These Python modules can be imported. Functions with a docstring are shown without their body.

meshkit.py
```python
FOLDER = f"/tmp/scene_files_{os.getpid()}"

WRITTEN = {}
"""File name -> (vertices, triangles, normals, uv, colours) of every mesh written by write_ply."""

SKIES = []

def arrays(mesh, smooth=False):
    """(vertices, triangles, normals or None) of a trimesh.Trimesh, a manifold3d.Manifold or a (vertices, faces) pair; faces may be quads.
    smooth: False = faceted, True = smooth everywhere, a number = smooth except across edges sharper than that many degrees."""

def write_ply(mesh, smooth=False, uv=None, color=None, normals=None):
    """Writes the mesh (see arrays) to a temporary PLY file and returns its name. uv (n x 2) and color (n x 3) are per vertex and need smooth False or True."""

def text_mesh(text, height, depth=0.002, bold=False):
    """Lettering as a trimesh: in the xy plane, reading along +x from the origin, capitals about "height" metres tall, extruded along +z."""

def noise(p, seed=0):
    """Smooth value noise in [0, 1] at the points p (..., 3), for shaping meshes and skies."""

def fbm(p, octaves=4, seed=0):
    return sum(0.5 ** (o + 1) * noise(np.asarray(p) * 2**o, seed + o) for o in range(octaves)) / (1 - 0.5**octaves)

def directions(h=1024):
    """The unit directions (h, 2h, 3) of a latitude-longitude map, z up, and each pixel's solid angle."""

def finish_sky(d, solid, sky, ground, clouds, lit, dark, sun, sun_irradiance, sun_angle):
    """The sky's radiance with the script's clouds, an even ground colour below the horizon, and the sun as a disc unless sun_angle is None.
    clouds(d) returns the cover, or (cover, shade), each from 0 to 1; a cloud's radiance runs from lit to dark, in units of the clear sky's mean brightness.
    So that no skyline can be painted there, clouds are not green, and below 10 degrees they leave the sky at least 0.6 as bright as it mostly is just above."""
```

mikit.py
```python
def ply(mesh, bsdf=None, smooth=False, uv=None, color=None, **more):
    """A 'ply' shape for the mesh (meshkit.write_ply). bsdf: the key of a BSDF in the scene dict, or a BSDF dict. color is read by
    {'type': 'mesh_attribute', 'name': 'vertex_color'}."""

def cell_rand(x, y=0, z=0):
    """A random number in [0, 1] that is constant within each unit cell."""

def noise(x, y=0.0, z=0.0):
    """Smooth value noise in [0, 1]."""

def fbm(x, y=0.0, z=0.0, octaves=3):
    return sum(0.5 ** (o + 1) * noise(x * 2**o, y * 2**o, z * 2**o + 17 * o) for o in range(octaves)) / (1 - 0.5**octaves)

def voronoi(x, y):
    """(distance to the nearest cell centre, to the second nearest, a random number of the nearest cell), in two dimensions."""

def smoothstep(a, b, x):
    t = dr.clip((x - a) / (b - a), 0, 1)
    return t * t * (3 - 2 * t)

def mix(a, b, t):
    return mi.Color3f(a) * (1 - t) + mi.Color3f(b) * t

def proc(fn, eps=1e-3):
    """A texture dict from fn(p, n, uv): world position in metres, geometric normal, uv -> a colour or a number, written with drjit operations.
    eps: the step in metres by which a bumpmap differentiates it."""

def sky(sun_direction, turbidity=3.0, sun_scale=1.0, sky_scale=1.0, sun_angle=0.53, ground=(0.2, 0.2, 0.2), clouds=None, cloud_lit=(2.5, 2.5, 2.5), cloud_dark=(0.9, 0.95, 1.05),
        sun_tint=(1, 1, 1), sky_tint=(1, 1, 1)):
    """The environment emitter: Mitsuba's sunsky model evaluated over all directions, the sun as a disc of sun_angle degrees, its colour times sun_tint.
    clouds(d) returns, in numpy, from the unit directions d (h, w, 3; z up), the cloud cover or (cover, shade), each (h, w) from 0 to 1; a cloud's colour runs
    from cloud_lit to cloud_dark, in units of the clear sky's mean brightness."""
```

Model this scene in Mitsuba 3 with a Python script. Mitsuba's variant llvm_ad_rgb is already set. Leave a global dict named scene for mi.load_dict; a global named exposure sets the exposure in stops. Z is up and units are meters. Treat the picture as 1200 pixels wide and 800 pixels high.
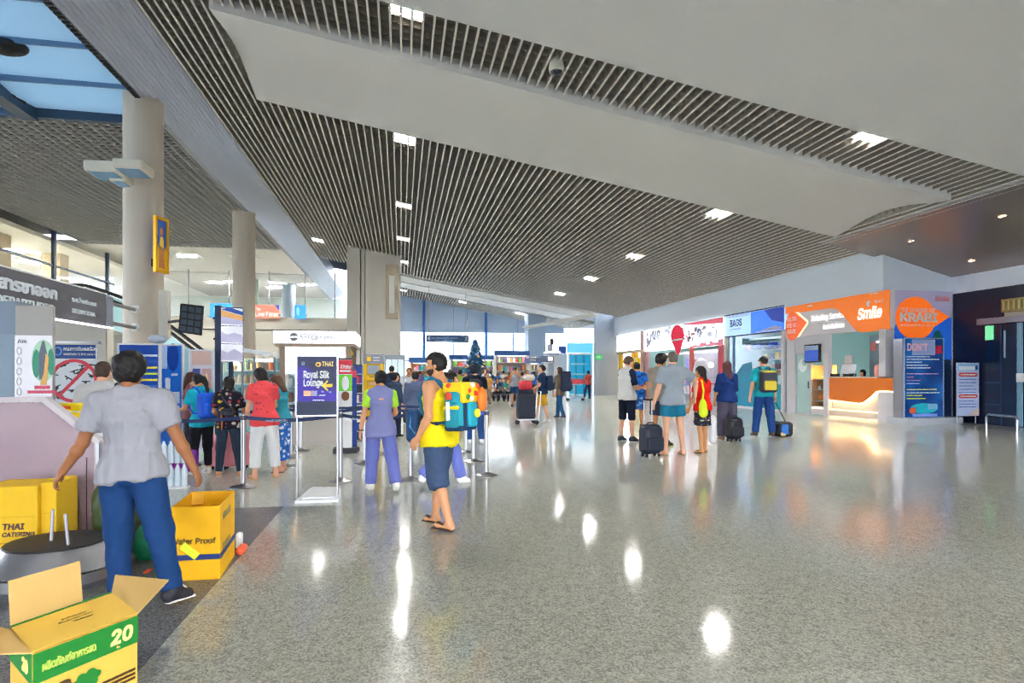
import math, random, glob
import numpy as np, trimesh, manifold3d, shapely
import shapely.geometry as sg
import drjit as dr, mitsuba as mi
import mikit, meshkit
T = mi.ScalarTransform4f
scene, labels = {}, {}
# ------------------------------------------------------------------ camera, sky, exposure
FPX, EYE, PPX, PPY = 740.0, 1.53, 600.0, 438.0          # focal length in pixels of the 1200 px frame, eye height, horizon
YAW = math.atan(130 / FPX)
scene['camera'] = {'type': 'perspective', 'fov': math.degrees(2 * math.atan(600 / FPX)), 'fov_axis': 'x',
    'principal_point_offset_x': 0.0, 'principal_point_offset_y': (400 - PPY) / 800 * 1.0, 'near_clip': 0.05, 'far_clip': 500,
    'to_world': T().look_at(origin=[0, 0, EYE], target=[math.sin(YAW), math.cos(YAW), EYE], up=[0, 0, 1])}
scene['sky'] = mikit.sky([0.35, 0.5, 0.8], turbidity=4.0, sun_scale=0.0, sky_scale=8.0, sun_angle=None, ground=(.3, .3, .29),
    clouds=lambda d: (np.ones(d.shape[:2]), 0.25 * np.ones(d.shape[:2])), cloud_lit=(1.14, 1.25, 1.40), cloud_dark=(.95, 1.02, 1.15))
exposure = 2.95
LAMP = 55.0                                              # radiance of the ceiling lamps
# ------------------------------------------------------------------ helpers
_F = np.array([math.sin(YAW), math.cos(YAW), 0]); _R = np.array([math.cos(YAW), -math.sin(YAW), 0]); _Z = np.array([0, 0, 1.0]); _C = np.array([0, 0, EYE])
def ray(px, py): return _F + (px - PPX) / FPX * _R + (PPY - py) / FPX * _Z
def G(px, py, z=0.0): d = ray(px, py); return _C + d * (z - EYE) / d[2]
def PY(px, py, Y): d = ray(px, py); return _C + d * Y / d[1]
def PX(px, py, X): d = ray(px, py); return _C + d * X / d[0]
def lin(c):
    if isinstance(c, str): c = [int(c[i:i + 2], 16) / 255 for i in (1, 3, 5)]
    return [x / 12.92 if x <= .04045 else ((x + .055) / 1.055) ** 2.4 for x in c]
MATS = {}
def mat(c, rough=.55, metal=0.0, spec=.4, **kw):
    key = 'bsdf_' + str(len(MATS))
    k = (str(c), rough, metal, spec, str(kw))
    if k in MATS: return MATS[k]
    base = {'type': 'rgb', 'value': lin(c)} if not isinstance(c, dict) else c
    d = {'type': 'principled', 'base_color': base, 'roughness': rough, 'metallic': metal, **kw}
    if not metal: d['specular'] = spec
    scene[key] = {'type': 'twosided', 'b': d}
    MATS[k] = key
    return key
scene['glass_sheet'] = {'type': 'thindielectric', 'int_ior': 1.5}
VCOL = mat({'type': 'mesh_attribute', 'name': 'vertex_color'}, .7, 0, .2)
VCOLG = mat({'type': 'mesh_attribute', 'name': 'vertex_color'}, .25, 0, .5)
STEEL = mat('#c4c4c6', .22, 1.0); STEELB = mat('#9a9a9c', .32, 1.0); CHROME = mat('#dcdcde', .12, 1.0)
BLACK = mat('#151518', .5); DARK = mat('#2a2c31', .5); WHITE = mat('#e6e6e4', .5); GREY = mat('#a9a8a4', .6); CONC = mat('#a09a90', .75, 0, .2)
BLUESTEEL = mat('#2a62a8', .4); NAVY = mat('#1a2440', .5); YEL = mat('#e8b90c', .5)

class MB:                                                # collects pieces of ONE part
    def __init__(s): s.v, s.f, s.n = [], [], 0
    def add(s, v, f):
        v = np.asarray(v, float).reshape(-1, 3); f = np.asarray(f, int)
        if f.shape[1] == 4: f = np.vstack([f[:, [0, 1, 2]], f[:, [0, 2, 3]]])
        s.v.append(v); s.f.append(f + s.n); s.n += len(v); return s
    def mesh(s, m): return s.add(m.vertices, m.faces)
    def box(s, lo, hi, rot=0, c=None):
        lo, hi = np.minimum(lo, hi), np.maximum(lo, hi)
        v = np.array([[x, y, z] for x in (lo[0], hi[0]) for y in (lo[1], hi[1]) for z in (lo[2], hi[2])], float)
        if rot:
            cc = np.array(c if c is not None else (np.array(lo) + hi) / 2, float); a = math.radians(rot)
            x, y = v[:, 0] - cc[0], v[:, 1] - cc[1]
            v[:, 0], v[:, 1] = cc[0] + x * math.cos(a) - y * math.sin(a), cc[1] + x * math.sin(a) + y * math.cos(a)
        return s.add(v, [[0, 1, 3, 2], [4, 6, 7, 5], [0, 4, 5, 1], [2, 3, 7, 6], [0, 2, 6, 4], [1, 5, 7, 3]])
    def hexa(s, p): return s.add(p, [[0, 3, 2, 1], [4, 5, 6, 7], [0, 1, 5, 4], [1, 2, 6, 5], [2, 3, 7, 6], [3, 0, 4, 7]])   # bottom ring, top ring
    def slab(s, p, t):                                   # quad p thickened by the vector t
        p = np.asarray(p, float); return s.hexa(np.vstack([p, p + np.asarray(t, float)]))
    def tube(s, pts, r, sides=10, caps=True):
        p = np.asarray(pts, float); k = len(p); r = np.broadcast_to(r, (k,)).astype(float)
        t = np.gradient(p, axis=0) if k > 2 else np.repeat([p[1] - p[0]], 2, 0); t /= np.linalg.norm(t, axis=1, keepdims=True) + 1e-12
        ref = np.where(np.abs(t[:, 2:]) < .9, [[0, 0, 1.0]], [[1.0, 0, 0]]) if len(set((np.abs(t[:, 2]) < .9).tolist())) == 1 else np.repeat([[.31, .83, .46]], k, 0)
        a = np.cross(t, ref); a /= np.linalg.norm(a, axis=1, keepdims=True) + 1e-12; b = np.cross(t, a)
        g = np.arange(sides) * 2 * np.pi / sides
        v = (p[:, None] + r[:, None, None] * (np.cos(g)[None, :, None] * a[:, None] + np.sin(g)[None, :, None] * b[:, None])).reshape(-1, 3)
        f = [[i * sides + j, i * sides + (j + 1) % sides, (i + 1) * sides + (j + 1) % sides, (i + 1) * sides + j] for i in range(k - 1) for j in range(sides)]
        f = np.array(f); tri = np.vstack([f[:, [0, 1, 2]], f[:, [0, 2, 3]]])
        if caps:
            v = np.vstack([v, p[:1], p[-1:]]); e = k * sides
            tri = np.vstack([tri, [[e, (j + 1) % sides, j] for j in range(sides)], [[e + 1, (k - 1) * sides + j, (k - 1) * sides + (j + 1) % sides] for j in range(sides)]])
        return s.add(v, tri)
    def lathe(s, prof, c=(0, 0, 0), n=32, sx=1, sy=1):   # prof: (r, z)
        prof = np.asarray(prof, float); k = len(prof); g = np.arange(n) * 2 * np.pi / n
        v = np.stack([prof[:, :1] * np.cos(g) * sx + c[0], prof[:, :1] * np.sin(g) * sy + c[1], np.repeat(prof[:, 1:], n, 1) + c[2]], -1).reshape(-1, 3)
        f = [[i * n + j, i * n + (j + 1) % n, (i + 1) * n + (j + 1) % n, (i + 1) * n + j] for i in range(k - 1) for j in range(n)]
        return s.add(v, f)
    def poly(s, shape, o, u, w, t):                      # shapely polygon in the plane o + u*x + w*y, thickness t along u x w
        u, w = np.asarray(u, float), np.asarray(w, float); nn = np.cross(u, w); nn /= np.linalg.norm(nn)
        for g in getattr(shape, 'geoms', [shape]):
            m = trimesh.creation.extrude_polygon(g, abs(t), engine='earcut'); v = np.array(m.vertices)
            s.add(np.asarray(o, float) + v[:, :1] * u + v[:, 1:2] * w + v[:, 2:] * nn * np.sign(t), m.faces)
        return s
    def blob(s, c, r, sub=2):
        m = trimesh.creation.icosphere(sub); return s.add(np.array(m.vertices) * r + np.asarray(c, float), m.faces)
    def out(s): return np.vstack(s.v), np.vstack(s.f)
    def xf(s, rot=0, loc=(0, 0, 0)):
        a = math.radians(rot); M = np.array([[math.cos(a), -math.sin(a), 0], [math.sin(a), math.cos(a), 0], [0, 0, 1]])
        s.v = [v @ M.T + np.asarray(loc, float) for v in s.v]; return s

def numbered(name):
    if name not in scene and name not in labels and not any(k.startswith(name + '__') for k in NEAR.get(name, ())): return name
    i = 1
    while f'{name}_{i:03d}' in scene or f'{name}_{i:03d}' in labels: i += 1
    return f'{name}_{i:03d}'
NEAR = {}
def put(key, mesh, m=None, smooth=False, color=None, emit=None, **kw):
    key = numbered(key)
    if isinstance(mesh, MB): mesh = mesh.out()
    if emit is not None: kw['emitter'] = {'type': 'area', 'radiance': {'type': 'rgb', 'value': [float(x) * (1.0 if max(emit) >= 20 else .13) for x in emit]}}
    scene[key] = mikit.ply(mesh, m, smooth=smooth, color=color, **kw)
    return key
def thing(name, label, cat, group=None, kind=None):
    key = numbered(name); labels[key] = {'label': label, 'category': cat}
    if group: labels[key]['group'] = group
    if kind: labels[key] = {'label': label, 'kind': kind} if kind == 'structure' else {**labels[key], 'kind': kind}
    return key
def single(name, mesh, m, label, cat, group=None, **kw):  # a thing that is one mesh
    key = put(name, mesh, m, **kw); labels[key] = {'label': label, 'category': cat}
    if group: labels[key]['group'] = group
    return key
def struct(name, mesh, m, label=None, **kw):
    key = put(name, mesh, m, **kw); labels[key] = {'kind': 'structure'}
    if label: labels[key]['label'] = label
    return key
def plabel(key, text): labels[key] = {'label': text}; return key
B = lambda lo, hi, **k: MB().box(lo, hi, **k)
_FONTS = {}
def text_shape(text, thai=False, bold=0, fam=None):
    """lettering as shapely polygons, capitals one unit tall, baseline at 0"""
    from PIL import Image, ImageDraw, ImageFont
    k = 'NotoSansThai' if thai else (fam or 'Inter')
    if k not in _FONTS:
        _FONTS[k] = ImageFont.truetype(glob.glob(f'/opt/blender-*/*/datafiles/fonts/{k}*.woff2')[0], 64)
    font = _FONTS[k]
    x0, y0, x1, y1 = font.getbbox(text, anchor='ls', stroke_width=bold)
    im = Image.new('L', (int(x1 - x0 + 8), int(y1 - y0 + 8)))
    ImageDraw.Draw(im).text((4 - x0, 4 - y0), text, 255, font, anchor='ls', stroke_width=bold)
    on = np.pad(np.asarray(im) > 127, ((0, 0), (1, 1))).astype(np.int8)
    r, st = np.nonzero(np.diff(on, axis=1) == 1); en = np.nonzero(np.diff(on, axis=1) == -1)[1]
    sh = shapely.union_all(shapely.box(st, -r - 1, en, -r)).buffer(.5).buffer(-.5).simplify(.7)
    s = 1 / 46.5
    return shapely.affinity.affine_transform(sh, [s, 0, 0, s, -4 * s, (4 - y0) * s])
def letters(text, o, u, w, h, width=None, thai=False, bold=0, t=.006, slant=0, center=False):
    """a mesh of lettering: origin o (baseline left), u along the line, w up; h cap height; width squeezes it to a length"""
    sh = text_shape(text, thai, bold); b = sh.bounds
    sx = h if width is None else width / (b[2] - b[0])
    sh = shapely.affinity.affine_transform(sh, [sx, slant * h, 0, h, -b[0] * sx - (sx * (b[2] - b[0]) / 2 if center else 0), 0])
    return MB().poly(sh, o, u, w, t)
def ell(cx, cy, rx, ry, n=40):
    g = np.linspace(0, 2 * np.pi, n, endpoint=False); return sg.Polygon(np.stack([cx + rx * np.cos(g), cy + ry * np.sin(g)], 1))
def rbox(x0, y0, x1, y1, r): return sg.box(x0 + r, y0 + r, x1 - r, y1 - r).buffer(r, quad_segs=5)
def roundbox(lo, hi, r, seg=16):
    lo, hi = np.array(lo, float), np.array(hi, float)
    ps = [manifold3d.Manifold.sphere(r, seg).translate([x, y, z]) for x in (lo[0] + r, hi[0] - r) for y in (lo[1] + r, hi[1] - r) for z in (lo[2] + r, hi[2] - r)]
    m = manifold3d.Manifold.batch_hull(ps).to_mesh(); return np.array(m.vert_properties[:, :3]), np.array(m.tri_verts)
# a flat print is a thin coloured plate; a board facing a direction: local frame helper
class Frame:
    """o: lower-left corner of a face, u: unit along it, w: up; n points to the viewer"""
    def __init__(s, o, u, w=(0, 0, 1)):
        s.o, s.u, s.w = np.array(o, float), np.array(u, float) / np.linalg.norm(u), np.array(w, float) / np.linalg.norm(w); s.n = np.cross(s.u, s.w)
    def p(s, x, y, z=0): return s.o + s.u * x + s.w * y + s.n * z
    def rect(s, x0, y0, x1, y1, z=.004, t=.004): return MB().poly(sg.box(x0, y0, x1, y1), s.p(0, 0, z), s.u, s.w, t)
    def shape(s, sh, z=.004, t=.004): return MB().poly(sh, s.p(0, 0, z), s.u, s.w, t)
    def text(s, x, y, text, h, z=.004, **k): return letters(text, s.p(x, y, z), s.u, s.w, h, **{'t': .004, **k})
# ------------------------------------------------------------------ the hall
def zc(x): return 8.07 - .1757 * x                       # underside of the sloping slat ceiling
XL, XR, YE = -17.0, 15.0, 54.0
def f_floor(p, n, uv):
    a = mikit.voronoi(p.x * 95, p.y * 95)[2]; b = mikit.voronoi(p.x * 28 + 9, p.y * 28)[2]
    c = mikit.mix((.17, .17, .14), (.42, .42, .352), a * .75 + b * .25)
    w = .93 + .14 * mikit.fbm(p.x * .35, p.y * .35)
    return c * w
def f_dark(p, n, uv):
    a = mikit.noise(p.x * 120, p.y * 120, 3)
    return mikit.mix((.055, .055, .058), (.16, .16, .16), a) * (.9 + .25 * mikit.fbm(p.x * 2, p.y * 2))
fl = mat(mikit.proc(f_floor), .115, 0, .42); fd = mat(mikit.proc(f_dark), .38, 0, .4)
m = MB()
m.box((-1.33, -14, -.3), (24, YE + .2, 0)); m.box((-26, 7.65, -.3), (-1.33, YE + .2, 0))
struct('floor', m, fl, 'speckled grey terrazzo floor with a polished sheen')
struct('floor_dark', B((-26, -14, -.3), (-1.33, 7.65, 0)), fd, 'dark grey granite floor strip')
# slat ceiling: pale edges and darker webs paint lit tips and shaded sides
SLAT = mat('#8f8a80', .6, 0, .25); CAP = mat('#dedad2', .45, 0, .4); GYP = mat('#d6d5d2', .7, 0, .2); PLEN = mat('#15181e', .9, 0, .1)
labels['ceiling'] = {'kind': 'structure', 'label': 'sloping ceiling of thin metal slats with lamps set in it'}
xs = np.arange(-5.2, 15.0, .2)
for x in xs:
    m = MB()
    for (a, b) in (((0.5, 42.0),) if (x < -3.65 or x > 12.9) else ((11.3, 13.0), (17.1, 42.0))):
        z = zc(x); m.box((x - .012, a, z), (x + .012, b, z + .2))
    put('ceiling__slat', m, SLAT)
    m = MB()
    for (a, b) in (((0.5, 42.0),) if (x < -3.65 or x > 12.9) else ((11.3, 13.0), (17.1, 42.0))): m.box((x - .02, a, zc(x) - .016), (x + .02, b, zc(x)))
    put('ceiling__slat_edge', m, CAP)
def cross(y, x0, x1, hgt=.13, up=.06):
    p = [[x0, y - .01, zc(x0) + up], [x1, y - .01, zc(x1) + up], [x1, y + .01, zc(x1) + up], [x0, y + .01, zc(x0) + up]]
    return MB().slab(p, (0, 0, hgt))
k = 0
for y in np.arange(.6, 42, .25):
    m = MB()
    if 11.3 < y < 13.0 or y > 17.1: m = cross(y, -5.2, 15.0)
    else: m = cross(y, -5.2, -3.65); m2 = cross(y, 12.9, 15); m.add(*m2.out())
    put('ceiling__cross_slat', m, SLAT)
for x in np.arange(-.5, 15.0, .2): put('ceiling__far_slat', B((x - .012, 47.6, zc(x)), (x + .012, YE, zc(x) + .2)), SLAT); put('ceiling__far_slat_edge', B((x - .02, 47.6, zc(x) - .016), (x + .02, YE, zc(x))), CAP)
for y in np.arange(47.7, YE, .25): put('ceiling__far_cross_slat', cross(y, -.5, 15.0), SLAT)
# roof above the slats, with purlins and pipes seen through them
struct('ceiling_roof', MB().slab([[-5.6, -.5, zc(-5.6) + 1.3], [XR + .3, -.5, zc(XR) + 1.3], [XR + .3, YE + .3, zc(XR) + 1.3], [-5.6, YE + .3, zc(-5.6) + 1.3]], (0, 0, .2)), PLEN)
pm = mat('#b5ad84', .5)  # yellowish tone paints the lamp light on the purlins
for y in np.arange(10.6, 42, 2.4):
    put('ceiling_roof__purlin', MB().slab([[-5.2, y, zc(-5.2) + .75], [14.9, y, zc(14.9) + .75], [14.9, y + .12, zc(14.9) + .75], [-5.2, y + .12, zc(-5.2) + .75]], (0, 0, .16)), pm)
for y, x0, x1 in ((20.4, -1.5, 3.2), (23.0, -1, 2.6), (27.2, -1.2, 3), (33, -1, 2.6)):
    put('ceiling_roof__duct', MB().slab([[x0, y, zc(x0) + .4], [x1, y, zc(x1) + .4], [x1, y + .7, zc(x1) + .4], [x0, y + .7, zc(x0) + .4]], (0, 0, .35)), GREY)
# arched gypsum bands
def band(name, x0, x1, prof, label):
    m = MB(); pr = np.array(prof)
    ring = lambda x: np.stack([np.full(len(pr), x), pr[:, 0], zc(x) - pr[:, 1]], 1)
    tops = lambda x: np.stack([np.full(len(pr), x), pr[:, 0], np.full(len(pr), zc(x) + .26)], 1)
    a, b, c, d = ring(x0), ring(x1), tops(x0), tops(x1); v = np.vstack([a, b, c, d]); n = len(pr); f = []
    for i in range(n - 1):
        f += [[i, i + 1, n + i + 1, n + i], [2 * n + i, 3 * n + i, 3 * n + i + 1, 2 * n + i + 1], [i, 2 * n + i, 2 * n + i + 1, i + 1], [n + i, n + i + 1, 3 * n + i + 1, 3 * n + i]]
    f += [[0, n, 3 * n, 2 * n], [n - 1, 3 * n - 1, 4 * n - 1, 2 * n - 1]]
    m.add(v, f); return struct(name, m, GYP, label, smooth=25)
def arch(y0, y1, lip=.14, rise=.28, n=14):
    return [(y0 + (y1 - y0) * t, lip - rise * math.sin(math.pi * t) ** 1.3) for t in np.linspace(0, 1, n)]
band('ceiling_panel_1', -3.65, 12.9, arch(13.0, 17.1), 'broad off-white arched ceiling panel across the slats')
band('ceiling_panel_2', -3.65, 13.2, arch(5.6, 11.25, .1, .3), 'nearest broad off-white ceiling panel')
band('ceiling_panel_3', -.6, 13.2, arch(42.2, 44.7, .1, .1), 'narrow far off-white ceiling panel'); band('ceiling_panel_4', -.6, 13.2, arch(44.95, 47.6, .12, .1), 'narrow far off-white ceiling panel nearest the end wall')
for x in (-2.2, .1, 2.0, 4.2, 6.6): put('ceiling_panel_1__hanger', B((x - .02, 13.05, zc(x) + .1), (x + .02, 13.09, zc(x) + 1.2)), DARK)
# lamps in two rows
LB = mat('#f2f2f0', .4)
def lamp(x, y, label, hot=1.0, s=.29):
    t = thing('ceiling_lamp', label, 'ceiling lamp', 'square lamps in the slat ceiling')
    sl = lambda h, z0, z1: MB().slab([[x - h, y - h, zc(x - h) + z0], [x + h, y - h, zc(x + h) + z0], [x + h, y + h, zc(x + h) + z0], [x - h, y + h, zc(x - h) + z0]], (0, 0, z1 - z0))
    put(t + '__housing', sl(s + .03, .075, .25), LB)
    h = s; q = [[x - h, y - h, zc(x - h) + .07], [x - h, y + h, zc(x - h) + .07], [x + h, y + h, zc(x + h) + .07], [x + h, y - h, zc(x + h) + .07]]
    put(t + '__lens', MB().add(q, [[0, 1, 2, 3]]), LB, emit=[LAMP * hot, LAMP * .99 * hot, LAMP * .95 * hot])
for i, y in enumerate((-1.5, 4.6, 11.5, 18.0, 25.1, 31.3, 37.6, 50.5)):
    if y < 11: y = y; 
    w = ['', '', 'in the gap between the two big panels', 'just behind the broad panel', 'second behind the broad panel', 'third behind the broad panel', 'farthest of its row', 'beyond the far panels'][i]
    if y > 11 or y < 0:
        lamp(.1, y, f'square ceiling lamp of the left row, {w}' if y > 0 else 'square white ceiling lamp of the left row, above the camera'); lamp(9.48, y if y > 12 else y, f'square ceiling lamp of the right row, {w}' if y > 0 else 'square white ceiling lamp of the right row, above the camera')
lamp(-4.5, 36.3, 'dim square ceiling lamp near the grooved beam', .5); lamp(4.8, 50.5, 'square ceiling lamp in the far slats in the middle', .8)
# grooved beam along the left edge of the slats
bx0, bz0, bx1, bz1 = -6.55, 8.62, -5.25, 9.02
m = MB(); NG = 13
e = np.linspace(0, 1, NG * 2 + 1)
pr = [(bx0 + (bx1 - bx0) * t, bz0 + (bz1 - bz0) * t + (-.06 if i % 2 else 0)) for i, t in enumerate(e)]
v = np.array([[x, y, z] for y in (-4, 62.0) for x, z in pr] + [[bx0, -4, bz0 + 1.2], [bx1, -4, bz1 + .9], [bx0, 62, bz0 + 1.2], [bx1, 62, bz1 + .9]]); n = len(pr)
f = [[i, i + 1, n + i + 1, n + i] for i in range(n - 1)] + [[0, n, 2 * n + 2, 2 * n], [n - 1, 2 * n + 1, 2 * n + 3, 2 * n - 1]]
m.add(v, f); struct('ceiling_beam', m, mat('#aeb2bc', .38, .35), 'long grooved metal beam along the edge of the slat ceiling')
struct('ceiling_trim_1', B((bx0 - .16, -4, bz0 - .02), (bx0, 62, bz0 + .25)), mat('#8d939c', .4, .4))
m = MB()
for y in np.arange(2, 19, .16): m.box((bx0 - .14, y, bz0 - .05), (bx0 - .02, y + .09, bz0 - .02))
struct('ceiling_vent', m, BLACK, 'black slotted vent strip along the grooved beam')
# left flat ceiling of fine mesh with the blue skylight
GRID = mat('#aaa9a4', .6); ZL = 8.62
labels['ceiling_left'] = {'kind': 'structure', 'label': 'flat grey mesh ceiling over the check-in side'}
for x in np.arange(-16.9, -6.7, .28): put('ceiling_left__slat', B((x - .012, 19.5 if x > -13.5 else 4, ZL), (x + .02, 38, ZL + .10)), GRID)
for y in np.arange(19.6, 38, .28): put('ceiling_left__cross_slat', B((-17, y - .012, ZL + .03), (-6.7, y + .02, ZL + .09)), GRID)
m = MB(); m.box((-26, 19.5, ZL + .5), (-6.5, 38.2, ZL + .6)); m.box((-26, -4, ZL + .5), (-13.6, 19.5, ZL + .6)).box((-13.6, -4, ZL + .5), (-6.5, 8, ZL + .6)); struct('ceiling_left_roof', m, PLEN)  # last box: unseen near roof, added to keep daylight off the foreground
SKYG = {'type': 'principledthin', 'base_color': {'type': 'rgb', 'value': [.27, .44, .60]}, 'roughness': .3, 'diff_trans': .18, 'spec_trans': 0.0, 'eta': 1.4}
scene['skylight_glass'] = SKYG
labels['window_1'] = {'kind': 'structure', 'label': 'blue translucent skylight panels over the check-in side'}
for i, (a, b) in enumerate(((8, 11.6), (11.6, 13.6), (13.6, 15.4), (15.4, 17.4), (17.4, 19.5))):
    for j, (c, d) in enumerate(((-6.75, -9.9), (-10.3, -13.5))):
        q = [[c, a + .02, ZL + .25 - .05], [d, a + .02, ZL + .25], [d, (a + b) / 2, ZL + .12], [c, (a + b) / 2, ZL + .08], [c, b - .02, ZL + .25 - .05], [d, b - .02, ZL + .25]]
        put('window_1__pane', MB().add(q, [[0, 1, 2, 3], [3, 2, 5, 4]]), 'skylight_glass', smooth=True)
for y in (11.6, 13.6, 15.4, 17.4):
    for c, d in ((-6.75, -9.9), (-10.3, -13.5)): put('window_1__seam', B((d, y - .028, ZL + .1), (c, y + .028, ZL + .3)), mat('#5f7f9f', .4))
put('window_1__frame', B((-10.3, 4, ZL - .1), (-9.9, 19.5, ZL + .4)).box((-13.6, 19.4, ZL - .02), (-6.6, 19.56, ZL + .6)).box((-13.6, 4, ZL - .02), (-13.5, 19.5, ZL + .6)), mat('#33475c', .4))
# left glass wall, mezzanine wall, far left
GLS = 'glass_sheet'
m = MB(); m.box((XL, 6, 6.0), (XL - .02, 41.5, ZL))
struct('window_2', B((XL - .012, 14, 4.4), (XL, 41.5, ZL)), GLS, 'tall glazing above the left check-in wall')
for y in (14.5, 18.2, 23.5, 28.9, 34.8, 40.6): put('window_2__mullion', B((XL - .05, y - .1, 4.4), (XL + .1, y + .1, ZL)), mat('#20344e', .4))
for z in (6.9,): put('window_2__rail', B((XL - .03, 14, z - .05), (XL + .05, 41.5, z + .05)), mat('#20344e', .4))
for y in np.arange(8, 24, 4.0): struct('trim_3', B((XL - .2, y - .1, 0), (XL, y + .1, ZL)), STEELB)
m = MB(); m.box((XL - .3, 24, 0), (XL, 41.5, 4.4)).box((XL - .3, -6.2, 0), (XL, 8, 10)); struct('wall_left', m, mat('#a7a39a', .7), 'grey wall of the check-in side')
# the upper room behind the left glazing
m = MB(); m.box((-27, 18, 8.1), (XL - .1, 46, 8.3)); struct('ceiling_upper', m, mat('#dcd8cc', .7)); struct('floor_upper', B((-27, 24, 4.1), (XL - .02, 46, 4.35)), GREY)
struct('wall_upper', B((-27.2, 24, 4.3), (-27, 46, 8.3)), mat('#b9c4bd', .7))
for y in (20.5, 29.5, 33.3, 38.6): struct('column_upper', MB().box((-19.2, y - .45, 4.3), (-18.3, y + .45, 8.2)), mat('#b8a683', .7))
for i, (x, y) in enumerate(((-21, 24), (-21, 30), (-21, 36), (-21, 41), (-24, 33))):
    t = thing('upper_room_lamp', f'{["nearest", "second nearest", "third nearest", "farthest", "leftmost"][i]} oblong white ceiling lamp in the room behind the left glazing', 'ceiling lamp', 'lamps behind the left glazing')
    put(t + '__lens', MB().add([[x - .9, y - .5, 8.05], [x - .9, y + .5, 8.05], [x + .9, y + .5, 8.05], [x + .9, y - .5, 8.05]], [[0, 1, 2, 3]]), LB, emit=[20, 20, 18]); put(t + '__frame', B((x - 1, y - .6, 8.06), (x + 1, y + .6, 8.1)), LB)
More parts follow.
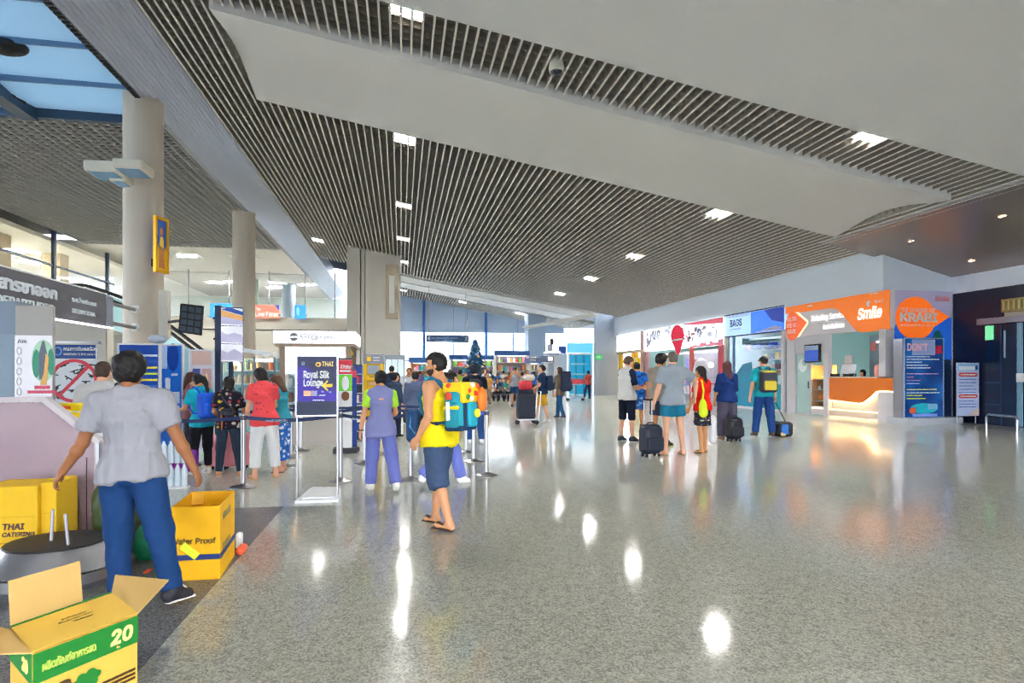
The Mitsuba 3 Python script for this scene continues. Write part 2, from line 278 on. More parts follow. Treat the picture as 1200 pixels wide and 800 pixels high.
# mezzanine across the far left
struct('ceiling_mezzanine', B((-26, 38, ZL + .02), (-6.5, 62, ZL + .2)), mat('#d8d6cf', .6))
struct('window_3', B((XL, 46, 5.45), (-3.0, 46.015, ZL + .02)), GLS, 'glazed front of the mezzanine')
for x in (-16.9, -14.2, -11.6, -9.0, -6.6, -4.6, -3.05): put('window_3__mullion', B((x - .035, 45.95, 5.45), (x + .035, 46.06, ZL)), STEELB)
struct('wall_mezzanine', B((-26, 45.9, 0), (-3.0, 46.1, 5.45)), mat('#a9a59c', .7), 'grey wall below the mezzanine glazing')
struct('trim_1', B((-26, 45.8, 4.55), (-3.0, 45.9, 4.6)), DARK)
struct('floor_mezzanine', B((-26, 46.1, 5.1), (-3.0, 62, 5.4)), GREY); struct('wall_mezzanine_back', B((-26, 61.8, 5.4), (-3, 62, ZL)), mat('#cfd6cf', .7)); struct('wall_mezzanine_side', B((-3.1, 46.1, 0), (-3.0, 62, 9.4)), mat('#b9c4cc', .7))
put('ceiling_mezzanine__slat_field', B((-17, 47, ZL - .02), (-6.5, 61, ZL + .02)), GRID)
for i, (x, y) in enumerate(((-12.5, 40.5), (-9.3, 40.5), (-14, 52), (-10, 54), (-7.2, 52))):
    t = thing('mezzanine_lamp', ['oblong white lamp in the mezzanine soffit left of the second round column', 'oblong white lamp in the mezzanine soffit right of the second round column', 'oblong white lamp behind the mezzanine glazing, leftmost', 'oblong white lamp behind the mezzanine glazing, middle', 'oblong white lamp behind the mezzanine glazing, rightmost'][i], 'ceiling lamp', 'lamps of the mezzanine soffit')
    put(t + '__lens', MB().add([[x - .5, y - .5, ZL - .03], [x - .8, y + .6, ZL - .03], [x + .3, y + .6, ZL - .03], [x + .6, y - .5, ZL - .03]], [[0, 1, 2, 3]]), LB, emit=[20, 20, 19]); put(t + '__frame', B((x - .9, y - .6, ZL - .025), (x + .7, y + .7, ZL)), LB)
m = MB().lathe([(.45, 0), (.45, 3.2)], (-11.0, 50, 5.4), 24); struct('column_mezzanine', m, mat('#8aa08f', .7), smooth=40)
m = MB().lathe([(.5, 0), (.5, 3.2)], (-8.7, 52, 5.4), 24); struct('column_mezzanine', m, mat('#8f9fae', .7), smooth=40)
# round columns
def column(x, y, r, label, z1=ZL + .4):
    prof = []
    for z in np.arange(0, z1, 1.6): prof += [(r, z), (r, z + 1.585), (r - .008, z + 1.59), (r - .008, z + 1.6)]
    return struct('column', MB().lathe(prof, (x, y, 0), 40), mat('#c2b8aa', .75, 0, .2), label, smooth=30)
column(-6.66, 18.0, .47, 'near round concrete column with a framed picture on it'); column(-6.83, 29.5, .47, 'second round concrete column on the left')
# big rectangular pier with grooves and a rain pipe case
m = MB(); m.box((-2.95, 36, 0), (-2.25, 38.2, 9)); m.box((-2.2, 36.1, 0), (-2.0, 38.2, 9)); m.box((-1.95, 36, 0), (-.02, 38.2, 8.9))
struct('pier', m, mat('#cdc9c1', .7), 'wide grey concrete pier in the middle of the hall')
m = MB(); m.box((-.85, 35.75, 4.6), (-.15, 36, 7.6)); k = struct('pier_light_box', m, mat('#a89a84', .5), 'tall pale case fixed on the pier'); put(k + '__panel', B((-.66, 35.72, 4.9), (-.36, 35.75, 7.0)), mat('#d5d8d4', .3))
# end wall
struct('wall_end', B((-.5, YE, 5.08), (XR + 8, YE + .25, 9)), mat('#9fb0c4', .6), 'blue-grey wall above the end window')
for x in (-.2, 1.9, 7.2): put('wall_end__post', B((x - .1, YE - .15, 0), (x + .1, YE, 8.4)), BLUESTEEL)
for x in (4.4, 5.6, 10, 12): put('wall_end__joint', B((x - .01, YE - .01, 5.1), (x + .01, YE, 8)), DARK)
struct('window_4', B((-.5, YE + .1, 0), (XR - 2.4, YE + .11, 5.08)), GLS, 'large end window full of white daylight')
for x in (4.4, 9.6): put('window_4__mullion', B((x - .04, YE + .05, 0), (x + .04, YE + .14, 5.08)), BLUESTEEL)
put('window_4__sill', B((-.5, YE - .1, 2.6), (XR - 2.4, YE + .05, 2.68)), STEELB)
# far right: pillar, return wall, shop recess
struct('wall_return', B((13.6, 43.2, 0), (XR + .3, 43.5, zc(13) + .2)), mat('#a3b0c2', .5), 'blue-grey wall facing the hall at the far right')
k = struct('trim_2', MB().slab([[9.2, 47.5, 5.05], [9.5, 47.3, 4.95], [13.6, 42.4, 5.55], [13.3, 42.5, 5.75]], (0, .2, .12)), GYP)
struct('wall_recess', B((15.6, 43.5, 0), (15.8, YE, 7)), mat('#d9dee4', .6))
struct('pier_far', B((9.9, 48.9, 0), (11.3, 50.4, 6.4)), mat('#9aabbf', .6), 'pale blue-grey pier by the far shops')
# right wall
RW = mat('#d0d9e4', .65)
m = MB(); m.box((XR, 17.8, 4.1), (XR + .25, 43.3, zc(XR) + .3)); struct('wall_right', m, RW, 'pale grey wall above the shop fronts')
struct('wall_right_back', B((XR + 5, 17, 0), (XR + 5.2, 44, 6)), mat('#c8d4d8', .6)); struct('ceiling_shops', B((XR + .25, 17.85, 4.0), (XR + 5.2, 43.3, 4.15)), WHITE)
struct('wall_right_corner', B((15.32, 17.62, 0), (17.5, 17.8, 6.0)).box((XR, 17.62, 4.1), (15.32, 17.8, 6.0)), RW, 'pale wall panel facing the hall at the right')
k = struct('wall_right_near', MB().box((17.5, -6, 4.1), (17.7, 17.8, 5.8)), RW); struct('wall_right_dark', MB().box((17.5, -6, 0), (17.7, 17.7, 4.1)), mat('#141c33', .35, 0, .4), 'dark navy wall at the right edge')
for y in (22.75, 27.5, 37.2): struct('wall_partition', B((XR + .12, y - .04, 0), (XR + 5, y + .04, 4.0)), mat('#93b8b2', .6))
SOF = mat('#7d736c', .25, 0, .5)
m = MB().slab([[13.3, -4, 5.74], [17.7, -4, 4.59], [17.7, 17.7, 4.59], [13.3, 18.2, 5.74]], (0, 0, .12)); struct('ceiling_soffit', m, SOF, 'brown lowered soffit with small warm downlights')
struct('ceiling_trim_2', B((13.22, -4, 5.7), (13.3, 18.2, 5.92)), mat('#a8a8a8', .5))
for i, (px, py) in enumerate(((1068, 282), (1175, 253), (1139, 305))):
    d = ray(px, py); tt = (5.74 + .2615 * 13.3 - EYE) / (d[2] + .2615 * d[0]); c = _C + d * tt
    t = thing('downlight', ['small orange downlight in the brown soffit nearest the slats', 'small orange downlight in the brown soffit nearest the camera', 'small orange downlight in the brown soffit nearest the dark wall'][i], 'downlight')
    put(t + '__ring', MB().lathe([(.1, 0), (.1, .03), (.06, .03)], (c[0], c[1], c[2] - .02), 20), CHROME); put(t + '__bulb', MB().lathe([(0.06, -.001), (0.0, -.001)], (c[0], c[1], c[2] - .012), 16), LB, emit=[60, 32, 14])
# rear of the hall: roof edge and side returns (behind the camera, wall added down to a low opening to limit the daylight)
struct('wall_rear', B((-26, -6.2, 3.4), (24, -6, 11)), GREY)
struct('ceiling_rear', B((-26, -6, 9.6), (24, -.4, 9.8)), mat('#c9c6c0', .7))
# ------------------------------------------------------------------ left foreground
KRAFT = mat('#d9b04a', .65, 0, .25); KRAFTIN = mat('#c9a565', .75, 0, .2); GREENP = mat('#1d7a2a', .55); BROWNP = mat('#4a3416', .6); CREAM = mat('#f0dc86', .6)
A_, B_, C_, D_ = (G(38, 766, .5), G(161, 720, .5), G(130, 697, .5), G(12, 738, .5))
t = thing('cardboard_box', 'open yellow and green cardboard box with a printed 20 in the bottom left corner', 'cardboard box')
m = MB(); up = np.array([0, 0, 1.0])
for p, q in ((A_, B_), (B_, C_), (C_, D_), (D_, A_)):
    inn = np.cross(up, q - p); inn = inn / np.linalg.norm(inn) * .006
    p0, q0 = p * [1, 1, 0], q * [1, 1, 0]; m.slab([p0, q0, q, p], inn)
m.slab([x * [1, 1, 0] for x in (A_, B_, C_, D_)], (0, 0, .006)); put(t + '__body', m, KRAFT)
u = (B_ - A_) / np.linalg.norm(B_ - A_); L = np.linalg.norm(B_ - A_); fr = Frame(A_ * [1, 1, 0], u)
put(t + '__front_band', fr.rect(0, .385, L, .497, .002, .002), GREENP)
m = fr.text(.29, .415, '20', .055, .005, bold=3, slant=.12); m.add(*fr.text(.315, .395, 'ชิ้น', .010, .005, thai=True).out()); put(t + '__number', m, CREAM)
put(t + '__lettering', fr.text(.03, .425, 'ผลิตภัณฑ์อาหารสด', .03, .005, thai=True, width=.2, bold=2), mat('#b9c95a', .6))
sh = shapely.union_all([ell(.20 + .035 * math.cos(a) * r, .32 + .02 * math.sin(a) * r, .02, .016, 10) for a, r in ((0, 0), (.3, 1), (1.2, 1.1), (2.3, 1), (3.3, 1.1), (4.2, 1), (5.3, 1.1))])
put(t + '__leaf_print', fr.shape(sh, .002, .002), GREENP)
put(t + '__bowl_print', fr.shape(ell(.11, .31, .032, .045).difference(ell(.11, .303, .028, .04)).union(ell(.11, .345, .025, .01)), .002, .002), BROWNP)
m = MB()
for i in range(3): m.add(*fr.rect(.26, .27 - i * .018, .4, .28 - i * .018, .002, .002).out())
put(t + '__small_print', m, BROWNP)
u2 = (A_ - D_) / np.linalg.norm(A_ - D_); L2 = np.linalg.norm(A_ - D_); fr2 = Frame(D_ * [1, 1, 0], u2)
put(t + '__side_band', fr2.rect(0, .385, L2, .497, .002, .002), GREENP); put(t + '__side_number', fr2.text(.22, .415, '20', .045, .005, bold=3), CREAM)
# flaps: long front flap folded over the top, green edged far flap standing, end flap folded out, left flap folded in
tf = np.array([A_ + [0, 0, .004], B_ + [0, 0, .004], B_ + (C_ - B_) * .93 + [0, 0, .012], A_ + (D_ - A_) * .93 + [0, 0, .012]])
put(t + '__flap', MB().slab(tf, (0, 0, .005)), KRAFT)
fr3 = Frame(tf[0] + [0, 0, .006], tf[1] - tf[0], tf[3] - tf[0]); m = MB()
for i, (y, x0, x1) in enumerate(((.2, .16, .26), (.17, .14, .28))): m.add(*fr3.text(x0, y, 'สินค้าคุณภาพ', .009, .001, thai=True, width=x1 - x0, t=.0015).out())
m.add(*fr3.rect(.19, .142, .27, .148, .001, .0015).out()); put(t + '__flap_print', m, BROWNP)
bk = PY(92, 660, C_[1]); e1, e2 = C_ + (D_ - C_) * .04, D_ + (D_ - C_) * .15
h1 = np.array([-.12, .1, .15])
M_ = D_ + (C_ - D_) * .68; put(t + '__flap', MB().slab([M_, D_, D_ + [-.03, .04, .185], M_ + [-.03, .04, .185]], (.003, .004, .001)), KRAFTIN)
put(t + '__green_edge', MB().slab([D_ + (A_ - D_) * .06 + [0, 0, .012], C_ + (B_ - C_) * .06 + [0, 0, .012], C_ + [0, 0, .012], D_ + [0, 0, .012]], (0, 0, .005)), GREENP)
oo = G(198, 680, .47); o2 = G(135, 674, .5)
put(t + '__flap', MB().slab([B_, oo, o2, C_], (0, 0, .005)), KRAFTIN)
put(t + '__flap', MB().slab([D_, A_, A_ + [-.16, -.03, .02], D_ + [-.17, -.02, .06]], (0, 0, .005)), KRAFTIN)
# wrapping machine turntable: steel cone with a dark rubber top and two rods
c = G(67, 634, .29); cx, cy = c[0], c[1]
t = thing('wrapping_turntable', 'round brushed steel turntable with a black top and two upright rods', 'turntable')
put(t + '__skirt', MB().lathe([(.318, .29), (.452, .145), (.457, .14)], (cx, cy, 0), 64), mat('#c4c4c8', .3, .85), smooth=35)
put(t + '__base_ring', MB().lathe([(.44, .132), (.457, .128), (.457, .055), (.44, .05), (.40, 0)], (cx, cy, 0), 64), mat('#b4b4b8', .3, .85), smooth=35)
put(t + '__gap', MB().lathe([(.455, .141), (.43, .136), (.44, .128)], (cx, cy, 0), 48), BLACK)
put(t + '__rubber_top', MB().lathe([(.328, .286), (.322, .297), (.29, .30), (.0, .30)], (cx, cy, 0), 64), mat('#1b1a1e', .55))
for px, py, px2, py2 in ((60, 633, 62, 597), (80, 638, 76.5, 602)):
    a = G(px, py, .3); b = PY(px2, py2, a[1]); put(t + '__rod', MB().tube([a, b], .011, 12), mat('#b6b3bd', .4, .3), smooth=40)
fx = G(92, 650, .22); put(t + '__sticker', MB().box((fx[0] - .02, fx[1] - .01, fx[2] - .02), (fx[0] + .02, fx[1] + .004, fx[2] + .02)), mat('#2467c9', .4))
# yellow catering cartons against the counter
YC = mat('#d6ab1e', .6, 0, .25); MAR = mat('#4a1f3a', .6)
def carton(p0, p1, y, dep, h, label, words):
    a, b = PY(p0, 600, y)[0], PY(p1, 600, y)[0]
    t = thing('catering_carton', label, 'cardboard box'); put(t + '__body', roundbox((a, y, .0), (b, y + dep, h), .012, 8), YC, smooth=30)
    fr = Frame((a, y, 0), (1, 0, 0)); w = b - a
    put(t + '__tape', fr.rect(.02, h * .62, w - .02, h * .625, .001, .002), mat('#b08a18', .5))
    put(t + '__lid_seam', fr.rect(.012, .19, w - .012, .196, .001, .002), mat('#9a7510', .6))
    for (x, z, s, hh) in words: put(t + '__lettering', fr.text(x * w, z, s, hh, .001, bold=2, slant=.1), MAR)
carton(-28, 44, 5.6, .4, .64, 'large yellow catering carton leaning against the mauve counter', ((.42, .30, 'THAI', .045), (.42, .245, 'CATERING', .032)))
carton(47, 66, 5.65, .35, .66, 'narrow yellow catering carton beside the large one', ((.15, .13, 'Life', .05),))
c = PY(3, 640, 5.3); single('orange_ball', MB().blob((c[0], 5.3, .085), .085, 3), mat('#ef7d14', .5), 'round orange object beside the turntable at the left edge', 'ball', smooth=True)
# mauve check-in counter
t = thing('check_in_counter', 'mauve metal check-in counter with a slanted white edge at the left', 'counter')
yy = 6.25; X_ = lambda px: PY(px, 500, yy)[0]; Zp = lambda py: PY(60, py, yy)[2]
def f_mauve(p, n, uv): return mikit.mix(lin('#8f7680'), lin('#a28d93'), mikit.fbm(p.x * 1.5, p.z * 2.5))
out = sg.Polygon([(X_(-60), 0), (X_(119), 0), (X_(119), Zp(517)), (X_(54), Zp(465)), (X_(-60), Zp(465))])
inner = out.buffer(-.045, join_style=2)
put(t + '__side_panel', MB().poly(inner, (0, yy - .004, 0), (1, 0, 0), (0, 0, 1), -.05), mat(mikit.proc(f_mauve), .35, 0, .4))
put(t + '__edge_trim', MB().poly(out.difference(inner.buffer(-.002)), (0, yy - .03, 0), (1, 0, 0), (0, 0, 1), -.1), mat('#bdb4b6', .45))
put(t + '__body', B((X_(-60), yy + .1, 0), (X_(100), yy + .16, .95)), mat('#8f7f86', .5))
put(t + '__worktop', B((X_(40), yy + .1, .95), (X_(114), yy + .9, 1.0)), WHITE)
put(t + '__corner_strip', B((X_(115), yy - .05, 0), (X_(119), yy + .02, Zp(519))), STEELB)
put(t + '__dark_seam', MB().poly(inner.difference(inner.buffer(-.006)), (0, yy - .008, 0), (1, 0, 0), (0, 0, 1), -.01), mat('#55444c', .6))
put(t + '__panel_joint', B((X_(102) - .003, yy - .012, 0), (X_(102) + .003, yy, .78)), mat('#55444c', .6))
c = PY(82, 478, 7.0)
t = thing('yellow_tray', 'yellow and red tray lying on the counter in front of the man', 'tray'); put(t + '__tray', roundbox((c[0] - .2, 6.8, c[2] - .09), (c[0] + .18, 7.1, c[2] + .05), .015, 8), mat('#f0cf10', .5)); put(t + '__red_print', B((c[0] - .08, 6.795, c[2] - .0), (c[0] + .1, 6.799, c[2] + .03)), mat('#e0541c', .5)); put(t + '__rim', B((c[0] - .2, 6.79, c[2] - .03), (c[0] + .18, 7.1, c[2] - .02)), WHITE)
put(t + '__foot', B((c[0] - .15, 6.85, .95), (c[0] + .14, 7.05, c[2] - .09)), WHITE)
# tower with a perfume poster
t = thing('poster_tower', 'grey tower with a white perfume poster behind the counter', 'display stand')
yy = 8.0; X_ = lambda px: PY(px, 430, yy)[0]; Zp = lambda py: PY(40, py, yy)[2]
put(t + '__body', B((X_(18), yy, 0), (X_(61.5), yy + .06, Zp(358))), mat('#a3a09c', .6))
put(t + '__side_panel', B((X_(-40), yy + .02, 0), (X_(18), yy + .3, Zp(353))), mat('#7c8a9b', .5)); put(t + '__side_panel', B((X_(-40), yy + .015, 0), (X_(18), yy + .02, Zp(392))), mat('#8396a3', .5))
fr = Frame((X_(18), yy, 0), (1, 0, 0)); z0, z1 = Zp(466), Zp(393); w = X_(61.5) - X_(18)
put(t + '__poster', fr.rect(0, z0 - .3, w, z1, .0, .012), mat('#e9e7ea', .4))
m = MB()
for i in range(5): m.add(*fr.shape(ell(.045, z0 + .07 + i * .115, .026, .042, 24).difference(ell(.045, z0 + .07 + i * .115, .02, .036, 24)), .012, .002).out())
m.add(*fr.text(.03, z1 - .09, 'Ate', .045, .013).out()); put(t + '__poster_rings', m, mat('#55555c', .5))
put(t + '__poster_halo', fr.shape(ell(.29, z1 - .29, .12, .24), .012, .002), mat('#a8cdb0', .5)); put(t + '__poster_leaf', fr.shape(ell(.22, z1 - .32, .04, .16).union(ell(.37, z1 - .30, .035, .15)), .0145, .002), mat('#3f8f72', .5))
put(t + '__poster_bottle', fr.shape(sg.Polygon([(.25, z1 - .5), (.25, z1 - .2), (.28, z1 - .07), (.3, z1 - .06), (.33, z1 - .2), (.33, z1 - .5)]), .017, .003), mat('#59606f', .4)); put(t + '__poster_gold', fr.shape(sg.Polygon([(.26, z1 - .56), (.33, z1 - .56), (.35, z1 - .25), (.32, z1 - .2), (.3, z1 - .42)]), .0205, .002), mat('#d6a95a', .4))
m = fr.rect(.2, z0 + .1, .36, z0 + .14, .012, .002); m.add(*fr.rect(.13, z0 + .05, .42, z0 + .085, .012, .002).out()); put(t + '__poster_lettering', m, mat('#d0506a', .5))
# overhead departures sign on steel arms
t = thing('departures_sign', 'long dark grey overhead departures sign with white Thai lettering', 'sign')
sx, sz0, sz1, sy0, sy1 = -6.6, 2.58, 3.33, 9.0, 16.06
put(t + '__panel', B((sx - .14, sy0, sz0 + .03), (sx, sy1 - .35, sz1)), mat('#55545b', .4, 0, .4)); put(t + '__end_cap', B((sx - .15, sy1 - .35, sz0 + .03), (sx + .01, sy1, sz1 - .02)), mat('#8a8e9c', .25, .5)); put(t + '__light_strip', B((sx - .1, sy0, sz0), (sx + .02, sy1, sz0 + .03)), WHITE, emit=[3, 3, 3])
put(t + '__top_edge', B((sx - .14, sy0, sz1), (sx + .01, sy1 - .3, sz1 + .03)), WHITE)
fr = Frame((sx, 0, 0), (0, 1, 0)); LETW = mat('#eef6fb', .4)
put(t + '__lettering', fr.text(10.85, sz0 + .40, 'ผู้โดยสารขาออก', .21, .002, thai=True, width=2.78, bold=3, t=.015), LETW)
put(t + '__lettering', fr.text(11.75, sz0 + .13, 'DEPARTURES', .14, .002, width=1.75, bold=2, t=.015), LETW)
put(t + '__lettering', fr.text(14.2, sz0 + .43, 'ระหว่างประเทศ', .095, .002, thai=True, width=1.05, bold=1, t=.012), LETW); put(t + '__lettering', fr.text(14.2, sz0 + .2, 'INTERNATIONAL', .085, .002, width=1.0, bold=1, t=.012), LETW)
for z in (3.18, 2.72):
    a = put(t + '__arm', MB().tube([(sx - .07, sy1, z), (sx - .07, 17.62, z - .02)], .045, 14), STEELB, smooth=40); put(a + '__flange', MB().tube([(sx - .07, 17.45, z), (sx - .07, 17.62, z)], .1, 16), WHITE, smooth=40)
# prohibited items board
t = thing('prohibited_items_board', 'white board with a red prohibition circle and a blue header', 'sign board')
yy = 9.6; a, b = PY(61.5, 430, yy), PY(112, 430, yy); zt, zh, zb = PY(90, 404, yy)[2], PY(90, 420, yy)[2], .3
fr = Frame((a[0], yy, 0), (1, 0, 0)); w = b[0] - a[0]
put(t + '__panel', fr.rect(0, zb, w, zt, -.04, .04), mat('#d9dde3', .4)); put(t + '__header', fr.rect(0, zh, w, zt, 0, .006), mat('#173f86', .4)); put(t + '__top_rail', fr.rect(-.05, zt + .02, w + .05, zt + .05, -.04, .06), STEELB)
put(t + '__lettering', fr.text(.14, zh + .11, 'กรมการบินพลเรือน', .05, .006, thai=True, width=.42, bold=1), WHITE); put(t + '__lettering', fr.text(.14, zh + .045, 'DEPARTMENT OF CIVIL AVIATION', .028, .006, width=.42), WHITE); put(t + '__emblem', fr.shape(ell(.07, zh + .1, .05, .06).difference(ell(.07, zh + .1, .035, .045)), .006, .003), mat('#5f96d8', .4))
cxx, czz, rr = w * .5, PY(90, 446, yy)[2], .30
icons = []
rng = random.Random(5)
for i in range(22):
    x, y = cxx + rng.uniform(-.25, .25), czz + rng.uniform(-.25, .25); q = rng.random()
    icons.append(shapely.affinity.rotate(sg.box(x - .06, y - .008, x + .05, y + .008).union(sg.box(x - .03, y - .03, x - .01 + .03 * q, y)), rng.uniform(-35, 35)))
put(t + '__item_prints', fr.shape(shapely.union_all(icons), .001, .003), mat('#2c2f33', .5))
ring = ell(cxx, czz, rr, rr).difference(ell(cxx, czz, rr - .045, rr - .045)).union(shapely.affinity.rotate(sg.box(cxx - rr, czz - .022, cxx + rr, czz + .022), 48))
put(t + '__prohibition_ring', fr.shape(ring, .004, .005), mat('#d83a4c', .4)); put(t + '__leg', B((a[0], yy + .04, 0), (a[0] + .04, yy + .08, zb)), STEELB); put(t + '__leg', B((b[0] - .04, yy + .04, 0), (b[0], yy + .08, zb)), STEELB)
# information boards behind the man
def board(name, label, px0, px1, py0, py1, yy, col, cat='sign board', zb=None, frame=True, items=()):
    t = thing(name, label, cat); a, b = PY(px0, py0, yy), PY(px1, py0, yy); zt = a[2]; zl = PY(px0, py1, yy)[2] if zb is None else zb
    fr = Frame((a[0], yy, zl), (1, 0, 0)); w, h = b[0] - a[0], zt - zl
    put(t + '__panel', fr.rect(0, 0, w, h, -.05, .05), mat(col, .4))
    if frame:
        f = sg.box(-.025, -.025, w + .025, h + .025).difference(sg.box(0, 0, w, h)); put(t + '__frame', fr.shape(f, -.055, .07), mat('#c9ccd2', .35, .3))
    if zl > .02:
        for x in (.06, w - .1): put(t + '__leg', B((a[0] + x, yy + .0, 0), (a[0] + x + .04, yy + .05, zl)), STEELB)
    for (kind, x0, y0, x1, y1, c) in items:
        if kind == 'r': put(t + '__print', fr.rect(x0 * w, y0 * h, x1 * w, y1 * h, .001, .003), mat(c, .45))
        elif kind == 'e': put(t + '__print', fr.shape(ell((x0 + x1) / 2 * w, (y0 + y1) / 2 * h, (x1 - x0) / 2 * w, (y1 - y0) / 2 * h), .0045, .003), mat(c, .45))
        else: put(t + '__lettering', fr.text(x0 * w, y0 * h, kind, (y1 - y0) * h, .001, width=(x1 - x0) * w, bold=1, thai=any(ord(q) > 3000 for q in kind)), mat(c, .45))
    return t, fr, w, h
rows = [('r', .45, .86 - i * .075, .97, .885 - i * .075, c) for i, c in enumerate(('#d8e4f4', '#2a57b0', '#ead94a', '#cfe04a', '#ead94a', '#3a67c0', '#e0556a', '#c8d0d8', '#e0556a', '#4aa0e0', '#4aa0e0', '#4aa0e0'))]
board('information_board', 'blue board with rows of yellow, white and red lines behind the near man', 140, 186, 404, 500, 10.4, '#1746a4', items=rows)
single('sensor_globe', MB().lathe([(0, 0), (.1, .02), (.14, .07), (.1, .12), (0, .13)], (PY(183, 408, 10.3)[0], 10.38, PY(183, 404, 10.4)[2] + .02), 20), mat('#aab6c4', .3), 'rounded grey device on top of the blue board', 'device', smooth=True)
board('advertising_board', 'tall blue poster with white boxes right of the information board', 188.5, 213, 405, 540, 11.2, '#1f6fd0', zb=.1, items=[('r', 0, .80, .3, 1, '#b9d4f0'), ('e', .3, .78, .85, 1.02, '#0c3f9e'), ('r', .22, .62, .45, .72, '#e6ecf4'), ('r', .1, .5, .9, .6, '#dfe7f2'), ('r', .1, .43, .9, .48, '#dfe7f2'), ('r', .2, .4, .8, .42, '#f08a72'), ('r', .5, .74, .8, .76, '#cfe0f4')])
board('perfume_poster_board', 'white board with pinkish perfume pictures behind the ponytailed woman', 223, 249, 411, 540, 12.4, '#cfc9d3', zb=.15, items=[('r', .08, .86, .95, 1, '#d9b7a8'), ('r', .1, .74, .45, .82, '#3a4f96'), ('r', .1, .36, .45, .73, '#b7b6c8'), ('r', .52, .3, .95, .82, '#c9a09a'), ('e', .58, .4, .9, .72, '#c98f55'), ('e', .66, .52, .82, .78, '#ecd2b0'), ('e', .14, .45, .4, .7, '#8f93a8')])
board('pale_board', 'pale teal glass panel between the blue poster and the pink poster', 213.5, 222, 408, 540, 12.5, '#a6cfd0', zb=.1, frame=False)
# hanging monitor
t = thing('wall_monitor', 'tilted dark monitor on an arm beside the round column', 'monitor')
c0, c1, c2, c3 = (PY(*p, 16.5) for p in ((209, 389), (236, 393), (240, 359), (213, 356)))
c3 = c3 + [0, -.1, 0]; c2 = c2 + [0, -.1, 0]
nn = np.cross(c1 - c0, c3 - c0); nn /= np.linalg.norm(nn)
put(t + '__case', MB().slab([c0, c1, c2, c3], -nn * .06), mat('#12161d', .4)); fr = Frame(c0, c1 - c0, c3 - c0); w, h = np.linalg.norm(c1 - c0), np.linalg.norm(c3 - c0)
m = MB()
for i in range(3):
    for j in range(4): m.add(*fr.rect(w * (.07 + i * .3), h * (.06 + j * .235), w * (.32 + i * .3), h * (.24 + j * .235), .002, .003).out())
put(t + '__screen_blocks', m, mat('#2f3f4c', .3)); put(t + '__arm', MB().tube([(c0 + c2) / 2 + [0, .05, 0], (-6.2, 17.9, (c0 + c2)[2] / 2)], .035, 10), BLACK)
single('column_cabinet', B((PY(186.5, 360, 17.5)[0], 17.45, PY(187, 396, 17.5)[2]), (PY(197, 360, 17.5)[0], 17.7, PY(187, 340, 17.5)[2])), mat('#c3c0b6', .6), 'narrow white box fixed low on the round column', 'box')
# tall advertising screen on a dark post
t = thing('advertising_screen', 'tall screen with three bluish sky pictures on a dark post', 'screen')
yy = 13.2; a, b = PY(259, 420, yy), PY(284, 420, yy); zt, zl = PY(270, 360, yy)[2], PY(270, 423.5, yy)[2]
fr = Frame((a[0], yy, zl), (.97, .24, 0)); w, h = (b[0] - a[0]), zt - zl
put(t + '__post', B((PY(252.5, 420, yy)[0], yy - .05, 0), (a[0], yy + .12, zt + .03)), mat('#18294a', .35)); put(t + '__stand', MB().box((PY(267, 420, yy)[0], yy + .05, 0), (PY(272, 420, yy)[0], yy + .12, zl)), mat('#18294a', .35))
put(t + '__case', fr.rect(-.005, -.01, w + .01, h + .01, -.08, .07), mat('#33415c', .4))
for i, (c, hz) in enumerate((((.42, .5, .78), .25), ((.5, .54, .8), .3), ((.45, .5, .75), .2))):
    y0 = h * (2 - i) / 3; hh = h / 3 - .012
    k = put(t + '__screen', fr.rect(0, y0, w, y0 + hh, -.01, .012), WHITE, emit=[.42 * x for x in c])
    put(k + '__cloud', fr.shape(sg.Polygon([(0, y0 + hh * .1), (w, y0 + hh * .05), (w, y0 + hh * .45), (w * .6, y0 + hh * (.55 + .1 * i)), (w * .3, y0 + hh * .5), (0, y0 + hh * .7)]), .003, .002), mat('#c9c6e0', .4))
put(t + '__banner', fr.shape(sg.Polygon([(0, h * .84), (w, h * .76), (w, h * .85), (0, h * .95)]), .006, .002), mat('#e6b06a', .4)); put(t + '__banner_top', fr.shape(sg.Polygon([(0, h * .96), (w, h * .86), (w, h * .93), (w * .4, h)]), .006, .002), mat('#2a4aa6', .4))
put(t + '__clip', B((PY(250, 380, yy)[0], yy, 2.2), (PY(253, 380, yy)[0], yy + .05, 2.24)), BLACK); put(t + '__clip', B((PY(250, 380, yy)[0], yy, 2.6), (PY(253, 380, yy)[0], yy + .05, 2.64)), BLACK)
# stairs with glass balustrade and black handrails behind the boards
t = thing('stair_balustrade', 'sloping glass balustrade with black handrails descending behind the boards', 'balustrade')
p0, p1 = PY(176, 364, 21), PY(256, 424, 20.2)
for k_, dz in enumerate((0, -.22)): put(t + '__handrail', MB().tube([p0 + [0, .1 * k_, dz], p1 + [0, .1 * k_, dz]], .05, 10), BLACK, smooth=40)
scene['glass_teal'] = {'type': 'principled', 'base_color': {'type': 'rgb', 'value': [.20, .42, .38]}, 'roughness': .12, 'specular': .5}
put(t + '__glass', MB().slab([p0 + [0, .05, -.3], p1 + [0, .05, -.3], [p1[0], p1[1] + .05, p1[2] - 1.2], [p0[0], p0[1] + .05, p0[2] - 1.2]], (0, .02, 0)), 'glass_teal')
put(t + '__stringer', MB().slab([p0 + [0, .0, -1.2], p1 + [0, 0, -1.2], p1 * [1, 1, 0] + [0, 0, .0], p0 * [1, 1, 0]], (0, .2, 0)), mat('#8fa8a2', .5))
t = thing('escalator_rail', 'black double railing left of the near round column', 'railing')
pts = [PY(61, 334, 26), PY(99, 334, 26), PY(122, 341, 25.5), PY(190, 366, 25)]
for dz in (0, -.28): put(t + '__rail', MB().tube([p + [0, 0, dz] for p in pts], .06, 8), BLACK, smooth=40)
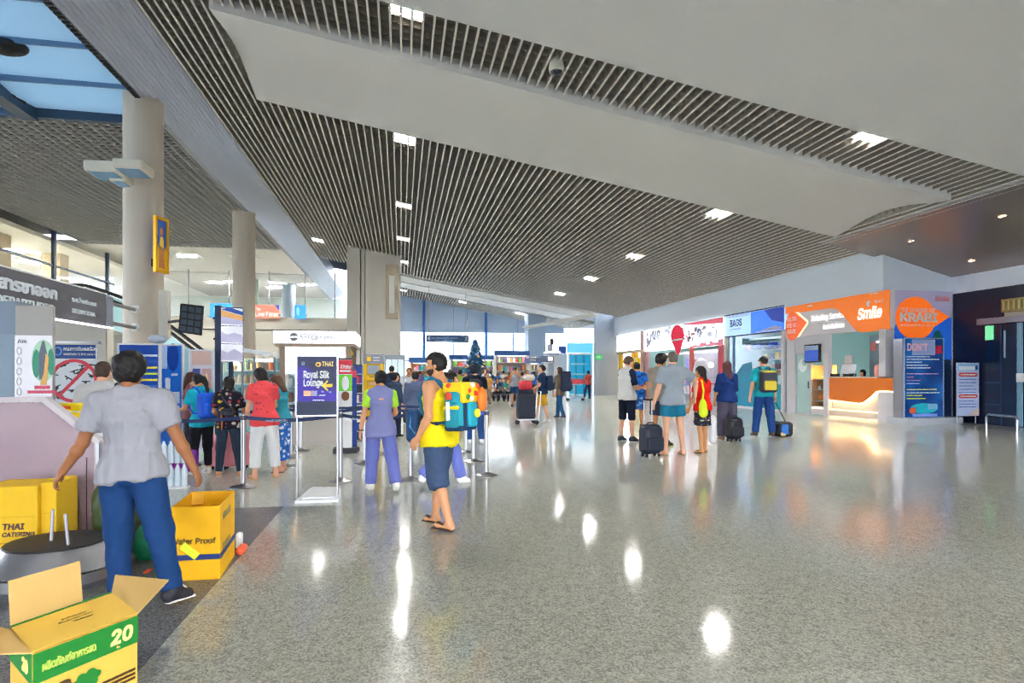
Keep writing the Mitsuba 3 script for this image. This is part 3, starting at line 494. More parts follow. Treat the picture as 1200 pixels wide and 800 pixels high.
put(t + '__glass', MB().slab([pts[2] + [0, .1, -.1], pts[3] + [0, .1, -.1], pts[3] + [0, .1, -1.3], pts[2] + [0, .1, -1.3]], (0, .02, 0)), 'glass_teal')
put(t + '__base', MB().slab([pts[0] + [0, .15, -.35], pts[2] + [0, .15, -.35], pts[2] * [1, 1, 0] + [0, .15, 0], pts[0] * [1, 1, 0] + [0, .15, 0]], (0, .1, 0)), mat('#8e8a82', .6))
# framed painting and projectors on the column
t = thing('framed_picture', 'gold framed picture of a robed figure on the round column', 'picture')
a, b = np.array([-6.30, 17.46, 4.09]), np.array([-5.92, 17.75, 4.09]); a = PY(181, 318, 17.3); b = PY(196.5, 321, 17.75); b[2] = a[2]
hgt = PY(181, 252, 17.3)[2] - a[2]; fr = Frame(a, b - a); w = np.linalg.norm(b - a)
put(t + '__frame', fr.shape(sg.box(0, 0, w, hgt).difference(sg.box(.06, .08, w - .06, hgt - .08)), -.04, .08), mat('#e0a818', .35, .5))
put(t + '__canvas', fr.rect(.05, .07, w - .05, hgt - .07, -.03, .03), mat('#2f5cae', .6)); put(t + '__canvas_gold', fr.shape(sg.Polygon([(.06, .08), (w - .06, .08), (w - .06, .7), (w * .6, .5), (.06, .75)]), .001, .003), mat('#e3b21a', .6))
put(t + '__painted_figure', fr.shape(sg.Polygon([(w * .3, .12), (w * .75, .12), (w * .68, .62), (w * .62, .95), (w * .42, .95), (w * .34, .6)]).union(ell(w * .52, 1.06, .06, .1)), .005, .003), mat('#b9763c', .6)); put(t + '__painted_robe', fr.shape(sg.Polygon([(w * .32, .7), (w * .7, .62), (w * .62, .92), (w * .42, .92)]), .009, .003), mat('#efd24a', .6))
put(t + '__hook', B((-6.4, 17.65, 4.3), (-6.15, 17.85, 4.5)), DARK)
def flood(x, y, z, w, d, h, label):
    t = thing('column_floodlight', label, 'floodlight'); put(t + '__case', roundbox((x, y, z), (x + w, y + d, z + h), .05, 10), mat('#d9d4c4', .5), smooth=30)
    put(t + '__lens', B((x + .08, y + .05, z - .015), (x + w - .08, y + d - .06, z + .005)), mat('#6f9cc0', .2)); put(t + '__bracket', MB().tube([(x + w / 2, y + d / 2, z + h / 2), (-6.66, 17.8, z + h / 2)], .05, 8), mat('#c9c4b4', .5))
a = PY(104, 204, 16.9); flood(a[0], 16.6, a[2], .75, .8, .27, 'white floodlight case leftmost on the round column')
a = PY(135, 199, 16.7); flood(a[0], 16.5, a[2], .68, .8, .24, 'white floodlight case in front of the round column')
a = PY(131, 214, 17.3); flood(a[0], 17.1, a[2], .4, .6, .3, 'white floodlight case lowest on the round column')
t = thing('skylight_floodlight', 'dark floodlight with a bright lamp under the blue skylight at the top left', 'floodlight'); c = PY(6, 117, 18.6); top = ZL + .2
put(t + '__lamp', MB().add([c + [-.35, -.25, 0], c + [-.35, .25, 0], c + [.3, .25, 0], c + [.3, -.25, 0]], [[0, 1, 2, 3]]), LB, emit=[24, 24, 25]); put(t + '__housing', roundbox(c + [-.42, -.3, .01], c + [.36, .3, .16], .05, 8), BLACK, smooth=30); put(t + '__stem', MB().tube([c + [0, 0, .1], [c[0], c[1], max(top, c[2] + .3)]], .04, 8), BLACK)
t = thing('skylight_spotlight', 'dark oval spotlight hanging under the blue skylight at the top left edge', 'spotlight'); c = PY(8, 55, 15.6)
put(t + '__body', MB().blob(c, (.42, .3, .16), 3), BLACK, smooth=True); put(t + '__stem', MB().tube([c, [c[0], c[1], max(top, c[2] + .3)]], .04, 8), BLACK)
# Box and bags near the man
t = thing('yellow_carton', 'tall open yellow carton with a blue band and yellow tape beside the man', 'cardboard box')
P0, P1, P2 = G(213, 678), G(258, 678), G(275, 650); P1 = G(258, 678); e = P2 - P1; P0 = P1 + np.array([-.34, -.0, 0]); P3 = P0 + e; Hb = .545
m = MB(); ring = [P0, P1, P2, P3]
for i in range(4):
    p, q = ring[i], ring[(i + 1) % 4]; inn = np.cross(up, q - p); inn = inn / np.linalg.norm(inn) * .008; m.slab([p, q, q + up * Hb, p + up * Hb], inn)
m.slab(ring, (0, 0, .01)); YB = mat('#e3a80e', .6, 0, .3); put(t + '__body', m, YB)
f1 = Frame(P0, P1 - P0); f2 = Frame(P1, P2 - P1); l1, l2 = np.linalg.norm(P1 - P0), np.linalg.norm(e)
put(t + '__band', f1.rect(0, .15, l1, .19, .002, .002), mat('#1d2f66', .5)); put(t + '__band', f2.rect(0, .15, l2, .19, .002, .002), mat('#1d2f66', .5))
put(t + '__lettering', f1.text(.0, .27, 'Water', .04, .002, bold=1, width=.15), mat('#2b2318', .6)); put(t + '__lettering', f1.text(.17, .27, 'Proof', .04, .002, bold=1, width=.14), mat('#2b2318', .6))
put(t + '__tape', f1.shape(shapely.affinity.rotate(sg.box(.06, .19, .2, .25), -40), .005, .004), mat('#dbe02a', .5))
m = MB(); m.add(*f2.rect(.1, .42, .42, .47, .002, .002).out()); m.add(*f2.text(.1, .19, 'CARGO', .05, .002, width=.3, bold=1).out()); put(t + '__side_print', m, mat('#8f7a3a', .6))
put(t + '__flap', MB().slab([P3 + up * Hb, P3 + up * Hb + (P2 - P3) * .3, P3 + up * (Hb - .1) + (P2 - P3) * .3 - e * .05, P3 + up * (Hb - .1) - e * .05], (0, -.004, 0)), mat('#e9bb3a', .6))
single('orange_wrapper', roundbox(G(275, 652) + [.0, .0, 0], G(284, 648) + [.03, .1, .07], .03, 8), mat('#e8623a', .5), 'crumpled orange wrapper lying behind the yellow carton', 'wrapper', smooth=True)
c = G(275, 645); single('white_wrapper', roundbox((c[0] - .01, c[1] + .05, 0), (c[0] + .04, c[1] + .14, .13), .015, 8), WHITE, 'white paper standing behind the yellow carton', 'paper', smooth=True)
single('red_tag', B(G(167, 672), G(176, 669) + [0, .05, .006]), mat('#d8452c', .5), 'small red paper lying on the dark floor by the man', 'paper')
def sack(name, c, r, col, label, seed, top=1.0):
    m = trimesh.creation.icosphere(4); v = np.array(m.vertices); n = meshkit.fbm(v * 2.2 + seed, 4, seed)
    v *= (.8 + .5 * n)[:, None]; v[:, 2] = np.maximum(v[:, 2], -.75); v = v * r; v[:, 2] -= v[:, 2].min()
    return single(name, (v + [c[0], c[1], 0], m.faces), col, label, 'bag', smooth=True)
c = G(172, 655); sack('green_sack', (c[0] + .02, c[1] + .05), (.13, .12, .17), mat('#1f7f5a', .35), 'shiny green plastic bag on the floor between the legs of the man', 3)
c = G(135, 655); sack('dark_green_sack', (c[0] - .07, c[1] + .22), (.18, .16, .4), mat('#3a4a2c', .45), 'tall dark green bag beside the steel turntable', 8)
c = G(205, 573); m = MB()
t = thing('water_bottle_pack', 'shrink-wrapped pack of clear water bottles behind the near man', 'bottle pack')
scene['bottle_plastic'] = {'type': 'principled', 'base_color': {'type': 'rgb', 'value': [.62, .70, .76]}, 'roughness': .1, 'specular': .6}
for lay in range(2):
    for i in range(4):
        x = c[0] - .17 + i * .085; put(t + '__bottle', MB().lathe([(0, 0), (.038, .005), (.04, .1), (.036, .11), (.04, .12), (.04, .22), (.014, .28), (.014, .3), (0, .3)], (x, c[1] + .1, .02 + lay * .31), 14), 'bottle_plastic', smooth=40)
put(t + '__tray', B((c[0] - .22, c[1] + .03, 0), (c[0] + .14, c[1] + .17, .02)), WHITE)
# ------------------------------------------------------------------ the queue, lounge sign and kiosk
posts = {}
BELT = mat('#24345e', .6)
def stanchion(key, px, py, label):
    c = G(px, py); posts[key] = c
    t = thing('queue_post', label, 'queue post', 'steel posts of the queue lanes')
    put(t + '__base', MB().lathe([(0, 0), (.165, 0), (.168, .012), (.15, .022), (.06, .045), (.03, .06), (0, .06)], (c[0], c[1], 0), 32), STEEL, smooth=35)
    put(t + '__pole', MB().lathe([(.03, .05), (.03, .90), (.034, .905), (.034, .98), (.025, .99), (0, .99)], (c[0], c[1], 0), 20), STEEL, smooth=35)
    put(t + '__belt_head', MB().lathe([(.0341, .91), (.037, .915), (.037, .965), (.0341, .97)], (c[0], c[1], 0), 20), mat('#55585f', .4, .6), smooth=35)
stanchion(0, 150, 570, 'steel queue post hidden behind the near man'); stanchion(1, 285, 571, 'steel queue post right of the yellow carton, nearest the camera')
stanchion(2, 399, 564, 'steel queue post under the right edge of the lounge sign'); stanchion(3, 481, 562, 'steel queue post between the staff woman and the man with the colourful backpack'); stanchion(4, 570, 557, 'steel queue post at the right end of the queue, beside the colourful backpack')
stanchion(5, 336, 547, 'steel queue post behind the lounge sign on the left, nearest of the three there'); stanchion(6, 341, 536, 'steel queue post behind the lounge sign on the left, second of the three there'); stanchion(7, 353, 528, 'steel queue post behind the left edge of the lounge sign, farthest')
stanchion(8, 243, 542, 'steel queue post beside the purple suitcase'); stanchion(9, 427, 543, 'steel queue post just left of the staff woman'); stanchion(10, 450, 532, 'steel queue post between the legs of the staff woman'); stanchion(11, 546, 530, 'steel queue post behind the colourful backpack, farther one'); stanchion(12, 555, 541, 'steel queue post behind the colourful backpack, nearer one')
def belt(i, j, label, text=False, col=None):
    a, b = posts[i], posts[j]; d = (b - a) / np.linalg.norm(b - a); m = MB(); a, b = a + d * .036, b - d * .036
    pts = [a + (b - a) * t + [0, 0, .94 - .05 * math.sin(math.pi * t)] for t in np.linspace(0, 1, 9)]
    for p, q in zip(pts[:-1], pts[1:]): m.slab([p - [0, 0, .024], q - [0, 0, .024], q + [0, 0, .024], p + [0, 0, .024]], np.cross(d, [0, 0, 1]) * .003)
    t = thing('queue_belt', label, 'queue belt', 'navy belts between the queue posts'); put(t + '__strap', m, mat(col, .5) if col else BELT)
    if text:
        c = a + (b - a) * .5; fr = Frame((c[0], c[1], .87), d); put(t + '__lettering', fr.text(-.35, .006, 'KRABI AIRPORT', .026, .003), mat('#c9d4e6', .5))
belt(0, 1, 'navy queue belt in front of the suitcases'); belt(1, 2, 'navy queue belt between the two posts by the lounge sign', True); belt(2, 3, 'navy queue belt behind the staff woman', True); belt(3, 4, 'bright blue queue belt behind the man with the colourful backpack', False, '#1f4fc0')
belt(5, 9, 'navy queue belt behind the lounge sign in the second lane', True); belt(6, 10, 'navy queue belt in the third lane behind the lounge sign', True); belt(12, 9, 'navy queue belt of the second lane behind the yellow shirt'); belt(11, 10, 'navy queue belt of the third lane behind the yellow shirt'); belt(7, 6, 'short navy queue belt at the back left of the lanes'); belt(8, 5, 'navy queue belt at the feet of the queueing women')
# lounge sign on two thin poles and a white base
t = thing('lounge_sign', 'purple lounge sign with white lettering and a yellow arrow on thin poles', 'sign')
b0, b1, b2, b3 = G(345, 590), G(397, 588), G(398, 574), G(364, 574); ys = 8.1
x0, x1 = PY(347, 450, ys)[0], PY(395.5, 450, ys)[0]; z0, z1 = PY(370, 487, ys)[2], PY(370, 417, ys)[2]
put(t + '__base_plate', MB().slab([b0, b1, b2, b3], (0, 0, .03)), mat('#e9ebee', .35)); put(t + '__base_sheet', MB().slab([b0 + (b2 - b0) * .12 + [.02, 0, .03], b1 + (b3 - b1) * .12 + [0, 0, .03], b2 + [-.02, -.04, .03], b3 + [0.03, -.04, .03]], (0, 0, .02)), WHITE)
for x in (x0 + .01, x1 + .0): put(t + '__pole', MB().tube([(x, ys, .0), (x, ys, z1)], .011, 10), STEEL, smooth=40)
fr = Frame((x0, ys, z0), (1, 0, 0)); w, h = x1 - x0, z1 - z0
put(t + '__frame', fr.shape(sg.box(-.01, -.01, w + .01, h + .012).difference(sg.box(.008, .012, w - .008, h - .008)), -.03, .045), mat('#d5d8de', .3, .4))
def f_purple(p, n, uv): return mikit.mix(lin('#3a22a0'), lin('#1c1f4c'), mikit.smoothstep(.25, .62, mikit.noise(p.x * 3.3 + 7, p.z * 4 + 2)))
put(t + '__panel', fr.rect(.006, .01, w - .006, h - .006, -.02, .03), mat(mikit.proc(f_purple), .35)); put(t + '__lower_panel', fr.rect(.008, .012, w - .008, h * .24, .012, .004), mat('#26304c', .4))
put(t + '__lettering', fr.text(.09, h * .63, 'Royal Silk', .085, .012, width=w * .62, bold=2), WHITE); put(t + '__lettering', fr.text(.09, h * .5, 'Lounge', .08, .012, width=w * .47, bold=2), WHITE)
put(t + '__logo_lettering', fr.text(w * .63, h * .83, 'THAI', .055, .012, width=w * .27, bold=2), mat('#f3d37a', .4)); put(t + '__logo_emblem', fr.shape(ell(w * .54, h * .86, .035, .03).difference(ell(w * .53, h * .855, .016, .012)), .012, .004), mat('#e8b04a', .4))
ar = sg.Polygon([(w * .62, h * .5), (w * .76, h * .6), (w * .78, h * .575), (w * .71, h * .525), (w * .88, h * .535), (w * .88, h * .48), (w * .71, h * .48), (w * .78, h * .43), (w * .76, h * .41)])
put(t + '__arrow', fr.shape(ar, .012, .004), mat('#f7cf3a', .4)); put(t + '__badge', fr.rect(.09, h * .33, .18, h * .42, .012, .004), mat('#eab08f', .4)); put(t + '__badge', fr.rect(.185, h * .33, .25, h * .42, .012, .004), mat('#9f9ac8', .4)); put(t + '__badge', fr.rect(.3, h * .39, .33, h * .42, .012, .004), mat('#8f8ae0', .4)); put(t + '__badge', fr.rect(.39, h * .38, .42, h * .41, .012, .004), mat('#5f9aa8', .4)); put(t + '__badge', fr.rect(.27, h * .335, .35, h * .35, .012, .004), mat('#e0dfe8', .4)); put(t + '__small_lettering', fr.rect(.2, h * .255, w * .68, h * .27, .012, .004), mat('#e0dfe8', .4)); put(t + '__corner_mark', fr.shape(sg.box(.07, h * .85, .1, h * .9).difference(sg.box(.078, h * .86, .092, h * .89)), .012, .004), mat('#9fb8d0', .4))
# souvenir kiosk with a white light box
t = thing('souvenir_kiosk', 'glass souvenir kiosk with brown frame under a white light box sign', 'kiosk')
yk = 14.2; X_ = lambda px, y=yk: PY(px, 430, y)[0]; Zp = lambda py: PY(370, py, yk)[2]
xa, xb, dk = X_(320), X_(416), 1.9; zt, zs = Zp(387.5), Zp(402.5)
put(t + '__sign_box', B((xa + .01, yk + .01, zs), (xb - .01, yk + dk, zt)), mat('#f0f0f2', .4)); put(t + '__sign_front', B((xa, yk, zs), (xb - .01, yk + .01, zt)), mat('#f0f0f2', .4), emit=[.72, .72, .78]); put(t + '__sign_side', B((xb - .01, yk, zs), (xb, yk + dk, zt)), mat('#f0f0f2', .4), emit=[1.0, 1.0, 1.05])
fr = Frame((xa, yk, zs), (1, 0, 0)); ww = xb - xa
put(t + '__sign_lettering', fr.text(ww * .33, .085, 'KRABI', .13, .003, width=ww * .2), mat('#7f7f8e', .5)); put(t + '__sign_script', fr.text(ww * .5, .09, 'souvenir', .10, .003, width=ww * .25, slant=.35), mat('#55555e', .5)); put(t + '__sign_emblem', fr.shape(ell(ww * .25, .14, .085, .085).difference(sg.box(ww * .2, .12, ww * .3, .16)), .003, .004), mat('#5f5f66', .5))
WOODK = mat('#8f7a66', .5)
put(t + '__top_rail', B((xa + .02, yk + .02, zs - .06), (xb - .02, yk + dk - .02, zs)), mat('#a08c78', .5))
for x, y in ((xa + .12, yk + .05), (xb - .2, yk + .05), (xa + .12, yk + dk - .15), (xb - .2, yk + dk - .15)): put(t + '__post', B((x, y, 0), (x + .1, y + .1, zs - .05)), WOODK)
put(t + '__cabinet_base', B((xa + .12, yk + .06, 0), (xb - .12, yk + dk - .06, .55)), mat('#b9b2aa', .5))
put(t + '__glass', B((xa + .22, yk + .09, .55), (xb - .2, yk + .095, zs - .06)), 'glass_sheet'); put(t + '__back_wall', B((xa + .15, yk + 1.0, .55), (xb - .15, yk + 1.03, zs - .06)), mat('#93a5a6', .5))
rng = random.Random(11)
GOODC = ['#c8402f', '#e0c23a', '#3a8a8f', '#d9dcd8', '#4a3a5a', '#2f6f3f', '#e58a2a', '#8a5a3a', '#57606f', '#b94a6a']
GN = dict(zip(GOODC, ('red', 'yellow', 'teal', 'white', 'dark purple', 'green', 'orange', 'brown', 'grey', 'pink')))
for i, z in enumerate((.9, 1.25, 1.6, 1.95)):
    put(t + '__shelf', B((xa + .2, yk + .4, z - .02), (xb - .2, yk + 1.0, z)), 'bottle_plastic')
    for j in range(9):
        x = xa + .26 + j * .165; c = rng.choice(GOODC); h = rng.uniform(.1, .24); m = MB()
        if rng.random() < .5: m.lathe([(0, 0), (.05, .01), (.055, h * .5), (.03, h * .8), (.025, h), (0, h)], (x, yk + .55, z), 14)
        else: m.add(*roundbox((x - .06, yk + .5, z), (x + .06, yk + .62, z + h), .015, 6))
        single('souvenir', m, mat(c, .4), f'{GN[c]} souvenir on the {["lowest", "second", "third", "top"][i]} shelf of the kiosk', 'souvenir', 'souvenirs in the kiosk', smooth=35)
t2 = put(t + '__spotlight', MB().blob((xa + .38, yk + .5, zs - .2), .05), LB, emit=[19, 10, 4])
# red and green poster stand at the kiosk
t = thing('snack_poster_stand', 'poster stand with a red header above a green picture at the kiosk corner', 'poster stand')
yy = 12.6; a, b = PY(397, 430, yy), PY(412.5, 430, yy); fr = Frame((a[0], yy, 0), (1, 0, 0)); w = b[0] - a[0]; Zq = lambda py: PY(405, py, yy)[2]
put(t + '__panel', fr.rect(0, .1, w, Zq(421), -.02, .02), WHITE); put(t + '__red_header', fr.rect(0, Zq(438), w, Zq(421.5), 0, .01), mat('#d5283a', .4)); put(t + '__lettering', fr.text(.02, Zq(432), 'Window', .08, .01, width=w * .85, slant=.2, bold=1), WHITE); put(t + '__lettering', fr.rect(.02, Zq(435.5), w - .02, Zq(433.5), .01, .003), WHITE)
put(t + '__green_print', fr.rect(0, Zq(458), w, Zq(439), 0, .008), mat('#6fd02a', .4)); put(t + '__white_print', fr.shape(ell(w * .5, Zq(449), w * .28, .14), .008, .003), WHITE); put(t + '__snack_print', fr.shape(ell(w * .5, Zq(464), w * .3, .09), .008, .003), mat('#7a4a2c', .5)); put(t + '__foot', fr.rect(-.1, 0, w + .1, .1, -.2, .3), DARK); put(t + '__top_edge', fr.rect(0, Zq(421), w, Zq(419.5), -.02, .03), BLACK)
# yellow money changer
t = thing('cash_machine', 'yellow cash machine with a grey header behind the staff woman', 'cash machine')
yy = 15.6; X_ = lambda px: PY(px, 430, yy)[0]; Zp = lambda py: PY(438, py, yy)[2]
put(t + '__body', B((X_(426), yy + .05, 0), (X_(449), yy + .8, Zp(426))), mat('#caa51c', .4)); put(t + '__header', B((X_(425.5), yy, Zp(426)), (X_(449.5), yy + .8, Zp(415))), mat('#80828e', .4))
fr = Frame((X_(426), yy + .05, 0), (1, 0, 0)); w = X_(449) - X_(426)
put(t + '__pillar', fr.rect(0, .1, w * .17, Zp(426), 0, .05), YEL); put(t + '__pillar', fr.rect(w * .83, .1, w, Zp(426), 0, .05), YEL); put(t + '__screen', fr.rect(w * .2, Zp(438), w * .8, Zp(428), 0, .02), mat('#8f97a4', .2)); put(t + '__keypad_shelf', fr.rect(w * .17, Zp(445), w * .83, Zp(440), 0, .15), mat('#f0c010', .4)); put(t + '__money_slot', fr.rect(w * .3, Zp(441.5), w * .55, Zp(440.7), .15, .005), DARK); put(t + '__lower_door', fr.rect(w * .2, .2, w * .8, Zp(447), 0, .03), mat('#e6b60e', .4)); put(t + '__print', fr.rect(w * .3, Zp(451), w * .7, Zp(448), .03, .004), mat('#f0b9a0', .4))
put(t + '__logo', Frame((X_(425.5), yy, 0), (1, 0, 0)).rect(w * .18, Zp(423), w * .4, Zp(417.5), 0, .01), mat('#f5c51a', .4)); m = Frame((X_(425.5), yy, 0), (1, 0, 0)).rect(w * .5, Zp(419.5), w * .85, Zp(418), 0, .01); m.add(*Frame((X_(425.5), yy, 0), (1, 0, 0)).rect(w * .5, Zp(423), w * .85, Zp(421.5), 0, .01).out()); put(t + '__header_lines', m, mat('#c9ccd4', .4))
# clutter of the counter shop right of the kiosk
rng = random.Random(4); yy = 15.0
t = thing('magazine_rack', 'magazine rack with mixed colourful covers at the kiosk side', 'rack'); a, b = PY(413, 430, yy), PY(424, 430, yy)
put(t + '__back', B((a[0], yy + .1, 0), (b[0], yy + .15, 1.75)), mat('#3a4a6a', .5))
for i in range(7):
    put(t + '__shelf', B((a[0], yy - .05, .2 + i * .22), (b[0], yy + .1, .215 + i * .22)), WHITE)
    for j in range(3):
        x = a[0] + .01 + j * (b[0] - a[0]) / 3; put(t + '__magazine', B((x, yy, .215 + i * .22), (x + .065, yy + .02, .38 + i * .22)), mat(rng.choice(['#d9d4e0', '#c83a4a', '#2a4a9a', '#e8e0d0', '#6a3a8a', '#e0b040', '#1f2a3a']), .4))
t = thing('magazine_display', 'dark blue standing poster beside the green poster', 'poster stand'); a, b = PY(412.5, 445, 12.9), PY(418, 445, 12.9)
put(t + '__panel', B((a[0], 12.9, .06), (b[0], 12.93, PY(415, 438, 12.9)[2])), mat('#1f3f8f', .4)); put(t + '__red_top', B((a[0], 12.89, PY(415, 442, 12.9)[2]), (b[0], 12.9, PY(415, 434, 12.9)[2])), mat('#d03a5a', .4)); put(t + '__foot', B((a[0] - .05, 12.8, 0), (b[0] + .05, 13.05, .06)), DARK)
# glass shop and boxes behind the queueing people
t = thing('glass_booth', 'glass fronted booth with white canopy behind the queueing women', 'booth')
yy = 17.0; X_ = lambda px: PY(px, 430, yy)[0]; Zp = lambda py: PY(290, py, yy)[2]
put(t + '__canopy', MB().slab([[X_(284), yy - .6, Zp(412)], [X_(322), yy - .6, Zp(418)], [X_(322), yy + 1.2, Zp(418)], [X_(284), yy + 1.2, Zp(412)]], (0, 0, .1)), mat('#dfe3e8', .4)); put(t + '__light', B((X_(300), yy - .05, Zp(424)), (X_(320), yy, Zp(420.5))), WHITE, emit=[2.2, 2.2, 2.3])
put(t + '__back_wall', B((X_(255), yy + .9, 0), (X_(324), yy + .95, Zp(419))), mat('#8fb4b6', .5)); put(t + '__side_wall', B((X_(226), yy + .9, 0), (X_(255), yy + .95, Zp(414))), mat('#9cc0be', .5))
for px in (257, 270, 284, 298, 309, 322): put(t + '__mullion', B((X_(px) - .02, yy, 0), (X_(px) + .02, yy + .05, Zp(418))), mat('#60707f', .4, .4))
for z in (.9, 1.25, 1.6): put(t + '__shelf', B((X_(258), yy + .5, z), (X_(322), yy + .9, z + .03)), mat('#d5e2e2', .4))
for i in range(24):
    z = (.93, 1.28, 1.63)[i % 3]; x = X_(259) + (i // 3) * (X_(321) - X_(259)) / 8; c = rng.choice(['#d9d2c0', '#5f8f92', '#b9a58a', '#39566a', '#c8785a', '#e8e8e0'])
    single('booth_jar', MB().lathe([(0, 0), (.07, 0), (.07, .16), (.04, .2), (.04, .24), (0, .24)], (x + .12, yy + .7, z), 12), mat(c, .3), f'{dict(zip(["#d9d2c0", "#5f8f92", "#b9a58a", "#39566a", "#c8785a", "#e8e8e0"], ["cream", "teal", "tan", "navy", "rust", "white"]))[c]} jar on the {["lowest", "middle", "top"][i % 3]} shelf of the glass booth', 'jar', 'jars in the glass booth', smooth=40)
c = PY(297, 426, 16.8); single('booth_lamp', MB().blob((PY(278, 425, 17.4)[0], 17.3, PY(278, 425, 17.4)[2]), .06), LB, 'warm glowing lamp in the glass booth', 'lamp', emit=[26, 15, 6])
# red low-fares sign and blue signs behind the mezzanine glazing
fr = Frame((PY(297.5, 372, 45.5)[0], 45.55, PY(298, 372.5, 45.5)[2]), (1, 0, 0)); w, h = PY(327, 372, 45.5)[0] - PY(297.5, 372, 45.5)[0], .92
t = thing('low_fares_sign', 'backlit red sign with white lettering above the kiosk', 'sign'); put(t + '__panel', fr.rect(0, 0, w, h, -.02, .04), mat('#e8604a', .4), emit=[.62, .16, .12]); put(t + '__lettering', fr.text(.08, .12, 'Low Fares', .3, .025, width=w * .92, bold=3), WHITE); put(t + '__lettering', fr.text(.12, .55, 'Fly', .17, .025, bold=2), WHITE); put(t + '__blue_corner', fr.shape(sg.Polygon([(w * .82, h), (w, h), (w, h * .55)]), .025, .01), mat('#2450b0', .4)); put(t + '__bracket', fr.rect(0, .2, w, .3, -.4, .38), DARK)
for p0, p1, lab in ((245.5, 274, 'backlit blue sign left of the second round column'), (345, 358, 'backlit blue sign right of the red sign')):
    a, b = PY(p0, 372, 45.4), PY(p1, 372, 45.4); fr = Frame((a[0], 45.5, PY(300, 372.5, 45.5)[2]), (1, 0, 0)); w = b[0] - a[0]
    t = thing('blue_airport_sign', lab, 'sign'); put(t + '__panel', fr.rect(0, 0, w, .95, -.02, .04), mat('#2a80d0', .4), emit=[.05, .28, .75]); put(t + '__picture', fr.shape(ell(w * .3, .5, w * .15, .3), .025, .01), mat('#8fd0f0', .4)); put(t + '__bracket', fr.rect(0, .2, w, .3, -.4, .38), DARK)
# ------------------------------------------------------------------ shop fronts on the right wall (plane X = XR, reading towards the camera)
def RF(yfar, z=0.0, x=XR): return Frame((x, yfar, z), (0, -1, 0))            # u runs towards the camera, n points into the hall
SGREY = mat('#b4aeb0', .45); TEALG = mat('#8fc0c0', .3)
# office with the orange sign
OY0, OY1 = 22.75, 17.35; w = OY0 - OY1
t = thing('ticketing_sign', 'orange and grey ticketing service sign above the orange counter', 'sign'); f = RF(OY0, 2.96, XR + .18); h = 1.2
put(t + '__panel', f.rect(.35, 0, w, h, 0, .16), SGREY, emit=[.13, .12, .12])
ORN = mat('#e06a14', .4); oe = [.38, .085, .004]
org = sg.Polygon([(0, h), (w, h), (w, -.06), (w * .77, -.06), (w * .72, .05), (w * .62, .55), (w * .56, .82), (w * .5, .9), (w * .2, .92), (w * .1, .95), (0, .93)])
put(t + '__orange_sheet', f.shape(org, .16, .03), ORN, emit=oe)
pin = shapely.union_all([ell(w * .085, .42, .36, .52), sg.Polygon([(w * .12, .9), (w * .235, .5), (w * .12, -.03)])]).buffer(.03)
put(t + '__pin', f.shape(pin, .17, .06), mat('#d9521c', .4), emit=[.42, .07, .02]); put(t + '__pin_glow', f.shape(pin.buffer(.07), .162, .008), WHITE, emit=[2.0, 1.2, .35])
for i, s in enumerate(('FULL SER', 'VICE AIR', 'TRAVEL')): put(t + '__pin_lettering', f.text(w * .02 + .04, .62 - i * .24, s, .15, .235, width=.62, bold=1), WHITE)
put(t + '__lettering', f.text(w * .28, .52, 'Ticketing Service', .2, .17, width=w * .34, bold=1, slant=.12), WHITE, emit=[1.1, 1.1, 1.1]); put(t + '__lettering', f.text(w * .41, .18, 'จำหน่ายบัตรโดยสาร', .17, .17, width=w * .21, thai=True, bold=1), WHITE, emit=[1.1, 1.1, 1.1]); put(t + '__underline', f.rect(w * .3, .42, w * .63, .45, .17, .01), WHITE)
put(t + '__logo_lettering', f.text(w * .74, .38, 'Smile', .34, .2, width=w * .2, bold=3, slant=.2), WHITE, emit=[1.5, .95, .7]); put(t + '__logo_lettering', f.text(w * .88, .84, 'THAI', .09, .2, width=w * .07, bold=1), WHITE); put(t + '__logo_emblem', f.shape(ell(w * .84, .85, .09, .1).difference(ell(w * .85, .83, .045, .05)), .2, .02), WHITE)
put(t + '__spot', f.rect(w * .26, h - .12, w * .31, h - .08, .2, .02), WHITE); put(t + '__spot', f.rect(w * .85, h - .06, w * .92, h - .03, .2, .02), WHITE)
# office front: door, screen, lit niche, counter
fo = RF(OY0); oy = lambda px: OY0 - PX(px, 450, XR)[1]
t = thing('ticket_office', 'pale office front with a frosted door under the orange sign', 'shop front')
PALE = mat('#c9c5c8', .45)
put(t + '__pillar', fo.rect(oy(923), 0, oy(932), 2.94, -.1, .14), PALE); put(t + '__header', fo.rect(oy(932), 2.3, oy(967), 2.94, -.1, .12), PALE); put(t + '__pillar', fo.rect(oy(966.5), 0, oy(972), 2.94, -.1, .16), PALE); put(t + '__pillar', fo.rect(oy(1033), 1.45, oy(1041), 2.94, -.2, .3), PALE)
d = put(t + '__door', fo.rect(oy(932.5), .05, oy(951), 2.3, -.05, .04), mat('#a9c4c0', .3)); put(d + '__handle', MB().tube([fo.p(oy(948), 1.0, .03), fo.p(oy(948), 1.25, .03)], .02, 8), DARK); put(d + '__frame', fo.shape(sg.box(oy(932), 0, oy(951.5), 2.33).difference(sg.box(oy(933.5), .06, oy(950), 2.27)), -.02, .05), mat('#b9b6b8', .4)); put(d + '__sticker', fo.shape(ell((oy(938) + oy(944)) / 2, 1.85, .25, .25).difference(ell((oy(938) + oy(944)) / 2 + .1, 1.95, .14, .12)), 0.005, .004), mat('#e6ecec', .4))
put(t + '__niche_back', fo.rect(oy(951), .35, oy(967), 1.85, -.5, .03), mat('#c99a72', .5)); put(t + '__niche_side', B((XR, OY0 - oy(951.6), .35), (XR + .5, OY0 - oy(951), 1.85)), mat('#b9906a', .5)); put(t + '__niche_lamp', MB().blob(fo.p(oy(963), 1.55, -.25), .09), LB, emit=[20, 9.5, 2.4])
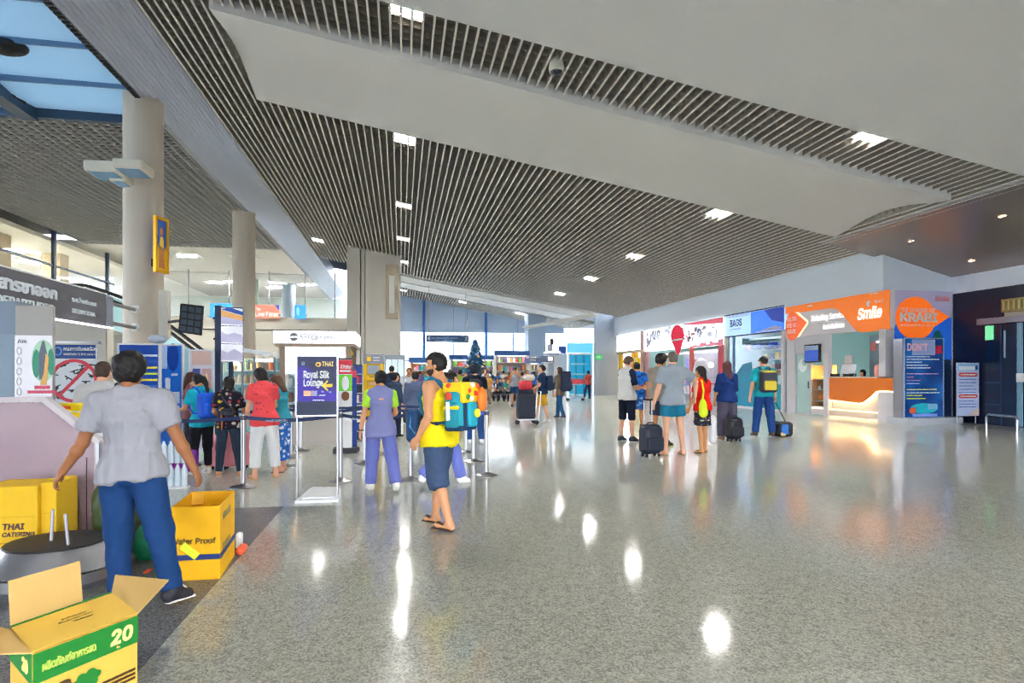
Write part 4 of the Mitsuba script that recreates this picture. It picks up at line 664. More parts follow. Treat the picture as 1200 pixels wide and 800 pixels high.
for z in (.55, .95, 1.32): put(t + '__niche_shelf', fo.rect(oy(951.5), z, oy(966.5), z + .02, -.5, .45), TEALG)
put(t + '__niche_base', fo.rect(oy(951.5), .05, oy(966), .35, -.5, .5), PALE); put(t + '__niche_light', fo.rect(oy(952), .27, oy(966), .3, 0, .02), WHITE, emit=[5, 3, .9])
for s, (x, z, hh, c, lab) in enumerate(((958, .58, .22, '#e07a2a', 'orange box on the lowest niche shelf'), (963, .58, .15, '#d9a070', 'tan box on the lowest niche shelf'), (960, .98, .2, '#4a4038', 'dark ornament on the middle niche shelf'), (964, .98, .26, '#d8601a', 'orange ornament on the middle niche shelf'), (957, .98, .16, '#b9a890', 'beige ornament on the middle niche shelf'))):
    p = fo.p(oy(x), z, -.22); single('niche_ornament', MB().lathe([(0, 0), (.12, 0), (.14, hh * .5), (.08, hh * .8), (.06, hh), (0, hh)], p, 14), mat(c, .4), lab, 'ornament', smooth=40)
tt = thing('office_screen', 'black television above the lit niche of the office', 'television'); put(tt + '__case', fo.rect(oy(946), 1.95, oy(963), 2.62, .02, .1), BLACK); put(tt + '__screen', fo.rect(oy(946.7), 2.0, oy(962.3), 2.57, .12, .006), mat('#20409a', .2), emit=[.03, .07, .3]); put(tt + '__screen_top', fo.rect(oy(946.7), 2.4, oy(962.3), 2.57, .126, .004), mat('#9fb0d0', .2)); put(tt + '__bracket', fo.rect(oy(952), 2.2, oy(957), 2.4, -.02, .06), DARK)
t = thing('orange_counter', 'orange service counter with a wavy lower edge and glowing light line', 'counter')
c0, c1 = oy(972.5), OY0 - 17.85; cw = c1 - c0
def counter_edge(o=0): return [(c0, .62 + o), (c0 + cw * .5, .56 + o), (c0 + cw * .56, .60 + o), (c0 + cw * .68, .82 + o), (c0 + cw * .74, .96 + o), (c0 + cw * .8, 1.0 + o), (c1, 1.0 + o)]
c1 = oy(1048); cw = c1 - c0
put(t + '__orange_front', fo.shape(sg.Polygon([(c0, 1.4)] + counter_edge() + [(c1, 1.4)]), -.09, .1), mat('#e0700c', .35)); put(t + '__top', fo.rect(c0, 1.4, OY0 - 17.85, 1.44, -.65, .66), mat('#cfc3b4', .4)); put(t + '__body', fo.rect(c0, .3, OY0 - 17.85, 1.4, -.4, .3), mat('#cbc0ba', .45))
c2 = OY0 - 17.85
put(t + '__light_line', fo.shape(sg.LineString(counter_edge(-.015)).buffer(.022), -.1, .1), WHITE, emit=[9, 5.6, 1.9]); put(t + '__plinth', fo.rect(c0, .0, c2, .3, -.4, .40), mat('#d2c4b4', .45)); put(t + '__plinth_light', fo.rect(c0, .27, c2, .3, .0, .02), WHITE, emit=[5, 3.0, .9]); put(t + '__floor_light', fo.rect(c0, .02, c2, .045, .0, .02), WHITE, emit=[2.5, 1.6, .5])
put(t + '__end_post', fo.rect(c2, 0, c1 - .02, 1.0, -.26, .25), PALE)
tt = thing('office_interior', 'teal glass partitions inside the office behind the counter', 'partition')
for i, (a, b, z1, c) in enumerate(((973, 983, 2.9, '#8aa0ac'), (984, 1004, 2.75, '#5fa0a2'), (1005, 1018, 2.6, '#a5cfd0'), (1019, 1033, 2.75, '#9cc4ca'))): put(tt + '__pane', fo.rect(oy(a), .1, oy(b), z1, -1.6 - .2 * i, .03), mat(c, .25, 0, .5))
put(tt + '__frame', fo.rect(oy(983), .1, oy(984), 2.9, -1.6, .06), mat('#5f7080', .4)); put(tt + '__ceiling_strip', fo.rect(oy(985), 2.62, oy(1030), 2.68, -1.5, .1), WHITE, emit=[5, 5, 5])
single('pink_bottle', MB().lathe([(0, 0), (.13, 0), (.14, .2), (.12, .36), (.05, .4), (0, .42)], fo.p(oy(1022), 1.44, -.25), 16), mat('#e09a8f', .4), 'pink standing card on the orange counter beside the receptionist', 'ornament', smooth=40)
for px, s, lab in ((975, .16, 'small black box at the far end of the orange counter'), (991, .18, 'small black box beside the white papers on the orange counter'), (1033, .1, 'small black box at the near end of the orange counter')): p = fo.p(oy(px), 1.44, -.15); single('counter_box', B(p - [.12, s, 0], p + [.12, s, .1]), BLACK, lab, 'box')
p = fo.p(oy(987), 1.44, -.2); single('paper_holder', MB().slab([p + [-.03, .35, 0], p + [-.03, -.35, 0], p + [.06, -.35, .42], p + [.06, .35, .42]], (.02, 0, 0)), mat('#dfe4ea', .4), 'white sheets in a holder on the orange counter', 'paper holder')
p = fo.p(oy(980), 1.44, -.5); single('brochure_rack', MB().box(p + [-.05, -.2, 0], p + [.05, .2, .05]).box(p + [-.03, -.18, .05], p + [.03, .18, .75]), mat('#a9b4bf', .4), 'tall pale brochure rack at the far end of the orange counter', 'rack')
k = single('red_notice', fo.rect(oy(975), 2.35, oy(981), 2.65, -1.55, .02), mat('#e08a84', .4), 'small red notice behind the office glass', 'notice')
# bag shop
f = RF(27.5, 3.28, XR + .2); w = 27.5 - 22.85; h = .95
t = thing('bags_sign', 'blue and white backlit bag shop sign', 'sign'); put(t + '__panel', f.rect(0, 0, w, h, 0, .2), mat('#6fa0e8', .4), emit=[.42, .60, .95])
put(t + '__blue_print', f.shape(sg.Polygon([(w * .48, 0.02), (w, .02), (w, h - .02), (w * .48, h - .02)]), .2, .01), mat('#2a5ae0', .3), emit=[.03, .17, .85]); put(t + '__dark_blue_print', f.shape(sg.Polygon([(w * .7, h - .02), (w, h - .02), (w, .3), (w * .82, .45)]), .21, .006), mat('#1a3ac0', .3)); put(t + '__cloud_print', f.shape(sg.Polygon([(w * .55, .03), (w * .98, .03), (w * .98, .14), (w * .85, .22), (w * .72, .13)]), .216, .006), mat('#c9bfe6', .3)); put(t + '__lettering', f.text(w * .1, .42, 'BAGS', .3, .2, width=w * .22, bold=2), mat('#2a3550', .5)); put(t + '__small_lettering', f.rect(w * .1, .28, w * .3, .31, .2, .006), mat('#7d8fc0', .5)); put(t + '__edge', f.rect(-.02, -.04, w + .02, 0, 0, .24), mat('#1f3a66', .4)); put(t + '__top_edge', f.rect(-.02, h, w + .02, h + .04, 0, .24), mat('#1f3a66', .4))
f = RF(27.5)
t = thing('bag_shop', 'glazed bag shop front with teal lower print', 'shop front'); put(t + '__glass', f.rect(.15, 0, w - .1, 3.24, -.05, .012), 'glass_sheet'); put(t + '__post', f.rect(0, 0, .15, 3.24, -.1, .16), mat('#d9d6c8', .4)); put(t + '__post', f.rect(w - .12, 0, w, 3.24, -.1, .16), PALE); put(t + '__kerb', f.rect(0, 0, w, .1, -.1, .14), PALE)
put(t + '__wave_print', f.shape(sg.Polygon([(.2, .1), (.2, .75), (.9, 1.5), (1.5, 1.95), (2.2, 2.05), (2.6, .1)]), -.03, .008), mat('#1f86a8', .35)); put(t + '__wave_print', f.shape(sg.Polygon([(2.6, .1), (2.4, .7), (3.4, 1.0), (w - .2, 1.1), (w - .2, .1)]), -.03, .008), mat('#1f93a0', .35)); put(t + '__pale_film', f.shape(sg.Polygon([(1.1, 1.6), (1.6, 2.1), (2.5, 2.15), (2.7, .9), (w - .2, 1.15), (w - .2, 1.5), (3.4, 1.3), (2.2, 2.05)]).buffer(0), -.02, .006), mat('#b6d9dc', .35))
put(t + '__back_wall', f.rect(0, 0, w, 4, -2.6, .05), mat('#86b0a8', .5)); put(t + '__inner_light', f.rect(.4, 3.1, w - .4, 3.16, -1.4, .4), WHITE, emit=[.45, .6, .6])
for i in range(3): put(t + '__shelf', f.rect(1.2, 1.7 + i * .45, w - .3, 1.73 + i * .45, -1.6, .5), WHITE)
rng = random.Random(3); BC = {'#2a4fb8': 'blue', '#e0a83a': 'ochre', '#d98a7a': 'salmon', '#e8e6e0': 'white', '#243a78': 'navy', '#e8c81f': 'yellow'}
for i in range(20):
    c = rng.choice(list(BC)); q = f.p(1.4 + (i % 7) * .43, 1.73 + (i // 7) * .45, -1.3)
    single('shelf_bag', roundbox(q + [-.1, -.15, 0], q + [.1, .15, rng.uniform(.18, .34)], .04, 8), mat(c, .5), f'{BC[c]} bag on the {["lower", "middle", "upper"][i // 7]} shelf of the glazed bag shop', 'bag', 'bags on the shelves of the bag shop', smooth=True)
for i in range(8):
    c = rng.choice(['#2a4fb8', '#243a78', '#d98a7a']); q = f.p(.9 + i * .45, 2.75, -.7); m = MB().blob(q, (.16, .2, .14), 2)
    k = single('hanging_cushion', m, mat(c, .6), f'{BC[c]} neck cushion hanging under the bag shop ceiling', 'cushion', 'hanging cushions of the bag shop', smooth=True)
put(t + '__hanging_rail', f.rect(.6, 2.9, w - .4, 2.94, -.72, .05), STEELB)
# red and chrome shop
f = RF(37.2, 2.9); w = 37.2 - 27.5; h = 1.3
t = thing('glitter_shop', 'bright white and red shop front with glittering sign letters', 'shop front'); put(t + '__fascia', f.rect(0, 0, w, h, -.1, .2), mat('#d9d6da', .3), emit=[2.4, 2.4, 2.5])
put(t + '__red_corner', f.shape(sg.Polygon([(w * .5, h), (w, h), (w, h - .28), (w * .75, h - .16)]), .1, .02), mat('#d43a4c', .4), emit=[.30, .08, .11]); put(t + '__red_strip', f.shape(sg.Polygon([(w * .6, .0), (w, 0), (w, .28), (w * .8, .2)]), .1, .02), mat('#c8566a', .4), emit=[.3, .1, .14])
rng = random.Random(9); m = MB()
gl = []
for i in range(26):
    x, y = rng.uniform(.25, w - .6), rng.uniform(.2, .8)
    if 3.2 < x < 4.6: continue
    q = sg.box(x, y, x + rng.uniform(.06, .14), y + rng.uniform(.25, .5)); gl.append(shapely.affinity.skew(q if rng.random() < .6 else ell(x, y + .2, .2, .24, 16).difference(ell(x, y + .2, .09, .13, 16)), rng.uniform(-20, 20)))
for q in gl: put(t + '__chrome_ornament', f.shape(q, .12 + .004 * rng.randrange(6), .05), mat(rng.choice(['#e9e9ee', '#9a9aa4', '#6f6f7a']), .15, .7))
for i in range(75):
    x, y = rng.uniform(.1, w - .5), rng.uniform(.05, h - .12)
    if y > h - .4 and x > w * .5: continue
    put(t + '__mirror_tile', f.rect(x, y, x + rng.uniform(.15, .5), y + rng.uniform(.06, .26), .1, .03), mat(rng.choice(['#8f8f98', '#f0f0f4', '#a8a4b0', '#c9c6d0']), .15, .6))
tt = thing('red_pin_sign', 'tall red pointed sign hanging in front of the glittering shop', 'sign')
pin = shapely.union_all([ell(0, .2, .33, .58), sg.Polygon([(-.33, .1), (.33, .1), (0.1, -.8), (-.02, -.8)])])
f2 = Frame((XR - .5, 31.6, 3.35), (.85, -.5, 0)); put(tt + '__panel', f2.shape(pin, 0, .1), mat('#d02a40', .4), emit=[.28, .012, .035]); put(tt + '__white_band', f2.shape(sg.Polygon([(-.3, -.1), (.3, 0), (.3, .08), (-.3, .0)]), .1, .01), WHITE); put(tt + '__bracket', f2.rect(-.05, 0, .5, .1, -.1, .08), STEELB)
f = RF(37.2)
for x, c in ((0, '#b98f90'), (w - .55, '#c8323f'), (w * .63, '#d05a4a')): put(t + '__post', f.rect(x, 0, x + (.3 if x else .4), 2.9, -.05, .12), mat(c, .4))
put(t + '__post', f.rect(w - .2, 0, w, 3.3, -.05, .14), mat('#d82a40', .4)); put(t + '__back_wall', f.rect(0, 0, w, 2.95, -2.5, .05), mat('#c4c2cc', .5)); put(t + '__lilac_wall', f.rect(w * .74, 0, w - .4, 2.6, -.8, .05), mat('#b7b2c6', .5)); put(t + '__red_rail', f.rect(w * .6, 1.0, w - .3, 1.06, -.3, .06), mat('#d03a4a', .4)); put(t + '__ceiling_light', f.rect(.5, 2.7, w - .5, 2.76, -1.6, .6), WHITE, emit=[2, 2, 2.1]); put(t + '__red_screen', f.rect(w * .5, .6, w * .6, 2.3, -.6, .05), mat('#cf4a3f', .4)); put(t + '__blue_screen', f.rect(w * .43, .9, w * .49, 2.4, -.7, .05), mat('#8f9fe8', .4)); put(t + '__white_lamp', MB().blob(f.p(w * .68, 2.0, -.9), .14), LB, emit=[14, 11, 8])
single('white_partition', MB().lathe([(.5, 0), (.55, 1.2), (.3, 2.2), (0, 2.4)], f.p(w * .69, 0, -.3), 20), mat('#dcdde2', .4), 'white rounded display behind the woman with the yellow bag', 'display stand', smooth=40)
rng = random.Random(21)
for i in range(30):
    c = rng.choice(['#d8334a', '#e6e2e6', '#b03a5a', '#8a8a9a', '#f0c0c8']); q = f.p(.5 + (i % 10) * .42, .45 + (i // 10) * .55, -.9)
    single('boxed_gift', B(q + [-.15, -.15, 0], q + [.15, .15, rng.uniform(.25, .45)]), mat(c, .4), f'{dict(zip(["#d8334a", "#e6e2e6", "#b03a5a", "#8a8a9a", "#f0c0c8"], ["red", "white", "dark pink", "grey", "pale pink"]))[c]} gift box on the {["bottom", "middle", "top"][i // 10]} shelf of the glittering shop', 'gift box', 'gift boxes of the glittering shop')
for i in range(3): put(t + '__shelf', f.rect(.3, .42 + i * .55, 5, .45 + i * .55, -1.1, .4), WHITE)
# yellow shop at the far end of the right wall
f = RF(42.2); w = 42.2 - 37.2
t = thing('yellow_shop', 'yellow shop front with a white light band at the far end of the right wall', 'shop front'); put(t + '__light_band', f.rect(0, 3.05, w, 4.2, -.05, .2), WHITE, emit=[2.3, 2.3, 2.35]); put(t + '__yellow_wall', f.rect(0, 0, w, 3.05, -1.6, .05), mat('#e2ae14', .4)); put(t + '__yellow_post', f.rect(.2, 0, .8, 3.0, -.05, .15), mat('#e8b818', .4)); put(t + '__yellow_post', f.rect(3.2, 0, 3.9, 2.6, -.05, .15), mat('#eecb2a', .4)); put(t + '__ochre_post', f.rect(1.5, 0, 2.4, 3.0, -.5, .15), mat('#c9921a', .4)); put(t + '__awning', f.rect(0, 2.9, w, 3.05, -.05, .3), mat('#c9b48a', .4)); put(t + '__inner_light', f.rect(.3, 2.8, w - .3, 2.85, -1.2, .4), WHITE, emit=[5, 4.6, 3.5]); put(t + '__side_post', f.rect(w - .4, 0, w, 4.2, -.05, .25), mat('#b98f88', .4))
for i in range(12):
    q = f.p(2.6 + (i % 4) * .5, .5 + (i // 4) * .6, -.9); c = rng.choice(['#e8d84a', '#7f8a3a', '#e6e0d0', '#c87a2a'])
    single('yellow_shop_goods', B(q + [-.15, -.15, 0], q + [.15, .15, .4]), mat(c, .4), f'{dict(zip(["#e8d84a", "#7f8a3a", "#e6e0d0", "#c87a2a"], ["yellow", "olive", "cream", "orange"]))[c]} packet on the {["bottom", "middle", "top"][i // 4]} shelf of the yellow shop', 'packet', 'packets of the yellow shop')
for i in range(3): put(t + '__shelf', f.rect(2.4, .47 + i * .6, 4.6, .5 + i * .6, -1.1, .4), WHITE)
# wall panel with the orange drop, stand-up boards, barrier
f = Frame((15.35, 17.6, 0), (1, 0, 0)); w = 17.5 - 15.35 - .05
t = thing('krabi_wall_panel', 'wall panel with a big orange drop above a blue sea print', 'wall panel')
put(t + '__panel', f.rect(0, 2.0, w, 4.18, 0, .03), mat('#a9a4c0', .4), emit=[.08, .07, .11])
sea = sg.Polygon([(0, 2.0), (w, 2.0), (w, 3.34), (w * .88, 3.34), (w * .7, 3.1), (w * .5, 2.8), (0, 3.1)])
put(t + '__sea_print', f.shape(sea, .03, .006), mat('#1f4fb0', .35), emit=[.008, .06, .28]); put(t + '__island_print', f.shape(ell(w * .75, 2.6, .17, .34), .036, .006), mat('#1f6a6a', .4))
drop = shapely.union_all([ell(w * .36, 3.3, .72, .68), sg.Polygon([(w * .36, 3.955), (w * .62, 3.7), (w * .95, 3.36), (w * .7, 3.05), (w * .36, 2.65)])]).buffer(.05).buffer(-.05)
put(t + '__orange_drop', f.shape(drop, .042, .02), mat('#e8641a', .4), emit=[.55, .10, .01])
for s, y, hh, ww, b in (('THE CHARMS OF', 3.5, .12, .62, 1), ('KRABI', 3.2, .26, .66, 3), ('ANDAMAN SEA', 3.04, .07, .62, 0)): put(t + '__lettering', f.text(w * .09, y, s, hh, .062, width=w * ww * .98, bold=b), WHITE)
put(t + '__logo_lettering', f.text(w * .7, 3.86, 'Smile', .16, .03, width=w * .26, slant=.2, bold=2), mat('#d87a70', .4))
put(t + '__lower_wall', f.rect(0, .0, w, 2.0, 0, .02), mat('#33507f', .4)); put(t + '__edge', f.rect(w, 0, w + .04, 4.18, 0, .04), mat('#b9bccb', .4)); put(t + '__edge', f.rect(-.04, 0, 0, 4.18, 0, .04), mat('#c9c6cf', .4))
yy = 16.75; f = Frame((14.98, yy, .2), (1, .04, 0)); w, h = 1.42, 2.4
t = thing('safety_notice_board', 'tall glossy blue notice board on a grey plinth by the wall panel', 'notice board')
def f_blue(p, n, uv): return mikit.mix(lin('#0d2a78'), lin('#2a7fd0'), mikit.smoothstep(.2, .8, mikit.fbm(p.x * 1.1 + 4, p.z * .9)))
put(t + '__panel', f.rect(0, 0, w, h, -.25, .25), mat(mikit.proc(f_blue), .12, 0, .5)); put(t + '__side_panel', MB().slab([f.p(-.01, 0, -.35), f.p(-.01, 0, 0), f.p(-.01, h, 0), f.p(-.01, h, -.35)], (-.05, 0, 0)), mat('#9a9aa8', .15, .8)); put(t + '__frame', f.shape(sg.box(-.02, 0, w + .02, h + .03).difference(sg.box(.015, .015, w - .015, h)), .0, .012), mat('#b9d0e0', .2, .6))
put(t + '__glare_panel', f.rect(.28, h - .5, w - .3, h - .02, .002, .004), mat('#9faed8', .15)); put(t + '__title', f.text(.1, h - .36, 'DON\'T', .2, .007, width=.75, bold=3), mat('#f0b9c8', .4)); put(t + '__red_square', f.rect(w - .28, h - .45, w - .06, h - .2, .004, .006), mat('#d02a4a', .4))  # pale plate behind the title paints a glare on the glossy board
for i, (y, x1, c) in enumerate(((1.84, .92, '#d5e2f4'), (1.76, 1.3, '#d5e2f4'), (1.67, .6, '#d5e2f4'), (1.58, .85, '#d5e2f4'), (1.5, .95, '#d5e2f4'), (1.32, 1.25, '#b9a0d0'), (1.22, .3, '#c08ab0'), (1.12, .55, '#c08ab0'), (1.02, .5, '#9fb0e0'), (.84, 1.2, '#dfe6a0'), (.74, 1.3, '#c9dce8'), (.66, .6, '#e2dc3a'), (.57, .75, '#e2dc3a'))): put(t + '__print_line', f.rect(.08, y, .08 + x1 * .92, y + .03, .001, .004), mat(c, .4))
put(t + '__fish_print', f.shape(ell(w * .5, .28, .5, .16), .001, .003), mat('#2ab0c0', .4)); put(t + '__coral_print', f.shape(ell(.3, .22, .12, .1), .004, .003), mat('#e0603a', .4)); put(t + '__pale_print', f.rect(.85, .25, 1.2, .42, .004, .003), mat('#7fb8d8', .4)); put(t + '__low_print', f.rect(.3, .03, 1.2, .12, .001, .003), mat('#7a9ae0', .4))
put(t + '__plinth', MB().slab([(14.85, 16.45, 0), (17.0, 16.7, 0), (17.0, 17.5, 0), (14.85, 17.3, 0)], (0, 0, .2)), mat('#b6bac0', .4))
yy = 16.55; f = Frame((16.6, yy, .25), (1, .05, .0)); w, h = .82, 1.62
t = thing('standing_notice', 'white standing notice with two red headings right of the blue board', 'notice board'); put(t + '__panel', f.rect(0, 0, w, h, 0, .03), mat('#b7c2e0', .4)); put(t + '__header', f.rect(.02, h - .24, w - .02, h - .04, .03, .004), mat('#7fb6d8', .4)); put(t + '__title_plate', f.rect(.06, h - .22, w - .16, h - .1, .034, .004), mat('#e6eaf2', .4)); put(t + '__emblem', f.shape(ell(w - .1, h - .15, .05, .07), .034, .004), mat('#2a4a9a', .4))
for y in (h - .42, h - 1.08): put(t + '__red_heading', f.shape(rbox(.06, y, w - .06, y + .12, .055), .03, .005), mat('#d8504c', .4)); put(t + '__heading_line', f.rect(.12, y + .04, w - .12, y + .075, .035, .003), WHITE)
for i, y in enumerate((h - .52, h - .62, h - .72, h - .82, h - .92, h - 1.18, h - 1.27, h - 1.36)): put(t + '__text_line', f.rect(.06, y, w - .1 - .1 * (i % 3 == 2), y + .03, .03, .003), mat('#6f8ac0', .4))
put(t + '__sand_print', f.shape(sg.Polygon([(w * .5, .02), (w - .02, .02), (w - .02, .25)]), .03, .003), mat('#d8c0b0', .4))
for x in (.05, w - .08): put(t + '__leg', MB().tube([f.p(x, .1, -.02), f.p(x, -.25, -.02)], .016, 8), STEELB)
put(t + '__foot', MB().tube([f.p(.0, -.235, .15), f.p(w + .05, -.235, .15)], .015, 8), STEELB); put(t + '__foot', MB().tube([f.p(w - .06, -.235, -.2), f.p(w - .06, -.235, .2)], .015, 8), STEELB)
t = thing('floor_barrier', 'low curved steel barrier in front of the dark wall', 'barrier'); a, b = PY(1156, 490, 15.4), PY(1192, 491, 14.3); a[2] = b[2] = .38
pts = [a * [1, 1, 0], a * [1, 1, 0] + [0, 0, .28], a + (b - a) * .06, a + (b - a) * .5, a + (b - a) * .94, b * [1, 1, 0] + [0, 0, .28], b * [1, 1, 0]]
put(t + '__rail', MB().tube(pts, .035, 12), CHROME, smooth=40)
# dark wall: automatic door, exit plate, air vent
DW = Frame((17.5, 17.6, 0), (0, -1, 0)); dy = lambda px: 17.6 - PX(px, 430, 17.5)[1]
t = thing('automatic_door', 'dark glass automatic door with a pale track in the navy wall', 'door'); put(t + '__track', DW.rect(dy(1151), 3.02, dy(1215), 3.2, 0, .2), mat('#8f8a98', .35, .3)); put(t + '__dark_leaf', DW.rect(dy(1157), .02, dy(1194), 3.0, 0, .06), mat('#0f2038', .15, 0, .5)); put(t + '__leaf_frame', DW.rect(dy(1175), .02, dy(1177), 3.0, .06, .03), mat('#1c3054', .3)); put(t + '__edge_strip', DW.rect(dy(1194), .02, dy(1199), 3.0, 0, .07), mat('#7fa8bf', .2, 0, .5)); put(t + '__handle', DW.rect(dy(1195), 1.3, dy(1206), 1.55, .07, .05), WHITE); put(t + '__glass_mark', DW.rect(dy(1179), 2.0, dy(1181), 2.8, .07, .02), mat('#9fb4c4', .3))
for z in (.6, 1.25): put(t + '__rail', DW.rect(dy(1157), z, dy(1175), z + .03, .06, .01), mat('#2a3a60', .3))
single('exit_plate', DW.rect(dy(1158), 2.55, dy(1167.5), 2.98, .09, .02), mat('#6fdc9a', .4), 'small green plate under the door track', 'sign', emit=[.14, .5, .25])
t = thing('air_vent', 'brass coloured air vent high on the navy wall', 'vent'); put(t + '__frame', DW.shape(sg.box(dy(1176), 3.34, dy(1215), 3.72).difference(sg.box(dy(1177), 3.40, dy(1214), 3.66)), 0, .08), mat('#9a8a5a', .35, .5)); put(t + '__light', DW.rect(dy(1177), 3.38, dy(1214), 3.68, .0, .02), mat('#8f8a60', .5)); put(t + '__deflector', DW.rect(dy(1181), 3.2, dy(1215), 3.32, .0, .12), mat('#a8a090', .4))
for i in range(9): put(t + '__slat', DW.rect(dy(1177) + i * .16, 3.4, dy(1177) + i * .16 + .06, 3.66, .02, .05), mat('#c9b97a', .35, .5))
# dome camera under the panels
t = thing('dome_camera', 'white dome security camera hanging between the two big panels', 'security camera'); c = PY(652, 78, 11.9); top = zc(c[0])
put(t + '__stem', MB().tube([(c[0], c[1], top + .1), (c[0], c[1], c[2] + .27)], .035, 12), STEELB, smooth=40); put(t + '__body', MB().lathe([(.035, .3), (.07, .25), (.13, .1), (.15, -.02), (.14, -.09), (.12, -.10)], c, 24), mat('#d5d2c4', .35), smooth=40); put(t + '__lens_dome', MB().lathe([(.11, -.09), (.10, -.13), (.06, -.165), (0, -.18)], c, 20), mat('#2a2f38', .08, 0, .6), smooth=True)
t = thing('exit_sign', 'small green exit sign on the blue-grey wall at the far right', 'sign'); c = PY(702, 418, 43); fr = Frame((c[0] - .25, 43.18, c[2] - .2), (1, 0, 0)); put(t + '__panel', fr.rect(0, 0, .55, .4, 0, .05), mat('#2a9a5a', .4), emit=[.03, .28, .1]); put(t + '__lettering', fr.text(.08, .12, 'EXIT', .15, .05, width=.4, bold=1), WHITE)
# ------------------------------------------------------------------ far shops, tree, signs
t = thing('hanging_direction_sign', 'blue hanging direction sign in front of the end window', 'sign'); yy = 44.0; a, b = PY(500, 400.5, yy), PY(549, 400.5, yy); h = PY(520, 392.8, yy)[2] - a[2]
fr = Frame(a, (1, 0, 0)); w = b[0] - a[0]; put(t + '__panel', fr.rect(0, 0, w, h, -.1, .1), mat('#3f5f8c', .4)); put(t + '__lettering', fr.text(w * .12, h * .5, 'ประตูทางออกขึ้นเครื่อง', h * .26, .0, width=w * .62, thai=True, bold=1), mat('#9fc0ec', .4)); put(t + '__dots', fr.rect(w * .2, h * .14, w * .62, h * .26, 0, .01), mat('#9fc0ec', .4)); put(t + '__arrow', fr.shape(sg.Polygon([(w * .02, h * .5), (w * .07, h * .85), (w * .07, h * .15)]), 0, .01), WHITE); put(t + '__number', fr.text(w * .91, h * .2, '2', h * .55, 0, bold=2), WHITE)
for x in (.15, w - .2): put(t + '__hanger', MB().tube([fr.p(x, h, -.05), fr.p(x, zc(fr.p(x, 0)[0]) - fr.o[2] + .1, -.05)], .02, 6), STEELB)
rng = random.Random(31)
COL = {'#d84a3a': 'red', '#e89a5a': 'orange', '#f0e6d8': 'cream', '#3a6ac8': 'blue', '#2fa8b0': 'turquoise', '#e8d84a': 'yellow', '#d87a9a': 'pink', '#6fa04a': 'green', '#7a5a8a': 'purple', '#f4f4f2': 'white'}
def shop(name, label, cat, px0, px1, pytop, yy, col, levels, n, goods, frame=True, depth=1.0):
    a, b = PY(px0, pytop, yy), PY(px1, pytop, yy); zt = a[2]; t = thing(name, label, cat); w = b[0] - a[0]
    put(t + '__back', B((a[0], yy + depth, 0), (b[0], yy + depth + .08, zt)), mat(col, .5)); put(t + '__side', B((a[0], yy, 0), (a[0] + .08, yy + depth, zt)), mat(col, .5)); put(t + '__side', B((b[0] - .08, yy, 0), (b[0], yy + depth, zt)), mat(col, .5)); put(t + '__header', B((a[0] - .1, yy - .1, zt - .32), (b[0] + .1, yy + depth, zt)), mat('#2f5fa0', .4))
    put(t + '__strip_light', B((a[0] + .2, yy - .05, zt - .4), (b[0] - .2, yy + .15, zt - .36)), WHITE, emit=[7, 6.7, 6.2])
    zs = np.linspace(.45, zt - .85, levels)
    for z in zs: put(t + '__shelf', B((a[0] + .08, yy + .1, z - .04), (b[0] - .08, yy + depth, z)), WHITE)
    for li, z in enumerate(zs):
        for i in range(n):
            c = rng.choice(list(COL)); x = a[0] + .2 + (i + .5) * (w - .4) / n; s = (w - .4) / n * .42; hh = rng.uniform(.25, .48)
            m = MB()
            if rng.random() < .6: m.box((x - s, yy + .25, z), (x + s, yy + .6, z + hh))
            else: m.lathe([(0, 0), (s, .02), (s, hh * .6), (s * .5, hh * .85), (s * .5, hh), (0, hh)], (x, yy + .45, z), 10)
            single(name + '_goods', m, mat(c, .45), f'{COL[c]} goods on the {["bottom", "second", "third", "top", "upper"][li]} shelf of the {goods}', 'goods', 'goods of the ' + goods)
    return t, a, b
shop('souvenir_shop', 'brightly stocked souvenir shop behind the waiting crowd', 'shop', 581, 619, 411, 47.0, '#d9d2c8', 4, 9, 'souvenir shop behind the crowd')
shop('snack_shop', 'orange lit snack shop left of the decorated tree', 'shop', 481, 503, 419, 43.0, '#e0a070', 3, 5, 'orange lit snack shop')
shop('book_shop', 'pale shop with turquoise boxes behind the decorated tree', 'shop', 528, 579, 416, 49.0, '#d0d8d8', 4, 8, 'pale shop behind the tree')
shop('toy_shop', 'small shop with red and yellow goods left of the grey pier', 'shop', 620, 632, 420, 44.5, '#dcd6d0', 4, 4, 'small shop by the far pier')
# turquoise glass shop at the far right
t = thing('turquoise_shop', 'turquoise glass shop front at the far right end', 'shop front'); yy = 45.0; X_ = lambda px: PY(px, 430, yy)[0]; Zp = lambda py: PY(680, py, yy)[2]
put(t + '__panel', B((X_(667), yy, .05), (X_(692), yy + .06, Zp(415.5))), mat('#1f9ac0', .25), emit=[.01, .17, .27]); put(t + '__frame', MB().poly(sg.box(X_(665.5), 0, X_(693.5), Zp(414)).difference(sg.box(X_(667), .05, X_(692), Zp(415.8))), (0, yy + .02, 0), (1, 0, 0), (0, 0, 1), .1), mat('#d5e2ea', .4))
for i in range(3): put(t + '__shelf_row', B((X_(669), yy - .05, .7 + i * .75), (X_(682 + i * 3), yy, .82 + i * .75)), mat('#a9dcec', .3))
for px in (675, 684): put(t + '__mullion', B((X_(px) - .03, yy - .03, 0), (X_(px) + .03, yy + .01, Zp(415))), mat('#0f6a9a', .3))
put(t + '__upper_window', B((X_(665), yy + .1, Zp(413.5)), (X_(695), yy + .16, Zp(402))), mat('#5ab8e0', .3), emit=[.12, .42, .6]); put(t + '__upper_light', B((X_(662), yy + .2, Zp(401.5)), (X_(697), yy + .28, Zp(384))), WHITE, emit=[1.5, 1.5, 1.55]); put(t + '__blue_window', B((X_(655), yy + .1, Zp(414)), (X_(664), yy + .16, Zp(406))), mat('#2a5ab0', .3))
